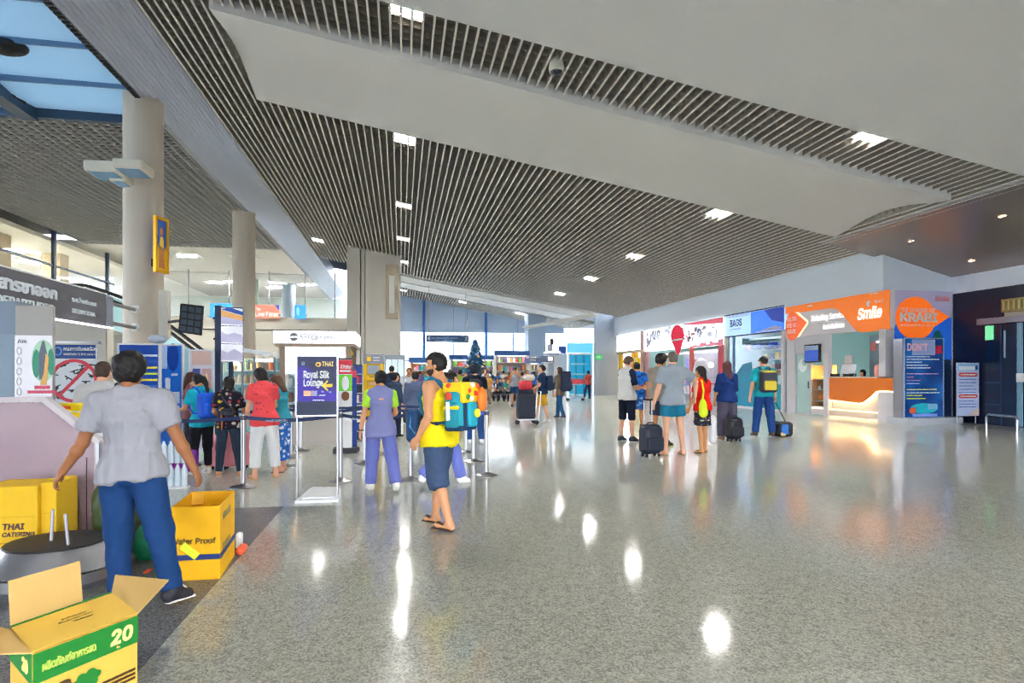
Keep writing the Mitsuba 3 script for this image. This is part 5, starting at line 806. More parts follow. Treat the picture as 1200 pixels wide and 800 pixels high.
put(t + '__side_wall', B((X_(655), yy + .3, 0), (X_(666), yy + .4, Zp(414))), mat('#c9d4dc', .4))
t = thing('far_dark_sign', 'dark grey sign board with white plates between the pier and the turquoise shop', 'sign'); yy = 41.5; X_ = lambda px: PY(px, 430, yy)[0]; Zp = lambda py: PY(640, py, yy)[2]
put(t + '__panel', B((X_(620), yy, Zp(424)), (X_(649), yy + .2, Zp(417))), mat('#5a6a84', .4)); put(t + '__plate', B((X_(620.5), yy - .03, Zp(419.5)), (X_(628), yy, Zp(417.6))), WHITE); put(t + '__plate', B((X_(621), yy - .03, Zp(422.5)), (X_(628), yy, Zp(421)),), WHITE); put(t + '__screen', B((X_(642), yy - .03, Zp(422.5)), (X_(647.5), yy, Zp(417.8))), WHITE, emit=[.9, .95, 1]); 
for x in (X_(621), X_(648)): put(t + '__post', B((x, yy + .05, 0), (x + .08, yy + .15, Zp(424))), STEELB)
t = thing('far_white_booth', 'white booth left of the turquoise shop', 'booth'); put(t + '__wall', B((X_(648), 43.2, 0), (X_(661), 44.4, PY(655, 416, 43)[2])), mat('#cfd6dd', .4)); put(t + '__top_light', B((X_(648), 43.1, PY(655, 413.6, 43)[2]), (X_(664), 44.4, PY(655, 411.5, 43)[2])), WHITE, emit=[.9, .95, 1]); put(t + '__mid', B((X_(648), 43.15, PY(655, 416, 43)[2]), (X_(662), 44.4, PY(655, 413.6, 43)[2])), mat('#8f9fb4', .4)); put(t + '__window', B((X_(650), 43.17, 1.0), (X_(656), 43.2, 2.3)), mat('#7f97a8', .3))
t = thing('far_projector', 'dark spotlight and monitor standing on the far white booth', 'projector'); z = PY(655, 411.5, 43)[2]; put(t + '__stem', MB().tube([(X_(656), 43.7, z), (X_(656), 43.7, z + .5)], .03, 6), BLACK); put(t + '__head', MB().box((X_(654), 43.6, z + .5), (X_(657.5), 43.9, z + .9)), BLACK); put(t + '__monitor', MB().box((X_(649), 43.2, z + .02), (X_(654), 43.3, z + .5)), mat('#8a93a0', .4))
# decorated tree
t = thing('christmas_tree', 'bluish christmas tree decorated with white baubles before the end window', 'christmas tree'); c = PY(557, 460, 36.0); c[2] = 0; top = PY(557, 397, 36)[2]
TREE = mat('#2c5c86', .6); m = MB(); rng = random.Random(2)
for L in range(15):
    z0 = .5 + L * (top - .8) / 15; r0 = 1.25 * (1 - L / 15.5) + .08; nb = 16
    for i in range(nb):
        a = 2 * math.pi * (i + rng.random() * .6) / nb; d = np.array([math.cos(a), math.sin(a)]); r = r0 * rng.uniform(.8, 1.1); pz = z0 + .25
        base = np.array([c[0], c[1], pz + .2]); tip = np.array([c[0] + d[0] * r, c[1] + d[1] * r, pz - .12]); s = np.array([-d[1], d[0], 0]) * .1; mid = (base + tip) / 2 + [0, 0, .05]
        m.add([base, mid + s, tip, mid - s, mid + [0, 0, .06], mid - [0, 0, .07]], [[0, 1, 4], [1, 2, 4], [2, 3, 4], [3, 0, 4], [1, 0, 5], [2, 1, 5], [3, 2, 5], [0, 3, 5]])
k = put(t + '__branches', m, TREE); labels[k] = {'kind': 'stuff'}; put(t + '__trunk', MB().tube([c, c + [0, 0, top - .3]], [.09, .02], 8), mat('#4a3a30', .7)); put(t + '__star', MB().poly(sg.Polygon([(math.cos(a) * (.18 if i % 2 == 0 else .08), math.sin(a) * (.18 if i % 2 == 0 else .08)) for i, a in enumerate(np.linspace(math.pi / 2, math.pi * 2.5, 11)[:-1])]), (c[0], c[1], top - .1), (1, 0, 0), (0, 0, 1), .05), mat('#cfd8e8', .3, .6)); put(t + '__pot', MB().lathe([(0, 0), (.35, 0), (.42, .5), (0, .5)], c, 20), mat('#b98a5a', .6), smooth=40)
for i in range(26):
    L = rng.random(); a = rng.uniform(math.pi, 2 * math.pi); r = 1.2 * (1 - L) + .1; put(t + '__bauble', MB().blob((c[0] + math.cos(a) * r, c[1] + math.sin(a) * r, .75 + L * (top - 1.2)), .09, 1), mat(rng.choice(['#e8eef6', '#d8b48a', '#9fc4ea']), .2), smooth=True)
# outside: trees paled by painted haze and sheds beyond the end window, apron
struct('ground_outside', B((-40, YE + .4, -.3), (60, 140, -.02)), mat('#b9bcbc', .8))
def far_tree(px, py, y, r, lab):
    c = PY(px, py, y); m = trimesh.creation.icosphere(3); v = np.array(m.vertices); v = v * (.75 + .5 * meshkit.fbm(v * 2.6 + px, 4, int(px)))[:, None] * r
    t = thing('far_tree', lab, 'tree'); put(t + '__crown', (v + c, m.faces), mat('#a3b3a6', .8), smooth=True); put(t + '__trunk', MB().tube([c * [1, 1, 0], c], .2, 8), mat('#6a5a4a', .8))  # crown colour is paled to paint daylight haze
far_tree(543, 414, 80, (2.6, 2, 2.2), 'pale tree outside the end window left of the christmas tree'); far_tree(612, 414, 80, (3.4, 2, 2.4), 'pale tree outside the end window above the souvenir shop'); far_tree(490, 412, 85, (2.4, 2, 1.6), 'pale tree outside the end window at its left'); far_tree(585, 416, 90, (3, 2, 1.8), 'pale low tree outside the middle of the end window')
# glass partitions left of the snack shop
t = thing('glass_security_gate', 'pale glass partition with white light behind the staff woman', 'partition'); yy = 33.0; X_ = lambda px: PY(px, 430, yy)[0]; Zp = lambda py: PY(465, py, yy)[2]
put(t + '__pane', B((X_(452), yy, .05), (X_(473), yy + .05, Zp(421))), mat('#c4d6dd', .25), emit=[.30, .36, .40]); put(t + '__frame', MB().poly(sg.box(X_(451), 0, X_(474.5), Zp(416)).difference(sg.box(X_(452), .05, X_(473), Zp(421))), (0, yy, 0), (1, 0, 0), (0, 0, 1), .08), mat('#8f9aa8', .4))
for px in (459, 466): put(t + '__mullion', B((X_(px) - .02, yy - .05, 0), (X_(px) + .02, yy, Zp(421))), STEELB)
# ------------------------------------------------------------------ figures: signed distance shapes meshed by surface nets
class SDF:
    def __init__(s): s.ops = []
    def add(s, fn, lo, hi, k=.03): s.ops.append(('u', fn, np.asarray(lo, float), np.asarray(hi, float), k)); return s
    def cap(s, a, b, ra, rb=None, k=.03):
        a, b = np.asarray(a, float), np.asarray(b, float); rb = ra if rb is None else rb; r = max(ra, rb); ba = b - a; l2 = max(ba @ ba, 1e-12)
        def fn(p):
            pa = p - a; h = np.clip(pa @ ba / l2, 0, 1); return np.linalg.norm(pa - h[..., None] * ba, axis=-1) - (ra + (rb - ra) * h)
        return s.add(fn, np.minimum(a, b) - r, np.maximum(a, b) + r, k)
    def cone(s, a, b, ra, rb, k=.03):                     # open sleeve or leg: a capsule with a flat end at b
        a, b = np.asarray(a, float), np.asarray(b, float); ax = (b - a) / np.linalg.norm(b - a); t = SDF().cap(a, b, ra, rb).cap(b, b + ax * .05, rb); f0, f1 = t.ops[0][1], t.ops[1][1]; r = max(ra, rb)
        return s.add(lambda p: np.maximum(np.minimum(f0(p), f1(p)), (p - b) @ ax), np.minimum(a, b) - r, np.maximum(a, b) + r, k)
    def chain(s, pts, rs, k=.02):
        for i in range(len(pts) - 1): s.cap(pts[i], pts[i + 1], rs[i], rs[i + 1], k)
        return s
    def ell(s, c, r, M=None, k=.03):
        c, r = np.asarray(c, float), np.asarray(r, float); M = np.eye(3) if M is None else M
        def fn(p):
            q = (p - c) @ M.T if M is not None else p - c; k0 = np.linalg.norm(q / r, axis=-1); k1 = np.linalg.norm(q / (r * r), axis=-1); return k0 * (k0 - 1) / np.maximum(k1, 1e-9)
        m = r.max(); return s.add(fn, c - m, c + m, k)
    def ecap(s, a, b, ra, rb, X, k=.03, round_=.5, flat=''):       # elliptic cone from a to b; ra, rb = (half width along X, half depth)
        a, b = np.asarray(a, float), np.asarray(b, float); L = np.linalg.norm(b - a); Zd = (b - a) / L; X = X - Zd * (X @ Zd); X = X / np.linalg.norm(X); Y = np.cross(Zd, X); ra, rb = np.asarray(ra, float), np.asarray(rb, float)
        def fn(p):
            q = p - a; z = q @ Zd; h = np.clip(z / L, 0, 1); r = ra + (rb - ra) * h[..., None]; e = (z - h * L) / (r.min(-1) * round_ + 1e-6)
            n = np.sqrt((q @ X / r[..., 0]) ** 2 + (q @ Y / r[..., 1]) ** 2 + e ** 2); o = (n - 1) * r.min(-1)
            return np.maximum(o, -z) if flat == 'a' else np.maximum(o, z - L) if flat == 'b' else o
        m = max(ra.max(), rb.max()); return s.add(fn, np.minimum(a, b) - m, np.maximum(a, b) + m, k)
    def box(s, c, hs, M=None, r=.02, k=.02):              # rounded box, M rows = local axes
        c, hs = np.asarray(c, float), np.asarray(hs, float); M = np.eye(3) if M is None else np.asarray(M)
        def fn(p): q = np.abs((p - c) @ M.T) - hs + r; return np.linalg.norm(np.maximum(q, 0), axis=-1) + np.minimum(q.max(-1), 0) - r
        m = np.linalg.norm(hs); return s.add(fn, c - m, c + m, k)
    def cut(s, o, n): o, n = np.asarray(o, float), np.asarray(n, float) / np.linalg.norm(n); s.ops.append(('c', lambda p: (p - o) @ n, None, None, 0)); return s      # keeps the side n points away from
    def sub(s, a, b, r, k=0): t = SDF().cap(a, b, r); s.ops.append(('s', t.ops[0][1], t.ops[0][2], t.ops[0][3], k)); return s
    def mesh(s, h, disp=None, M=None, t=None):
        us = [o for o in s.ops if o[0] == 'u']; lo = np.min([o[2] for o in us], 0) - 2.5 * h; hi = np.max([o[3] for o in us], 0) + 2.5 * h
        n = np.ceil((hi - lo) / h).astype(int) + 1; ax = [lo[i] + h * np.arange(n[i]) for i in range(3)]; F = np.full(n, 1.0)
        for kind, fn, a, b, k in s.ops:
            if a is None: sl = (slice(None),) * 3
            else:
                m = (.05 if kind == 'u' else 0) + 2 * h; i0 = np.maximum(((a - m - lo) / h).astype(int), 0); i1 = np.minimum(((b + m - lo) / h).astype(int) + 2, n)
                if (i1 <= i0).any(): continue
                sl = tuple(slice(p, q) for p, q in zip(i0, i1))
            P = np.stack(np.meshgrid(*[ax[i][sl[i]] for i in range(3)], indexing='ij'), -1); d = fn(P); f = F[sl]
            if kind == 'u': hh = np.maximum(k - np.abs(f - d), 0) / max(k, 1e-6); F[sl] = np.minimum(f, d) - hh * hh * k * .25
            elif kind == 'c': F[sl] = np.maximum(f, d)
            else: F[sl] = np.maximum(f, -d)
        return nets(F, lo, h)
def nets(F, lo, h):
    n = np.array(F.shape); I = F < 0; acc = np.zeros((*(n - 1), 3)); cnt = np.zeros(n - 1)
    base = np.stack(np.meshgrid(*[np.arange(k) for k in n], indexing='ij'), -1).astype(np.float32); faces = []; sl = slice
    for a in range(3):
        lo_ = [sl(None)] * 3; hi_ = [sl(None)] * 3; lo_[a] = sl(0, -1); hi_[a] = sl(1, None); f0, f1 = F[tuple(lo_)], F[tuple(hi_)]; cr = (f0 < 0) != (f1 < 0)
        ix = np.argwhere(cr); t = (f0[cr] / (f0[cr] - f1[cr])); pos = ix.astype(float); pos[:, a] += t; b, c = [(1, 2), (2, 0), (0, 1)][a]; inside = f0[cr] < 0
        ok = np.ones(len(ix), bool); cells = []
        for db, dc in ((0, 0), (-1, 0), (-1, -1), (0, -1)):
            q = ix.copy(); q[:, b] += db; q[:, c] += dc; v = ((q >= 0) & (q < n - 1)).all(1); ok &= v; cells.append(q); qq = q[v]
            np.add.at(acc, tuple(qq.T), pos[v]); np.add.at(cnt, tuple(qq.T), 1)
        ids = [np.ravel_multi_index(np.maximum(np.minimum(q, n - 2), 0).T, n - 1) for q in cells]; quad = np.stack(ids, 1)[ok]; ins = inside[ok]
        quad = np.where(ins[:, None], quad, quad[:, ::-1]); faces.append(quad)
    used = cnt > 0; idx = -np.ones(used.size, int); idx[used.ravel()] = np.arange(used.sum()); V = acc[used] / cnt[used][:, None] * h + lo
    Q = idx[np.vstack(faces)] if faces else np.zeros((0, 4), int); return V, np.vstack([Q[:, [0, 1, 2]], Q[:, [0, 2, 3]]])
def vnormals(v, f):
    n = np.zeros_like(v); c = np.cross(v[f[:, 1]] - v[f[:, 0]], v[f[:, 2]] - v[f[:, 0]])
    for k in range(3): np.add.at(n, f[:, k], c)
    return n / (np.linalg.norm(n, axis=1, keepdims=True) + 1e-12)
def folds(v, f, amp, sc=(9, 9, 5), seed=0):
    return v + vnormals(v, f) * ((meshkit.fbm(v * np.array(sc) + 31 + seed, 3, seed) - .38) * 2 * amp)[:, None]
def rot(axis, deg):
    a = math.radians(deg); c, s = math.cos(a), math.sin(a)
    return {'x': np.array([[1, 0, 0], [0, c, -s], [0, s, c]]), 'y': np.array([[c, 0, s], [0, 1, 0], [-s, 0, c]]), 'z': np.array([[c, -s, 0], [s, c, 0], [0, 0, 1]])}[axis]
def limb(flex, abd, side): f, a = math.radians(flex), math.radians(abd); return np.array([side * math.sin(a), math.sin(f) * math.cos(a), -math.cos(f) * math.cos(a)])
SKINS = {'light': '#d9a383', 'tan': '#bd8457', 'brown': '#97623f', 'pink': '#e0a994', 'warm': '#c98f66'}
def person(label, pos, face, height=1.72, sex='m', skin='tan', hair=('short', '#17130f'), top=None, bottom=None, shoes=None, pose=None, res=.012, build=1.0, z=0.0, head=(0, 0), eyes=True, group=None, key='person'):
    """local frame: x to the figure's right, y forward, z up, metres at 1.75 m; face: degrees clockwise from the hall's far end (0 = back to the camera)"""
    P = dict(leg_r=((4, 3), (0, 2)), leg_l=((-2, 3), (-6, 2)), arm_r=((2, 9), (12, 6)), arm_l=((2, 9), (12, 6)), lean=0, twist=0, foot_r=0, foot_l=0, toe=8, curl=25, side=0); P.update(pose or {})
    s = height / 1.75; fem = sex == 'f'; W = build; J = {}
    pel = np.array([0, 0, .95]); Rl = rot('x', -P['lean']) @ rot('y', P['side']); Rt = Rl @ rot('z', P['twist'])
    TX = lambda x, y, zz: pel + Rl @ np.array([x, y, zz - .95]); TS = lambda x, y, zz: pel + Rt @ np.array([x, y, zz - .95])
    sw = .168 if fem else .19
    waist, chest, neck0 = TX(0, 0, 1.08), TS(0, -.005, 1.29), TS(0, -.012, 1.46)
    Rh = Rt @ rot('z', -head[0]) @ rot('x', -head[1]); hc = neck0 + Rt @ np.array([0, .012, .085]) + Rh @ np.array([0, .02, .070]); HX = lambda x, y, zz: hc + Rh @ np.array([x, y, zz])
    for sd, nm in ((1, 'r'), (-1, 'l')):
        hip = TX(sd * (.088 if not fem else .092), 0, .93); (a, b), (c, d) = P['leg_' + nm]; kn = hip + limb(a, b, sd) * .43; an = kn + limb(c, d, sd) * .41
        fd = rot('z', -sd * P['toe']) @ rot('x', -P['foot_' + nm]) @ np.array([0, 1.0, 0]); J['hip_' + nm], J['knee_' + nm], J['ank_' + nm], J['fd_' + nm] = hip, kn, an, fd
        sh = TS(sd * sw, -.01, 1.405); (a, b), (c, d) = P['arm_' + nm]; el = sh + limb(a, b, sd) * .285; wr = el + limb(c, d, sd) * .245; J['sh_' + nm], J['el_' + nm], J['wr_' + nm] = sh, el, wr
    up_ = np.array([0, 0, 1.0])
    def foot(nm):
        an, fd = J['ank_' + nm], J['fd_' + nm]; xd = np.cross(fd, up_); xd /= np.linalg.norm(xd); ud = np.cross(xd, fd); heel = an - ud * .045 - fd * .035; toe = an - ud * .052 + fd * .15; return an, fd, xd, ud, heel, toe
    low = min(min(foot(nm)[4] @ up_ - .035, foot(nm)[5] @ up_ - .028) for nm in 'rl') if z is not None else 0
    sole = (shoes or {}).get('sole', .0)
    A = math.radians(face); Rw = np.array([[math.cos(A), math.sin(A), 0], [-math.sin(A), math.cos(A), 0], [0, 0, 1]])
    off = np.array([pos[0], pos[1], (z or 0) + (-low + sole) * s if z is not None else pos[2]]); fc = (foot('r')[0] + foot('l')[0]) / 2 * [1, 1, 0] if z is not None else np.zeros(3)
    TW = lambda v: ((np.asarray(v) - fc) @ Rw.T) * s + off
    t = numbered(key); labels[t] = {'label': label, 'category': 'person'}
    if group: labels[t]['group'] = group
    def part(nm, S, m, disp=0, sc=(9, 9, 5), h=None, color=None, seed=0):
        v, f = S.mesh(h or res); f = np.asarray(f)
        if len(f) == 0: return None
        if disp: v = folds(v, f, disp, sc, seed)
        kw = {'color': color(v)} if color else {}
        return put(t + '__' + nm, (TW(v), f), VCOL if color else m, smooth=True, **kw)
    xR = Rt @ np.array([1.0, 0, 0]); xL = Rl @ np.array([1.0, 0, 0])
    # body, one continuous surface
    b = SDF(); o = 0
    b.ecap(TX(0, -.01, .90), TX(0, -.005, 1.0), (.15 * W, .105 * W), (.148 * W, .10 * W), xL, .05).ecap(TX(0, 0, 1.0), waist, (.145 * W, .10 * W), ((.115 if fem else .132) * W, .088 * W), xL, .05).ecap(waist, chest, ((.115 if fem else .132) * W, .088 * W), ((.14 if fem else .158) * W, .105 * W), xR, .05).ecap(chest, TS(0, -.02, 1.40), ((.14 if fem else .158) * W, .105 * W), (.135 * W, .075), xR, .05)
    b.cap(TS(-sw + .02, -.015, 1.40), TS(sw - .02, -.015, 1.40), .056, None, .05).cap(TS(-.10, -.02, 1.425), TS(-.03, -.015, 1.475), .045, .05, .04).cap(TS(.10, -.02, 1.425), TS(.03, -.015, 1.475), .045, .05, .04).cap(neck0 - Rt @ np.array([0, 0, .03]), neck0 + Rt @ np.array([0, .012, .10]), .058 if not fem else .05, .052 if not fem else .046, .03)
    if fem: b.ell(TS(.065, .095, 1.27), (.06, .055, .06), None, .04).ell(TS(-.065, .095, 1.27), (.06, .055, .06), None, .04)
    b.ell(HX(0, -.012, .03), (.074, .092, .085), Rh.T, .02).ell(HX(0, .026, -.035), (.056, .064, .072), Rh.T, .03).cap(HX(0, .085, .012), HX(0, .100, -.022), .009, .013, .012).cap(HX(0, .072, -.088), HX(0, .066, -.084), .018, .018, .02)
    for sd in (1, -1): b.ell(HX(sd * .076, -.008, -.005), (.010, .022, .032), Rh.T, .008).cap(HX(sd * .02, .078, .033), HX(sd * .048, .066, .03), .009, .008, .012)
    b.cap(HX(-.016, .081, -.05), HX(.016, .081, -.05), .008, .008, .008)
    for sd, nm in ((1, 'r'), (-1, 'l')):
        hip, kn, an = J['hip_' + nm], J['knee_' + nm], J['ank_' + nm]; b.cap(hip, kn, .083 * W, .055, .05); mid = kn + (an - kn) * .3 + np.array([0, -.009, 0]); b.cap(kn, mid, .049, .051, .02).cap(mid, an, .051, .036, .02)
        an, fd, xd, ud, heel, toe = foot(nm); b.cap(an, heel, .036, .03, .02).ecap(heel, toe - fd * .03, (.03, .028), (.042, .02), xd, .03).cap(toe - fd * .03 + xd * .02, toe + xd * .015, .018, .014, .02).cap(toe - fd * .04 - xd * .02, toe - fd * .015 - xd * .02, .016, .012, .02)
        sh, el, wr = J['sh_' + nm], J['el_' + nm], J['wr_' + nm]; b.cap(sh, el, .055 if not fem else .046, .040 if not fem else .034, .04); mid = el + (wr - el) * .3; b.cap(el, mid, .038 if not fem else .033, .041 if not fem else .034, .02).cap(mid, wr, .041 if not fem else .034, .027 if not fem else .023, .02)
        d = (wr - el) / np.linalg.norm(wr - el); d = P.get('hand_' + nm, d); d = np.asarray(d, float) / np.linalg.norm(d); n = np.array([-sd, .15, 0.]) if ('palm_' + nm) not in P else np.asarray(P['palm_' + nm], float); n = n - d * (n @ d); n /= np.linalg.norm(n); tt = np.cross(d, n) * sd
        kc = wr + d * .085; b.ecap(wr, kc, (.026, .019), (.038, .015), tt, .02); fr_ = max(.0085, res * .85); J['palm_' + nm] = wr + d * .08 + n * .025
        for i, (ln, of) in enumerate(((.07, .03), (.078, .010), (.073, -.010), (.058, -.029))):
            p = kc + tt * of; dd = d.copy(); pts = [p - d * .03, p]
            cu = P['curl'] * (1 + .12 * i)
            for j, fr3 in enumerate((.45, .3, .25)):
                a = math.radians(cu * (j + .6)); dd = d * math.cos(a) + n * math.sin(a); pts.append(pts[-1] + dd * ln * fr3)
            b.chain(pts, [fr_ * 1.1, fr_ * 1.1, fr_, fr_ * .95, fr_ * .85], .006)
        p0 = wr + d * .022 + tt * .022; b.chain([p0, p0 + d * .03 + tt * .022 + n * .012, p0 + d * .06 + tt * .03 + n * .024, p0 + d * .083 + tt * .026 + n * .03], [.017, .013, .0105, .009], .008)
    body = part('body', b, mat(SKINS.get(skin, skin), .55, 0, .3))
    if eyes and res < .02:
        for sd in (1, -1):
            k = put(t + '__eye', MB().blob(TW(HX(sd * .032, .073, .010)), .0115 * s, 2), mat('#e9e4dc', .2), smooth=True); put(k + '__iris', MB().blob(TW(HX(sd * .032, .0815, .010)), .006 * s, 1), mat('#2a1a10', .2), smooth=True)
        part('lips', SDF().cap(HX(-.02, .083, -.05), HX(.02, .083, -.05), .0055).cap(HX(-.014, .084, -.0575), HX(.014, .084, -.0575), .0055), mat('#a85a4a', .5), h=.004); 
        for sd in (1, -1): part('eyebrow', SDF().cap(HX(sd * .018, .0835, .036), HX(sd * .046, .070, .036), .005), mat(hair[1], .8), h=.004)
    # hair
    hs, hcol = hair[0], mat(hair[1], .6, 0, .35); hh = min(res, .008) if res < .014 else res
    H = SDF()
    if hs != 'bald':
        vol = {'short': .012, 'crop': .006, 'thick': .03, 'bun': .01, 'pony': .011, 'long': .016, 'bob': .018, 'cap': .006, 'scarf': .018}.get(hs, .012)
        H.ell(HX(0, -.014, .036), (.074 + vol, .092 + vol, .083 + vol), Rh.T)
        if hs in ('thick', 'short', 'crop'): H.ell(HX(0, -.045, -.005), (.068 + vol * .6, .056 + vol * .6, .075), Rh.T, .02)
        if hs == 'thick': H.ell(HX(0, .02, .085), (.07, .075, .045), Rh.T, .03)
        if hs in ('bob', 'long', 'pony', 'bun'): H.ell(HX(0, -.035, .0), (.078 + vol * .5, .068 + vol * .5, .088), Rh.T, .02)
        if hs == 'bob': H.ecap(HX(0, -.03, .0), HX(0, -.035, -.085), (.086, .075), (.08, .06), Rh @ np.array([1., 0, 0]), .02)
        if hs == 'bun': H.ell(HX(0, -.10, .07), (.042, .042, .042), None, .02)
        if hs in ('cap', 'crop'): pass
        fr0 = {'bob': .058, 'long': .055, 'pony': .05, 'bun': .05, 'thick': .075}.get(hs, .058)
        H.ops.append(('c', (lambda p, c=HX(0, 0, 0), y=Rh @ np.array([0, 1., 0]), zz=Rh @ np.array([0, 0, 1.]), f0=fr0: np.minimum((p - c) @ y - (.018 if hs in ('short', 'thick', 'crop', 'cap') else .03), -((p - c) @ zz) + f0)), None, None, 0))   # opens the face
        if hs in ('short', 'thick', 'crop', 'cap', 'bun', 'pony'): H.cut(HX(0, 0, -.075 if hs != 'thick' else -.092), Rh @ np.array([0, -.35, -1.0]))
        if hs in ('short', 'crop', 'thick'):
            for sd in (1, -1): H.sub(HX(sd * .12, -.0, -.03), HX(sd * .07, .02, -.05), .032)
        if hs == 'pony': pt = [HX(0, -.11, .04), HX(0, -.15, .0), HX(0.0, -.17, -.08), HX(0, -.165, -.2), HX(0, -.16, -.32)]; H.chain(pt, [.025, .038, .036, .028, .012], .02)
        if hs == 'long': H.ecap(HX(0, -.055, .0), HX(0, -.085, -.22), (.085, .055), (.085, .03), Rh @ np.array([1., 0, 0]), .03)
        part('hair', H, hcol, disp=.013 if hs == 'thick' else .007 if hs == 'short' else .004, sc=(38, 38, 24), h=hh)
    if hs == 'cap':
        c = SDF().ell(HX(0, -.01, .05), (.088, .106, .08), Rh.T).cut(HX(0, 0, .035), Rh @ np.array([0, 0, -1.])); ck = part('cap', c, mat(hair[2], .6), h=hh); part('cap_visor', SDF().ecap(HX(0, .06, .045), HX(0, .15, .03), (.07, .01), (.05, .007), Rh @ np.array([1., 0, 0])), mat(hair[2], .6), h=hh)
    if hs == 'scarf': part('head_scarf', SDF().ell(HX(0, -.02, .03), (.098, .112, .105), Rh.T).ecap(HX(0, -.03, -.02), HX(.02, -.07, -.27), (.09, .085), (.10, .06), Rh @ np.array([1., 0, 0]), .04).sub(HX(0, .11, -.01), HX(0, .2, -.01), .062), mat(hair[2], .7), disp=.008, h=hh)
    # top
    if top:
        e = top.get('ease', .014); hem = top.get('hem', .90); S = SDF(); hw = top.get('hemw', 1.0)
        S.ecap(TX(0, -.006, hem), waist, ((.158 * W + e + .012) * hw, (.122 * W + e + .008) * hw), ((.128 if fem else .142) * W + e, .094 * W + e), xL, .05, flat='a').ecap(waist, chest, ((.128 if fem else .142) * W + e, .094 * W + e), ((.145 if fem else .162) * W + e, .108 * W + e), xR, .05).ecap(chest, TS(0, -.018, 1.405), ((.145 if fem else .162) * W + e, .108 * W + e), (.128 * W, .076 + e * .6), xR, .05)
        if fem: S.ell(TS(.065, .095, 1.27), (.064 + e, .058 + e, .064 + e), None, .05).ell(TS(-.065, .095, 1.27), (.064 + e, .058 + e, .064 + e), None, .05)
        kind = top.get('kind', 'tee')
        if kind != 'tank': S.cap(TS(-sw + .02, -.015, 1.402), TS(sw - .02, -.015, 1.402), .062 + e * .4, None, .05).cap(TS(-.10, -.02, 1.427), TS(-.03, -.015, 1.477), .05 + e * .3, .056 + e * .3, .04).cap(TS(.10, -.02, 1.427), TS(.03, -.015, 1.477), .05 + e * .3, .056 + e * .3, .04)
        sl = top.get('sleeve', .62)
        SL = SDF() if top.get('sleeve_c') else S
        if kind != 'tank':
            for sd, nm in ((1, 'r'), (-1, 'l')):
                sh, el, wr = J['sh_' + nm], J['el_' + nm], J['wr_' + nm]; br = (.058 if not fem else .05) + e * .9
                if sl > 1: SL.cap(sh, el, br, br * .86, .035).cone(el, el + (wr - el) * (sl - 1), br * .86, br * .66, .03)
                else: SL.cone(sh, sh + (el - sh) * sl, br, br * (1.02 if top.get('loose') else .93), .035)
        if bottom and hem < .92:
            be = bottom.get('ease', .014)
            S.ecap(TX(0, -.012, max(hem, .885)), TX(0, -.006, 1.02), (.155 * W + be * .6 + .014, .112 * W + be * .6 + .014), (.142 * W + be * .5 + .014, .098 * W + be * .5 + .014), xL, .03, flat='a')
            for sd, nm in ((1, 'r'), (-1, 'l')):
                hip, kn = J['hip_' + nm], J['knee_' + nm]; fr_ = np.clip((hip[2] - hem) / max(hip[2] - kn[2], .1), .12, .6); S.cone(hip, hip + (kn - hip) * fr_, .09 * W + be + .014, .088 * W + be + .016, .05)
        nk = top.get('neck', .066)
        S.sub(neck0 + Rt @ np.array([0, .012, -.005]), neck0 + Rt @ np.array([0, .03, .2]), nk)
        if kind == 'tank':
            for sd, nm in ((1, 'r'), (-1, 'l')): S.sub(TS(sd * (sw + .045), -.2, 1.36), TS(sd * (sw + .045), .2, 1.36), .10).sub(TS(sd * (sw + .07), 0, 1.25), TS(sd * (sw + .05), 0, 1.6), .09)
            S.sub(neck0 + Rt @ np.array([0, .06, -.05]), neck0 + Rt @ np.array([0, .1, .2]), .085)
        part(top.get('name', 'shirt'), S, mat(top['c'], .8, 0, .15) if not top.get('fn') else None, disp=top.get('fold', .006), sc=top.get('fsc', (11, 11, 5)), color=top.get('fn'), seed=len(label))
        if top.get('sleeve_c'):
            n_ = len(SL.ops) // 2
            for i in range(2): q = SDF(); q.ops = SL.ops[i * n_:(i + 1) * n_]; part('sleeve', q, mat(top['sleeve_c'], .8, 0, .15), disp=.004)
        if top.get('collar'): part('collar', SDF().ell(neck0 + Rt @ np.array([0, .004, .012]), (.075, .072, .028), Rt.T).sub(neck0, neck0 + Rt @ np.array([0, .02, .2]), .056), mat(top['collar'], .7), h=min(res, .01))
    # bottom
    if bottom:
        k_ = bottom.get('kind', 'trousers'); e = bottom.get('ease', .014); S = SDF(); wz = bottom.get('waist', 1.03)
        S.ecap(TX(0, -.012, .885), TX(0, -.006, wz), (.155 * W + e * .6, .112 * W + e * .6), (.142 * W + e * .5, .098 * W + e * .5), xL, .04, flat='b')
        if k_ == 'skirt':
            kz = bottom.get('len', .5); S.ecap(TX(0, 0, .93), np.array([0, (J['knee_r'][1] + J['knee_l'][1]) / 2 * .6, kz]), (.155 * W + e, .115 * W + e), (.19 + e, .15 + e), xL, .04, flat='b')
        else:
            for sd, nm in ((1, 'r'), (-1, 'l')):
                hip, kn, an = J['hip_' + nm], J['knee_' + nm], J['ank_' + nm]; r0 = .09 * W + e
                if k_ == 'shorts':
                    fr_ = bottom.get('len', .8); fl = bottom.get('flare', .02)
                    if fr_ <= 1: S.cone(hip, hip + (kn - hip) * fr_, r0, (.083 + (.058 - .083) * fr_) * W + e + fl, .03)
                    else: S.cap(hip, kn, r0, .062 + e + fl * .6, .03).cone(kn, kn + (an - kn) * (fr_ - 1), .062 + e + fl * .6, .058 + e + fl, .03)
                else:
                    fr_ = bottom.get('len', 1.0); q = kn + (an - kn) * (fr_ - .03); w_ = bottom.get('flare', .0)
                    S.cap(hip, kn, r0, .068 + e + w_ * .5, .03).cone(kn, q, .06 + e + w_ * .5, .048 + e + w_, .03)
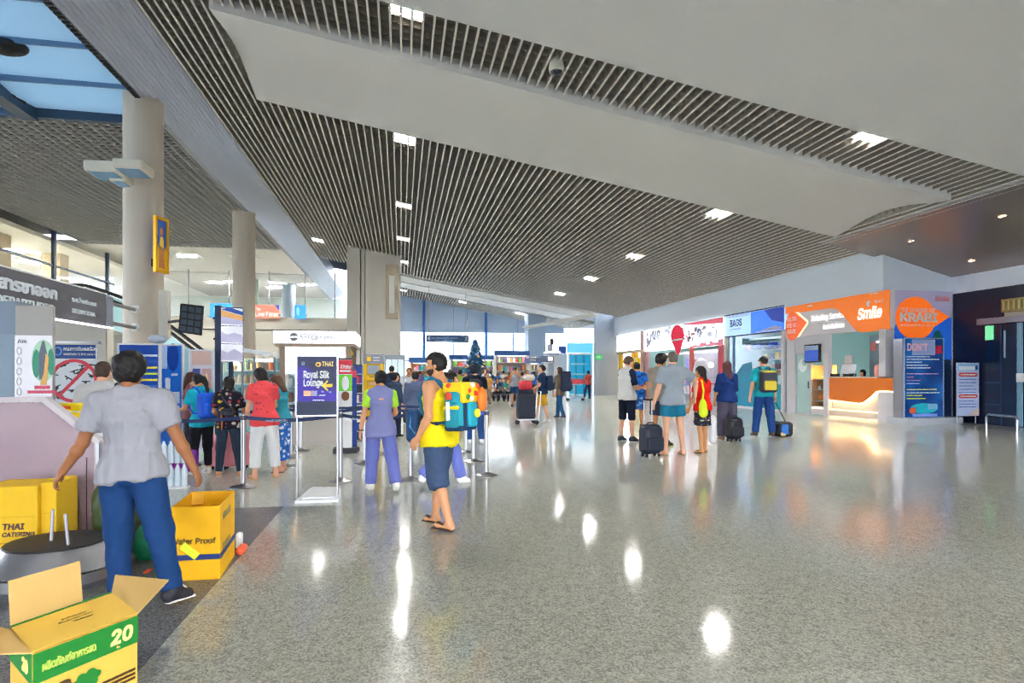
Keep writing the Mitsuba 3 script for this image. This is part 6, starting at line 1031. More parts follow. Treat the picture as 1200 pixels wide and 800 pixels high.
        part(bottom.get('name', {'skirt': 'skirt', 'shorts': 'shorts'}.get(k_, 'trousers')), S, mat(bottom['c'], .8, 0, .15) if not bottom.get('fn') else None, disp=bottom.get('fold', .005), sc=(10, 10, 9), color=bottom.get('fn'), seed=len(label) + 3)
        if bottom.get('belt'): part('waistband', SDF().ecap(TX(0, -.006, wz - .035), TX(0, -.006, wz), (.15 * W + e * .6, .105 * W + e * .6), (.15 * W + e * .6, .105 * W + e * .6), xL, .01, .2), mat(bottom['belt'], .5))
        if bottom.get('pockets'):
            for sd in (1, -1):
                v, f = SDF().ecap(TX(0, -.012, .885), TX(0, -.006, wz), (.155 * W + e * .6, .112 * W + e * .6), (.142 * W + e * .5, .098 * W + e * .5), xL, .04).box(TX(0, 0, 0), (.001, .001, .001)).mesh(.012) if False else SDF().ell(TX(sd * .075, -.075 * W - e * .35, .895), (.056, .055, .066), Rl.T).cut(TX(0, 0, .935), (0, 0, 1.)).mesh(.008)
                put(t + '__back_pocket', (TW(v), f), mat(bottom['pockets'], .8), smooth=True)
    # feet
    if shoes:
        for nm in 'rl':
            an, fd, xd, ud, heel, toe = foot(nm); kd = shoes.get('kind', 'shoe'); hz = min(res, .012)
            if kd == 'shoe':
                S = SDF().ecap(heel - ud * .0, toe - fd * .02 - ud * .002, (.040, .040), (.048, .032), xd, .02).cap(an + ud * .01, heel + ud * .02, .047, .042, .03).cap(an + fd * .02, toe - fd * .07, .046, .035, .03).cut(heel - ud * .03, -ud).cut(an + ud * .035, ud)
                k = part('shoe', S, mat(shoes['c'], .6), h=hz); part('shoe_sole' if not k else k.split('__', 1)[1] + '__sole', SDF().ecap(heel - ud * .028 - fd * .005, toe - ud * .024, (.043, .012), (.049, .012), xd, .02), mat(shoes.get('solec', '#e4e2dd'), .6), h=min(hz, .008))
                if shoes.get('mark') and res < .014: part(k.split('__', 1)[1] + '__tongue', SDF().cap(an + fd * .035 + ud * .012, an + fd * .085 - ud * .015, .028, .022), mat(shoes['mark'], .6), h=.006)
            else:
                k = part('sandal', SDF().ecap(heel - ud * .034 - fd * .012, toe - ud * .03 + fd * .015, (.038, .010), (.047, .010), xd, .02), mat(shoes['c'], .7), h=min(hz, .008))
                if res < .02: part(k.split('__', 1)[1] + '__strap', SDF().cap(toe - fd * .035 + xd * .0 + ud * .018, an + fd * .045 + xd * .045 - ud * .028, .009).cap(toe - fd * .035 + ud * .018, an + fd * .045 - xd * .042 - ud * .028, .009), mat(shoes['c'], .7), h=.006)
    J.update(TX=TX, TS=TS, TW=TW, HX=HX, Rt=Rt, Rl=Rl, Rh=Rh, Rw=Rw, s=s, key=t, neck0=neck0, up=up_)
    return J
def wear(J, name, label, cat, parts, group=None):
    """a worn or carried thing built in the wearer's frame: parts = [(name, SDF, material, step)]"""
    t = thing(name, label, cat, group)
    for nm, S, m, h in parts:
        v, f = S.mesh(h); put(t + '__' + nm, (J['TW'](v), f), m, smooth=True)
    return t
def backpack(J, label, c, c2=None, w=.15, d=.10, h=.22, zc_=1.2, h_=.012, straps=True, strap_c=None, back=-.125):
    TS, Rt = J['TS'], J['Rt']; M = Rt.T; ps = [('body', SDF().box(TS(0, back - d, zc_), (w, d, h), M, .06, .03).box(TS(0, back - d * .9, zc_ - h * .3), (w * 1.02, d * .9, h * .6), M, .05, .04), mat(c, .7), h_), ('front_pocket', SDF().box(TS(0, back - 2 * d - .01, zc_ - h * .35), (w * .8, .035, h * .45), M, .03), mat(c2 or c, .7), h_), ('top_lid', SDF().box(TS(0, back - d, zc_ + h * .85), (w * .9, d * .95, h * .18), M, .035), mat(c2 or c, .7), h_), ('grab_handle', SDF().chain([TS(-.03, back - .03, zc_ + h), TS(-.02, back - .02, zc_ + h + .05), TS(.02, back - .02, zc_ + h + .05), TS(.03, back - .03, zc_ + h)], [.009] * 4), mat(strap_c or c, .7), h_)]
    if straps:
        for sd in (1, -1):
            pts = [TS(sd * .07, back - .01, 1.36), TS(sd * .095, -.07, 1.465), TS(sd * .105, .0, 1.492), TS(sd * .11, .085, 1.44), TS(sd * .12, .135, 1.32), TS(sd * .15, .09, 1.16), TS(sd * .165, -.02, 1.06), TS(sd * .12, back, 1.04)]
            ps.append(('shoulder_strap', SDF().chain(pts, [.016, .021, .022, .022, .02, .016, .014, .014], .02), mat(strap_c or c, .7), h_))
    return wear(J, 'backpack', label, 'backpack', ps)
def suitcase(label, x, y, rz, w, d, h, c, pull=.45, ribs=True, name='suitcase', soft=False):
    t = thing(name, label, 'suitcase'); m = MB(); wi = .085 if soft else .05
    def at(mb): return mb.xf(rz, (x, y, 0))
    put(t + '__shell', at(MB().add(*roundbox((-w / 2, -d / 2, .05), (w / 2, d / 2, h), .115 if soft else .05, 16 if soft else 12))), mat(c, .5 if soft else .35), smooth=35)
    if ribs:
        for i in range(6):
            xx = -w * .38 + i * w * .152; put(t + '__rib', at(MB().box((xx - .008, -d / 2 - .008, .12), (xx + .008, -d / 2 + .01, h - .07)).box((xx - .008, d / 2 - .01, .12), (xx + .008, d / 2 + .008, h - .07))), mat(c, .3))
    else: put(t + '__pocket', at(MB().add(*roundbox((-w * .4, -d / 2 - .04, .12), (w * .4, -d / 2 + .03, h * .62), .03, 10))), mat(c, .6), smooth=35)
    for sx in (1, -1):
        for sy in (1, -1): put(t + '__wheel', at(MB().tube([(sx * (w / 2 - wi) - .015, sy * (d / 2 - wi + .01), .03), (sx * (w / 2 - wi) + .015, sy * (d / 2 - wi + .01), .03)], .03, 14)), BLACK, smooth=40)
    if pull:
        put(t + '__pull_handle', at(MB().tube([(-w * .2, d * .3, h - .02), (-w * .2, d * .3, h + pull), (w * .2, d * .3, h + pull), (w * .2, d * .3, h - .02)], .011, 8)), STEELB)
        put(t + '__grip', at(MB().tube([(-w * .22, d * .3, h + pull), (w * .22, d * .3, h + pull)], .017, 10)), BLACK, smooth=40)
    put(t + '__carry_handle', at(MB().tube([(-.08, 0, h - .01), (-.06, 0, h + .03), (.06, 0, h + .03), (.08, 0, h - .01)], .011, 8)), BLACK); return t
# ------------------------------------------------------------------ people near the camera
BLK = '#14110f'
def spots(base, others, sc, thr=.58, seed=0):            # printed fabric: blotches of other colours, fixed to the cloth
    def fn(v):
        c = np.tile(lin(base), (len(v), 1))
        for i, o in enumerate(others): c[meshkit.noise(v * sc + 50, seed + i) > thr] = lin(o)
        return c
    return fn
J = person('man in grey t-shirt and blue jeans seen from behind, arms spread, beside the yellow carton', G(171, 709), -4, 1.68, 'm', 'brown', ('thick', BLK), dict(c='#8f8e93', ease=.018, hem=.885, sleeve=.66, loose=1, neck=.07, fold=.03, fsc=(12, 12, 2.6), hemw=1.0), dict(c='#1b3a66', ease=.02, waist=1.0, fold=.012, pockets='#1f4070'), dict(c='#26242a', mark='#b9b3a5'),
    dict(leg_r=((-4, 13), (-8, 13)), leg_l=((4, 0), (0, -1)), toe=42, arm_r=((2, 24), (14, 21)), arm_l=((6, 21), (14, 34)), lean=2, side=-2, curl=24), res=.009, head=(8, 4), build=1.0)
single('neck_lanyard', MB().tube([J['TW'](J['neck0'] + J['Rt'] @ np.array([.068 * math.cos(a), .012 + .062 * math.sin(a), .03 - .012 * math.sin(a)])) for a in np.linspace(0, 2 * math.pi, 25)], .006, 6), BLACK, 'dark cord round the neck of the man in grey t-shirt', 'cord', smooth=True)
J = person('staff woman in purple vest and trousers with lime green sleeves seen from behind', G(449, 575), -6, 1.60, 'f', 'warm', ('bun', BLK), dict(c='#7f82ae', ease=.018, hem=.80, sleeve=.66, sleeve_c='#a5d63a', neck=.062, collar='#a5d63a', fold=.008, name='vest'), dict(c='#686fae', ease=.016, flare=.018, fold=.008), dict(c='#e0ddd2'),
    dict(leg_r=((-10, 8), (-24, 6)), leg_l=((10, 3), (4, 3)), foot_r=-4, arm_r=((10, 10), (70, -12)), arm_l=((-4, 14), (6, 10))), res=.011, head=(0, 0))
put(J['key'] + '__back_emblem', MB().tube([J['TW'](J['TS'](x, -.125 - .01, 1.335)) for x in (-.035, .035)], .012, 6), mat('#e0a890', .6)); put(J['key'] + '__wrist_watch', MB().tube([J['TW'](J['wr_l'] + np.array([.036 * math.cos(a), .036 * math.sin(a), .0])) for a in np.linspace(0, 2 * math.pi, 13)], .008, 6), BLACK)
YM = J = person('bearded man in yellow tank top and dark cropped shorts with a colourful backpack', G(518, 617), -53, 1.78, 'm', 'warm', ('short', '#1a1512'), dict(kind='tank', c='#ecd21a', ease=.026, hem=.84, fold=.012, hemw=1.06), dict(kind='shorts', c='#3d4d68', ease=.03, len=1.18, flare=.012, fold=.014, waist=.98), dict(kind='sandal', c='#3a2a22'),
    dict(leg_r=((13, 3), (6, 3)), leg_l=((-6, 2), (-20, 2)), foot_l=-6, toe=8, arm_r=((10, 8), (60, -8)), arm_l=((-8, 10), (30, 0)), lean=2), res=.009, head=(-24, 2))
part_b = SDF().ell(J['HX'](0, .026, -.036), (.0605, .069, .077), (J['Rh']).T).cut(J['HX'](0, .04, -.035), J['Rh'] @ np.array([0, .25, 1.0])).cut(J['HX'](0, -.01, 0), J['Rh'] @ np.array([0, -1.0, 0])); v, f = part_b.mesh(.007); put(J['key'] + '__beard', (J['TW'](v), f), mat('#3a2a20', .8), smooth=True)
TS, M = J['TS'], J['Rt'].T
wear(J, 'backpack', 'teal and yellow patterned backpack on the back of the man in yellow', 'backpack', [
    ('body', SDF().box(TS(0, -.25, 1.20), (.155, .10, .215), M, .06, .03), mat('#1f96a4', .7), .01), ('base', SDF().box(TS(0, -.25, 1.005), (.15, .098, .03), M, .025), mat('#173a5c', .7), .01), ('top_flap', SDF().box(TS(0, -.26, 1.385), (.165, .125, .055), M, .05).box(TS(0, -.36, 1.33), (.155, .03, .09), M, .028), mat('#f2c81a', .7), .01),
    ('front_pocket', SDF().box(TS(0, -.365, 1.13), (.075, .04, .12), M, .03), mat('#20a0b4', .7), .01), ('strap_band', SDF().box(TS(.095, -.355, 1.18), (.015, .02, .17), M, .008), mat('#17304c', .7), .008), ('strap_band', SDF().box(TS(-.095, -.355, 1.18), (.015, .02, .17), M, .008), mat('#17304c', .7), .008), ('side_pocket', SDF().box(TS(-.165, -.25, 1.13), (.02, .07, .12), M, .018), mat('#1c8796', .7), .01), ('yellow_buckle', SDF().box(TS(-.17, -.25, 1.2), (.02, .085, .018), M, .008), mat('#f4c814', .7), .008), ('white_tag', SDF().box(TS(-.188, -.225, 1.17), (.006, .022, .09), M, .004), mat('#e6e4e0', .7), .006), ('red_patch', SDF().box(TS(-.168, -.225, 1.31), (.012, .03, .035), M, .01), mat('#d8402c', .7), .007), ('orange_pouch', SDF().ell(TS(.12, -.42, 1.27), (.06, .045, .12), M), mat('#ee7a2a', .7), .01), ('yellow_pompom', SDF().ell(TS(.02, -.425, 1.14), (.04, .03, .045), M), mat('#f6e03a', .8), .008)] +
    [('flap_spot', SDF().ell(TS(x, y, zz), (.028, .028, .028), M), mat(c, .7), .008) for x, y, zz, c in ((-.15, -.22, 1.41, '#e0482a'), (-.13, -.33, 1.40, '#f4f0e6'), (-.06, -.38, 1.36, '#e04a2a'), (.0, -.385, 1.41, '#f4f0e6'), (.05, -.385, 1.33, '#d8382a'), (-.09, -.385, 1.30, '#3a8a4a'), (.09, -.385, 1.4, '#e0582a'), (-.02, -.385, 1.28, '#f4f0e6'))] +
    [('shoulder_strap', SDF().chain([TS(sd * .07, -.14, 1.36), TS(sd * .10, -.07, 1.445), TS(sd * .108, .0, 1.475), TS(sd * .112, .085, 1.425), TS(sd * .125, .135, 1.30), TS(sd * .15, .10, 1.16), TS(sd * .17, -.02, 1.06), TS(sd * .13, -.15, 1.05)], [.016, .024, .026, .026, .024, .018, .014, .014], .02), mat('#1d5a78', .7), .009) for sd in (1, -1)])
wear(J, 'waist_bag', 'navy bag worn in front of the man in yellow under his left hand', 'bag', [('body', SDF().box(TS(-.02, .25, 1.02), (.12, .08, .17), M, .06), mat('#17406e', .6), .01), ('piping', SDF().chain([TS(-.13, .20, .95), TS(-.145, .25, 1.02), TS(-.13, .24, 1.14)], [.008] * 3), mat('#4a86b0', .6), .006), ('strap', SDF().chain([TS(-.11, .16, 1.1), TS(-.18, .05, 1.07), TS(-.17, -.08, 1.05), TS(-.1, -.15, 1.06)], [.014] * 4), mat('#152238', .7), .008)])
# the queue on the left
J = person('man in grey t-shirt with a navy backpack on one shoulder at the counter', PY(120, 600, 7.55) * [1, 1, 0], -12, 1.69, 'm', 'light', ('crop', '#3f2f24'), dict(c='#b1afae', ease=.022, hem=.88), dict(c='#4a4d55', ease=.016), dict(c='#333333'), dict(), res=.012, z=0, head=(15, 0))
TS, M = J['TS'], J['Rt'].T
wear(J, 'shoulder_backpack', 'navy backpack hanging from the right shoulder of the man at the counter', 'backpack', [('body', SDF().box(TS(.17, -.22, 1.26), (.11, .08, .17), M, .05), mat('#16223f', .7), .012), ('pocket', SDF().box(TS(.17, -.30, 1.2), (.08, .03, .08), M, .025), mat('#0f1830', .7), .012), ('tag', SDF().box(TS(.12, -.32, 1.2), (.01, .008, .03), M, .005), mat('#d8d23a', .7), .008), ('strap', SDF().chain([TS(.14, -.15, 1.38), TS(.15, -.05, 1.475), TS(.16, .06, 1.42), TS(.2, .08, 1.2), TS(.22, -.08, 1.12)], [.022] * 5), mat('#16223f', .7), .01)])
J = person('woman in teal shirt with a black ponytail in the queue', G(235, 555), -48, 1.56, 'f', 'warm', ('pony', BLK), dict(c='#1fa9bd', ease=.016, hem=.84, sleeve=.7), dict(c='#17181d', ease=.012, len=.88), dict(c='#d8d2c8'), dict(lean=8, arm_r=((25, 10), (70, -10)), arm_l=((25, 8), (75, -5)), leg_l=((8, 3), (2, 2))), res=.012, head=(-10, 14))
backpack(J, 'bright blue smooth backpack of the woman with the ponytail', '#1552c8', '#1a5ad4', w=.17, d=.10, h=.21, zc_=1.16)
person('woman with brown hair facing the ponytailed woman in the queue', G(222, 546), 70, 1.58, 'f', 'light', ('long', '#4a2a22'), dict(c='#8a5a5a', ease=.014), dict(c='#2a2a34', ease=.012), dict(c='#333333'), dict(arm_l=((20, 8), (70, -10))), res=.014, head=(20, 8))
J = person('woman in black patterned shirt and dark jeans with bobbed black hair', G(269, 558), 2, 1.51, 'f', 'warm', ('bob', BLK), dict(ease=.02, hem=.86, sleeve=.72, loose=1, fn=spots('#181a26', ['#b7b0a8', '#a83a4a', '#c8a02a'], 16, .80), fold=.008), dict(c='#2b3646', ease=.010), dict(kind='sandal', c='#d8d0c4'), dict(arm_r=((14, 16), (65, -8)), arm_l=((10, 18), (62, -6)), leg_r=((-2, 8), (-4, 8)), leg_l=((2, 5), (0, 5))), res=.012, head=(0, 14))
TS, M = J['TS'], J['Rt'].T
wear(J, 'sling_bag', 'small black sling bag with an orange tag on the woman in black', 'bag', [('body', SDF().box(TS(.05, -.19, 1.14), (.11, .05, .07), M, .03), mat('#20222a', .6), .01), ('front_pocket', SDF().box(TS(.07, -.24, 1.12), (.07, .02, .045), M, .015), mat('#2c2f3a', .6), .01), ('strap', SDF().chain([TS(.1, -.16, 1.2), TS(-.02, -.14, 1.32), TS(-.1, -.08, 1.45), TS(-.11, .02, 1.47), TS(0, .16, 1.3)], [.016] * 5), mat('#30333c', .7), .009), ('yellow_strap', SDF().chain([TS(-.03, -.215, 1.2), TS(-.08, -.20, 1.17)], [.02, .018]), mat('#e0a820', .6), .008), ('orange_tag', SDF().chain([TS(-.05, -.22, 1.1), TS(-.045, -.215, .95), TS(-.05, -.21, .83)], [.014, .012, .01]), mat('#b86a2a', .6), .008)])
person('woman in coral red blouse and white cropped trousers in the queue', G(311, 560), -32, 1.66, 'f', 'light', ('bob', '#1c1614'), dict(ease=.022, hem=.84, sleeve=.6, loose=1, fn=spots('#ea4f52', ['#c23a44'], 22, .76), fold=.010), dict(c='#dcdbd8', ease=.02, len=.80, flare=.012), dict(kind='sandal', c='#b99a5a'), dict(lean=9, arm_r=((10, 8), (60, -8)), arm_l=((16, 6), (25, 0)), leg_r=((-2, 5), (-4, 4)), leg_l=((6, 3), (0, 3))), res=.012, head=(-18, 22))
person('woman in teal top and blue patterned trousers behind the coral blouse', G(331, 552), -70, 1.55, 'f', 'light', ('long', '#5a4030'), dict(c='#3a98a8', ease=.018, sleeve=.5), dict(ease=.024, len=.74, flare=.03, fn=spots('#2a66b8', ['#dfe8f2'], 20, .66)), dict(kind='sandal', c='#6a4a3a'), dict(lean=6, arm_l=((30, 5), (50, 0)), arm_r=((30, 5), (60, 0))), res=.014, head=(0, 20))
a = G(216, 556); suitcase('purple hard suitcase on the floor beside the ponytailed woman', a[0], a[1], 10, .38, .24, .42, '#7a1a8a', pull=.4)
a = G(252, 551); suitcase('narrow pink ribbed suitcase left of the woman in black', a[0] + .03, a[1] + .12, -30, .24, .22, .56, '#d88a90', pull=.35); a = G(270, 552); suitcase('wide pink ribbed suitcase between the legs of the woman in black', a[0] + .02, a[1] + .28, 4, .4, .25, .58, '#d8868c', pull=.5)
# behind the belts
person('staff member in purple trousers and white sneakers walking behind the man in yellow', G(518, 568), 82, 1.62, 'f', 'warm', ('bun', BLK), dict(c='#7f82ae', ease=.016, hem=.82, sleeve=.66, sleeve_c='#a5d63a', name='vest'), dict(c='#6d78c0', ease=.016, flare=.02, fold=.008), dict(c='#e6e4e0'), dict(leg_r=((-16, 2), (-42, 2)), leg_l=((20, 2), (14, 2)), foot_r=-38, lean=4), res=.013)
person('man in dark grey vest suit and jeans walking away behind the queue post', G(487, 519), 5, 1.60, 'm', 'warm', ('short', BLK), dict(c='#56607a', ease=.022, hem=.84, sleeve=1.7, fold=.006), dict(c='#34507a', ease=.014), dict(c='#22304a'), dict(arm_r=((-4, 10), (6, 6)), leg_l=((8, 2), (2, 2)), leg_r=((-6, 3), (-16, 3))), res=.016)
person('young man in dark jacket looking right behind the staff woman', PY(462, 600, 15.6) * [1, 1, 0], 50, 1.57, 'm', 'light', ('thick', BLK), dict(c='#3a4a66', ease=.02, sleeve=1.8), dict(c='#23283a', ease=.016), dict(c='#222222'), dict(), res=.016, z=0, head=(20, 0))
person('tall man in navy jacket standing before the glass partition', PY(459, 600, 22) * [1, 1, 0], 0, 1.83, 'm', 'tan', ('short', BLK), dict(c='#22304e', ease=.02, sleeve=1.8), dict(c='#1d2334', ease=.016), dict(c='#222222'), dict(), res=.02, z=0)
person('man in pale shirt facing the camera behind the queue', PY(479, 600, 20) * [1, 1, 0], 175, 1.75, 'm', 'tan', ('crop', '#2a211c'), dict(c='#c3c6ca', ease=.02, sleeve=.7), dict(c='#4a4438', ease=.016), dict(c='#222222'), dict(), res=.018, z=0)
J = person('man in black t-shirt and jeans with a black backpack beyond the colourful backpack', G(557, 520), 0, 1.76, 'm', 'light', ('thick', '#141a26'), dict(c='#171c2a', ease=.02, sleeve=.7), dict(c='#2a4a80', ease=.016), dict(c='#e0e0e0'), dict(leg_r=((-8, 3), (-18, 3)), leg_l=((8, 2), (4, 2))), res=.015); backpack(J, 'black backpack of the man in black t-shirt', '#121826', h_=.016)
person('woman in lime vest and dark sleeves standing near the christmas tree', G(539, 487), 0, 1.72, 'f', 'warm', ('bun', BLK), dict(c='#a8b84a', ease=.016, sleeve=.9, sleeve_c='#23242c'), dict(c='#2a2d38', ease=.016), dict(c='#333333'), dict(), res=.022)
# right hand group
J = person('woman in white and navy raglan t-shirt and black cropped trousers looking at a phone', G(734, 517), 72, 1.97, 'f', 'light', ('short', '#5a4636'), dict(c='#cfcdca', ease=.022, hem=.86, sleeve=.92, sleeve_c='#1d2740', fold=.008), dict(kind='shorts', c='#171d2e', ease=.012, len=1.12, flare=-.004), dict(c='#2c2f36'), dict(arm_r=((12, 6), (82, -10)), arm_l=((12, 6), (80, -12)), lean=0), res=.012, head=(0, 22), build=1.12)
wear(J, 'phone', 'red phone in the hands of the woman in the raglan t-shirt', 'phone', [('case', SDF().box((J['wr_r'] + J['wr_l']) / 2 + np.array([0, .14, .03]), (.04, .075, .006), rot('x', 20), .006), mat('#c83a3a', .4), .006)])
person('man in blue t-shirt and blue patterned shorts behind the woman with the phone', G(746, 502), 20, 1.88, 'm', 'tan', ('short', BLK), dict(ease=.02, hem=.86, fn=spots('#1f64b8', ['#123f7a'], 14, .62)), dict(kind='shorts', ease=.03, len=.95, flare=.02, fn=spots('#27508a', ['#6f9ac8'], 16, .66)), dict(c='#3a3330'), dict(arm_r=((4, 10), (18, 6)), leg_l=((8, 3), (0, 3))), res=.015)
J = person('tall man in grey t-shirt and teal shorts with a hand on his hip', G(790, 533), -8, 1.98, 'm', 'light', ('crop', '#5f564e'), dict(c='#8d959c', ease=.026, hem=.86, sleeve=.72, loose=1, fold=.012, fsc=(9, 9, 4)), dict(kind='shorts', c='#1d6a84', ease=.026, len=.62, flare=.022), dict(kind='sandal', c='#8a7a60'), dict(arm_r=((-12, 52), (-6, -8)), arm_l=((6, 14), (18, 8)), leg_r=((0, 7), (-2, 6)), leg_l=((4, 3), (0, 2))), res=.011, head=(6, 2), build=.98)
person('dark haired bearded man standing close in front of the tall man in grey', G(773, 522), 62, 1.98, 'm', 'tan', ('thick', '#171311'), dict(c='#8f8478', ease=.02, hem=.87), dict(kind='shorts', c='#33384a', ease=.024, len=.8), dict(c='#2a2a2a', solec='#b8c23a'), dict(arm_r=((10, 8), (40, 0)), arm_l=((10, 8), (45, 0))), res=.012, head=(10, 16))
J = person('woman in red t-shirt and dark floral skirt with a yellow bag', G(824, 530), -30, 1.70, 'f', 'tan', ('long', '#1d1614'), dict(c='#d8201a', ease=.024, hem=.86, sleeve=.7, loose=1, fold=.009), dict(kind='skirt', len=.56, ease=.01, fn=spots('#1b1d2a', ['#a8c0a0', '#b84a5a'], 24, .76)), dict(kind='sandal', c='#26221e'), dict(arm_r=((8, 12), (20, 6)), arm_l=((10, 12), (26, 0)), lean=2), res=.012, head=(-25, 6), build=1.08)
TS, M = J['TS'], J['Rt'].T
wear(J, 'yellow_shoulder_bag', 'lime yellow shoulder bag of the woman in red', 'bag', [('body', SDF().ell(TS(-.20, -.14, .93), (.10, .07, .17), M).ell(TS(-.19, -.14, .82), (.12, .07, .10), M), mat('#d3de1e', .7), .012), ('strap', SDF().chain([TS(-.2, -.13, 1.05), TS(-.19, -.16, 1.25), TS(-.14, -.10, 1.44), TS(-.13, .0, 1.49), TS(-.15, .1, 1.3), TS(-.2, .02, 1.0)], [.022, .018, .018, .018, .016, .016]), mat('#e6d81f', .7), .01)])
J = person('woman in navy long sleeved shirt and grey trousers with a brown head scarf', G(853, 515), 6, 1.84, 'f', 'tan', ('scarf', '#2a1c18', '#5a3330'), dict(c='#1a3166', ease=.024, hem=.86, sleeve=1.15, fold=.008), dict(c='#514c5c', ease=.028, flare=.025, fold=.01), dict(c='#8a6a5a'), dict(arm_r=((16, 10), (55, 0)), arm_l=((4, 12), (12, 6)), leg_r=((6, 6), (2, 6)), leg_l=((-4, 4), (-8, 4))), res=.012, build=1.06)
J = person('man in teal t-shirt, jeans and black cap with a yellow backpack', G(895, 511), 8, 1.99, 'm', 'light', ('cap', '#3a2c24', '#15151c'), dict(c='#1f98a4', ease=.022, hem=.88, sleeve=.74, loose=1), dict(c='#1f3f78', ease=.018, flare=.008), dict(c='#4a3a32'), dict(arm_l=((2, 12), (8, 8)), arm_r=((2, 10), (8, 6)), leg_r=((-3, 5), (-5, 5)), leg_l=((4, 6), (0, 6))), res=.012, head=(-10, 0))
backpack(J, 'yellow and dark grey backpack of the man in the cap', '#2c2f3c', '#cdb43a', w=.165, d=.10, h=.23, zc_=1.2, strap_c='#20232c')
a = J['TW'](J['palm_r']); t = thing('duffel_bag', 'dark duffel bag with blue side held low by the man in the cap', 'bag'); g = G(914, 503)
put(t + '__body', roundbox((a[0] - .02, a[1] - .28, 0.0), (a[0] + .36, a[1] + .12, .36), .08, 12), mat('#23282e', .6), smooth=35); put(t + '__blue_side', roundbox((a[0] + .02, a[1] - .31, .06), (a[0] + .2, a[1] - .25, .3), .025, 8), mat('#2a6ab8', .6), smooth=35); put(t + '__yellow_pocket', roundbox((a[0] + .0, a[1] - .31, .02), (a[0] + .12, a[1] - .26, .12), .02, 8), mat('#b8a070', .6), smooth=35); put(t + '__handle', MB().tube([(a[0] + .02, a[1], .33), (a[0], a[1], a[2]), (a[0] + .28, a[1] - .05, .34)], .014, 8), BLACK)
a = G(766, 536); suitcase('black rounded trolley bag with a raised handle beside the tall man', a[0], a[1] + .14, 14, .44, .28, .60, '#1b2030', pull=.45, ribs=False, soft=True)
a = G(858, 516); suitcase('black trolley case right of the woman with the head scarf', a[0] - .06, a[1] - .18, 6, .40, .28, .55, '#191b22', pull=.0, ribs=False, soft=True)
single('white_plastic_bag', roundbox(G(836, 520) + [-.06, 0, 0], G(836, 520) + [.1, .16, .62], .07, 10), mat('#dcdad8', .5), 'white plastic bag standing between the red shirt and the head scarf', 'bag', smooth=True)
# trolley group and farther people
J = person('man in navy t-shirt and mustard shorts pushing a luggage trolley', G(636, 495), -75, 1.85, 'm', 'light', ('short', '#241a16'), dict(c='#1c2f4e', ease=.022, sleeve=.7), dict(kind='shorts', c='#c79a2a', ease=.026, len=.9, flare=.02), dict(c='#d8d4cc'), dict(arm_l=((20, 8), (60, 0)), arm_r=((20, 8), (62, 0)), leg_r=((14, 3), (8, 3)), leg_l=((-8, 3), (-16, 3))), res=.014); backpack(J, 'navy backpack of the man in mustard shorts', '#1a2c4a', h_=.018)
J = person('person in olive brown top and jeans with a tall navy backpack behind the trolley', G(657, 490), -50, 1.80, 'f', 'light', ('bob', '#3a2a22'), dict(c='#6a5f50', ease=.024, sleeve=1.5, hem=.8), dict(c='#23527e', ease=.014), dict(c='#3a3a44'), dict(leg_r=((14, 3), (6, 3)), leg_l=((-8, 3), (-22, 3))), res=.016); backpack(J, 'tall navy travel backpack of the person in olive brown top', '#172642', h=.33, w=.17, d=.12, zc_=1.26, h_=.018)
a = G(616, 497); t = thing('luggage_trolley', 'steel luggage trolley carrying dark suitcases', 'trolley'); x, y = a[0], a[1]
put(t + '__platform', B((x - .3, y - .25, .14), (x + .35, y + .3, .18)), STEELB); put(t + '__push_frame', MB().tube([(x + .35, y - .25, .16), (x + .42, y - .25, 1.0), (x + .42, y + .3, 1.0), (x + .35, y + .3, .16)], .022, 8), STEEL, smooth=40)
for wx, wy in ((-.25, 0.02), (.3, -.2), (.3, .25)): put(t + '__wheel', MB().tube([(x + wx, y + wy - .02, .07), (x + wx, y + wy + .02, .07)], .07, 14), BLACK, smooth=40)
single('trolley_suitcase', roundbox((x - .28, y - .2, .18), (x + .28, y + .02, .95), .06, 10), mat('#1d2436', .6), 'dark navy suitcase standing upright on the luggage trolley', 'suitcase', smooth=35); single('trolley_suitcase', roundbox((x - .25, y + .05, .18), (x + .28, y + .27, 1.05), .06, 10), mat('#222a3e', .6), 'second dark navy suitcase at the back of the luggage trolley', 'suitcase', smooth=35)
single('red_travel_bag', roundbox((x - .2, y - .15, 1.051), (x + .2, y + .24, 1.32), .09, 10), mat('#c8343c', .6), 'red bag lying on top of the trolley suitcases', 'bag', smooth=35); single('white_travel_bag', roundbox((x - .05, y - .12, 1.321), (x + .28, y + .2, 1.52), .08, 10), mat('#d9cfc4', .6), 'pale bag on top of the red bag on the trolley', 'bag', smooth=35)
person('woman in grey tank top and blue shorts walking away near the shops', G(604, 477), 10, 1.92, 'f', 'tan', ('cap', '#3a2a22', '#4a7a9a'), dict(kind='tank', c='#8f9198', ease=.02), dict(kind='shorts', c='#1d4068', ease=.03, len=.75, flare=.03), dict(c='#2a2a30'), dict(leg_r=((-8, 4), (-16, 3)), leg_l=((8, 3), (4, 2))), res=.02)
person('man in red t-shirt and dark jeans standing at the turquoise shop front', G(688, 467), -30, 1.75, 'm', 'brown', ('short', BLK), dict(c='#a8483c', ease=.022), dict(c='#22304e', ease=.016), dict(c='#22222a'), dict(arm_l=((20, 20), (70, -10)), arm_r=((20, 15), (70, -20)), leg_r=((2, 4), (0, 4)), leg_l=((12, 10), (0, 12))), res=.024)
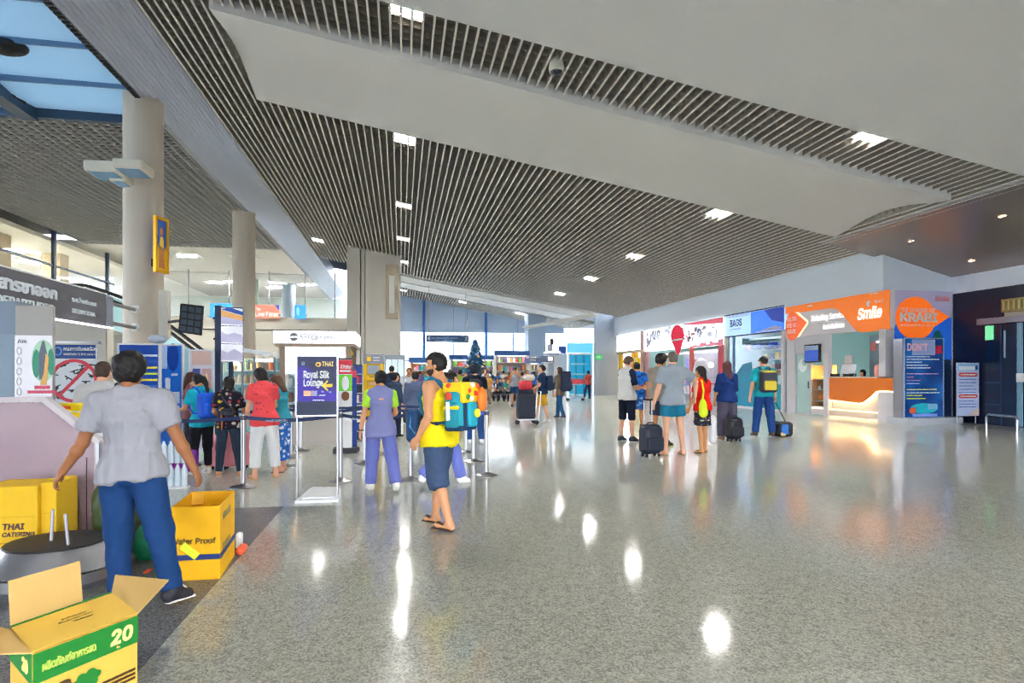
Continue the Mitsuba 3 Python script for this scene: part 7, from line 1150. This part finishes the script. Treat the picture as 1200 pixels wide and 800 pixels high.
a = G(675, 469); t = thing('empty_trolley', 'luggage trolley with a red handle box at the turquoise shop front', 'trolley'); x, y = a[0], a[1]; put(t + '__pole', MB().tube([(x - .1, y, .1), (x - .1, y, 1.0)], .04, 8), STEEL); put(t + '__handle_box', B((x - .5, y - .2, .95), (x + .5, y + .2, 1.25)), mat('#a83a44', .5)); put(t + '__platform', B((x - .6, y - .3, .12), (x + .5, y + .3, .18)), STEELB)
for wx in (-.5, .4): put(t + '__wheel', MB().tube([(x + wx, y - .1, .07), (x + wx, y + .1, .07)], .07, 12), BLACK)
person('receptionist with black hair behind the orange counter', PX(1012, 500, 16.05) * [1, 1, 0], 250, 1.70, 'f', 'light', ('bob', BLK), dict(c='#8a4a7a', ease=.016, sleeve=1.5), dict(c='#3a3a4a', ease=.014), dict(c='#222222'), dict(), res=.016, head=(20, 10))
# waiting crowd before the far shops
rng = random.Random(77)
SH = {'#c8cdd4': 'grey', '#2a5a9a': 'blue', '#d8d4cc': 'white', '#1f2a40': 'navy', '#b84a40': 'red', '#d8a04a': 'mustard', '#3a8a7a': 'green', '#e0a0a0': 'pink', '#6a5a8a': 'purple', '#3ab0c0': 'turquoise'}
def seat_person(lab, px, Y, f, shirt):
    g = PY(px, 600, Y) * [1, 1, 0]
    return person(lab, g, f, rng.uniform(1.6, 1.75), rng.choice('mf'), rng.choice(['light', 'tan', 'warm']), (rng.choice(['short', 'bob', 'thick']), rng.choice(['#17120f', '#3a2a1e', '#5a4632'])), dict(c=shirt, ease=.022, sleeve=.7), dict(c=rng.choice(['#2a3450', '#4a4a52', '#8a7a60', '#23242c']), ease=.018), dict(c='#3a3a3a'), dict(leg_r=((82, 8), (4, 6)), leg_l=((84, 8), (8, 6)), arm_r=((25, 10), (70, -10)), arm_l=((25, 10), (65, -10))), res=.03, key='person', eyes=False, group='people waiting before the far shops')
def bench(px0, px1, Y, lab):
    a, b = PY(px0, 600, Y)[0], PY(px1, 600, Y)[0]; t = thing('waiting_bench', lab, 'bench'); put(t + '__seat', B((a, Y - .0, .38), (b, Y + .45, .43)), mat('#5a6068', .5)); put(t + '__backrest', B((a, Y + .45, .5), (b, Y + .5, .85)), mat('#5a6068', .5))
    for x in (a + .1, b - .1): put(t + '__leg', B((x - .03, Y + .1, 0), (x + .03, Y + .4, .38)), STEELB)
bench(572, 600, 34.0, 'row of grey waiting seats nearest the camera before the shops'); bench(570, 602, 38.5, 'row of grey waiting seats farther back before the shops'); bench(585, 603, 36.2, 'middle row of grey waiting seats before the shops')
for i, px in enumerate((589, 600)): c = list(SH)[(i * 3 + 1) % 10]; seat_person(f'seated person in {SH[c]} shirt, {["first", "second", "third"][i]} from the left on the middle seats', px, 36.35, 180 + rng.uniform(-30, 30), c)
for i, px in enumerate((575, 587, 599)): c = list(SH)[(i * 3) % 10]; seat_person(f'seated person in {SH[c]} shirt, {["first", "second", "third", "fourth", "fifth"][i]} from the left on the nearer seats', px, 34.15, 180 + rng.uniform(-30, 30), c)
for i, px in enumerate((573, 584, 595)): c = list(SH)[(i * 7 + 2) % 10]; seat_person(f'seated person in {SH[c]} shirt, {["first", "second", "third", "fourth", "fifth", "sixth"][i]} from the left on the farther seats', px, 38.65, 180 + rng.uniform(-40, 40), c)
for i, (px, Y, f, c, tail) in enumerate(((527, 30, 20, '#1f2a40', 'left of the christmas tree pot'), (546, 27, 190, '#e0a0a0', 'before the christmas tree'), (566, 29, 100, '#d8d4cc', 'right of the black backpack'), (571, 31, 200, '#d8a04a', 'at the left end of the waiting seats'), (583, 42, 0, '#2a5a9a', 'at the left shelves of the souvenir shop'), (590, 43, 20, '#d8d4cc', 'at the middle shelves of the souvenir shop'), (597, 42.5, -20, '#b84a40', 'at the souvenir shop, third of three there'), (612, 41, 60, '#c8cdd4', 'at the right end of the souvenir shop'), (618, 40, 180, '#b84a40', 'between the souvenir shop and the grey pier'), (492, 36, 10, '#6a5a8a', 'in front of the snack shop'), (500, 37, 200, '#3ab0c0', 'at the right side of the snack shop'), (533, 40, 150, '#3a8a7a', 'at the pale shop, left side'), (575, 45, 10, '#1f2a40', 'at the pale shop, right side'), (626, 39, -20, '#2a5a9a', 'below the dark sign by the grey pier'), (512, 33, 30, '#d8d4cc', 'behind the head of the man in yellow'))):
    person(f'far person in {SH[c]} top standing {tail}', PY(px, 600, Y) * [1, 1, 0], f, rng.uniform(1.62, 1.82), rng.choice('mf'), rng.choice(['light', 'tan', 'warm']), (rng.choice(['short', 'bob', 'thick', 'long']), rng.choice(['#17120f', '#3a2a1e', '#6a5238'])), dict(c=c, ease=.022, sleeve=.7), dict(c=rng.choice(['#2a3450', '#4a4a52', '#8a7a60', '#23242c', '#34507a']), ease=.018, kind=rng.choice(['trousers', 'shorts'])), dict(c='#3a3a3a'), dict(leg_r=((6, 4), (0, 3)), leg_l=((-4, 4), (-8, 3))), res=.03, z=0, eyes=False, group='people waiting before the far shops')
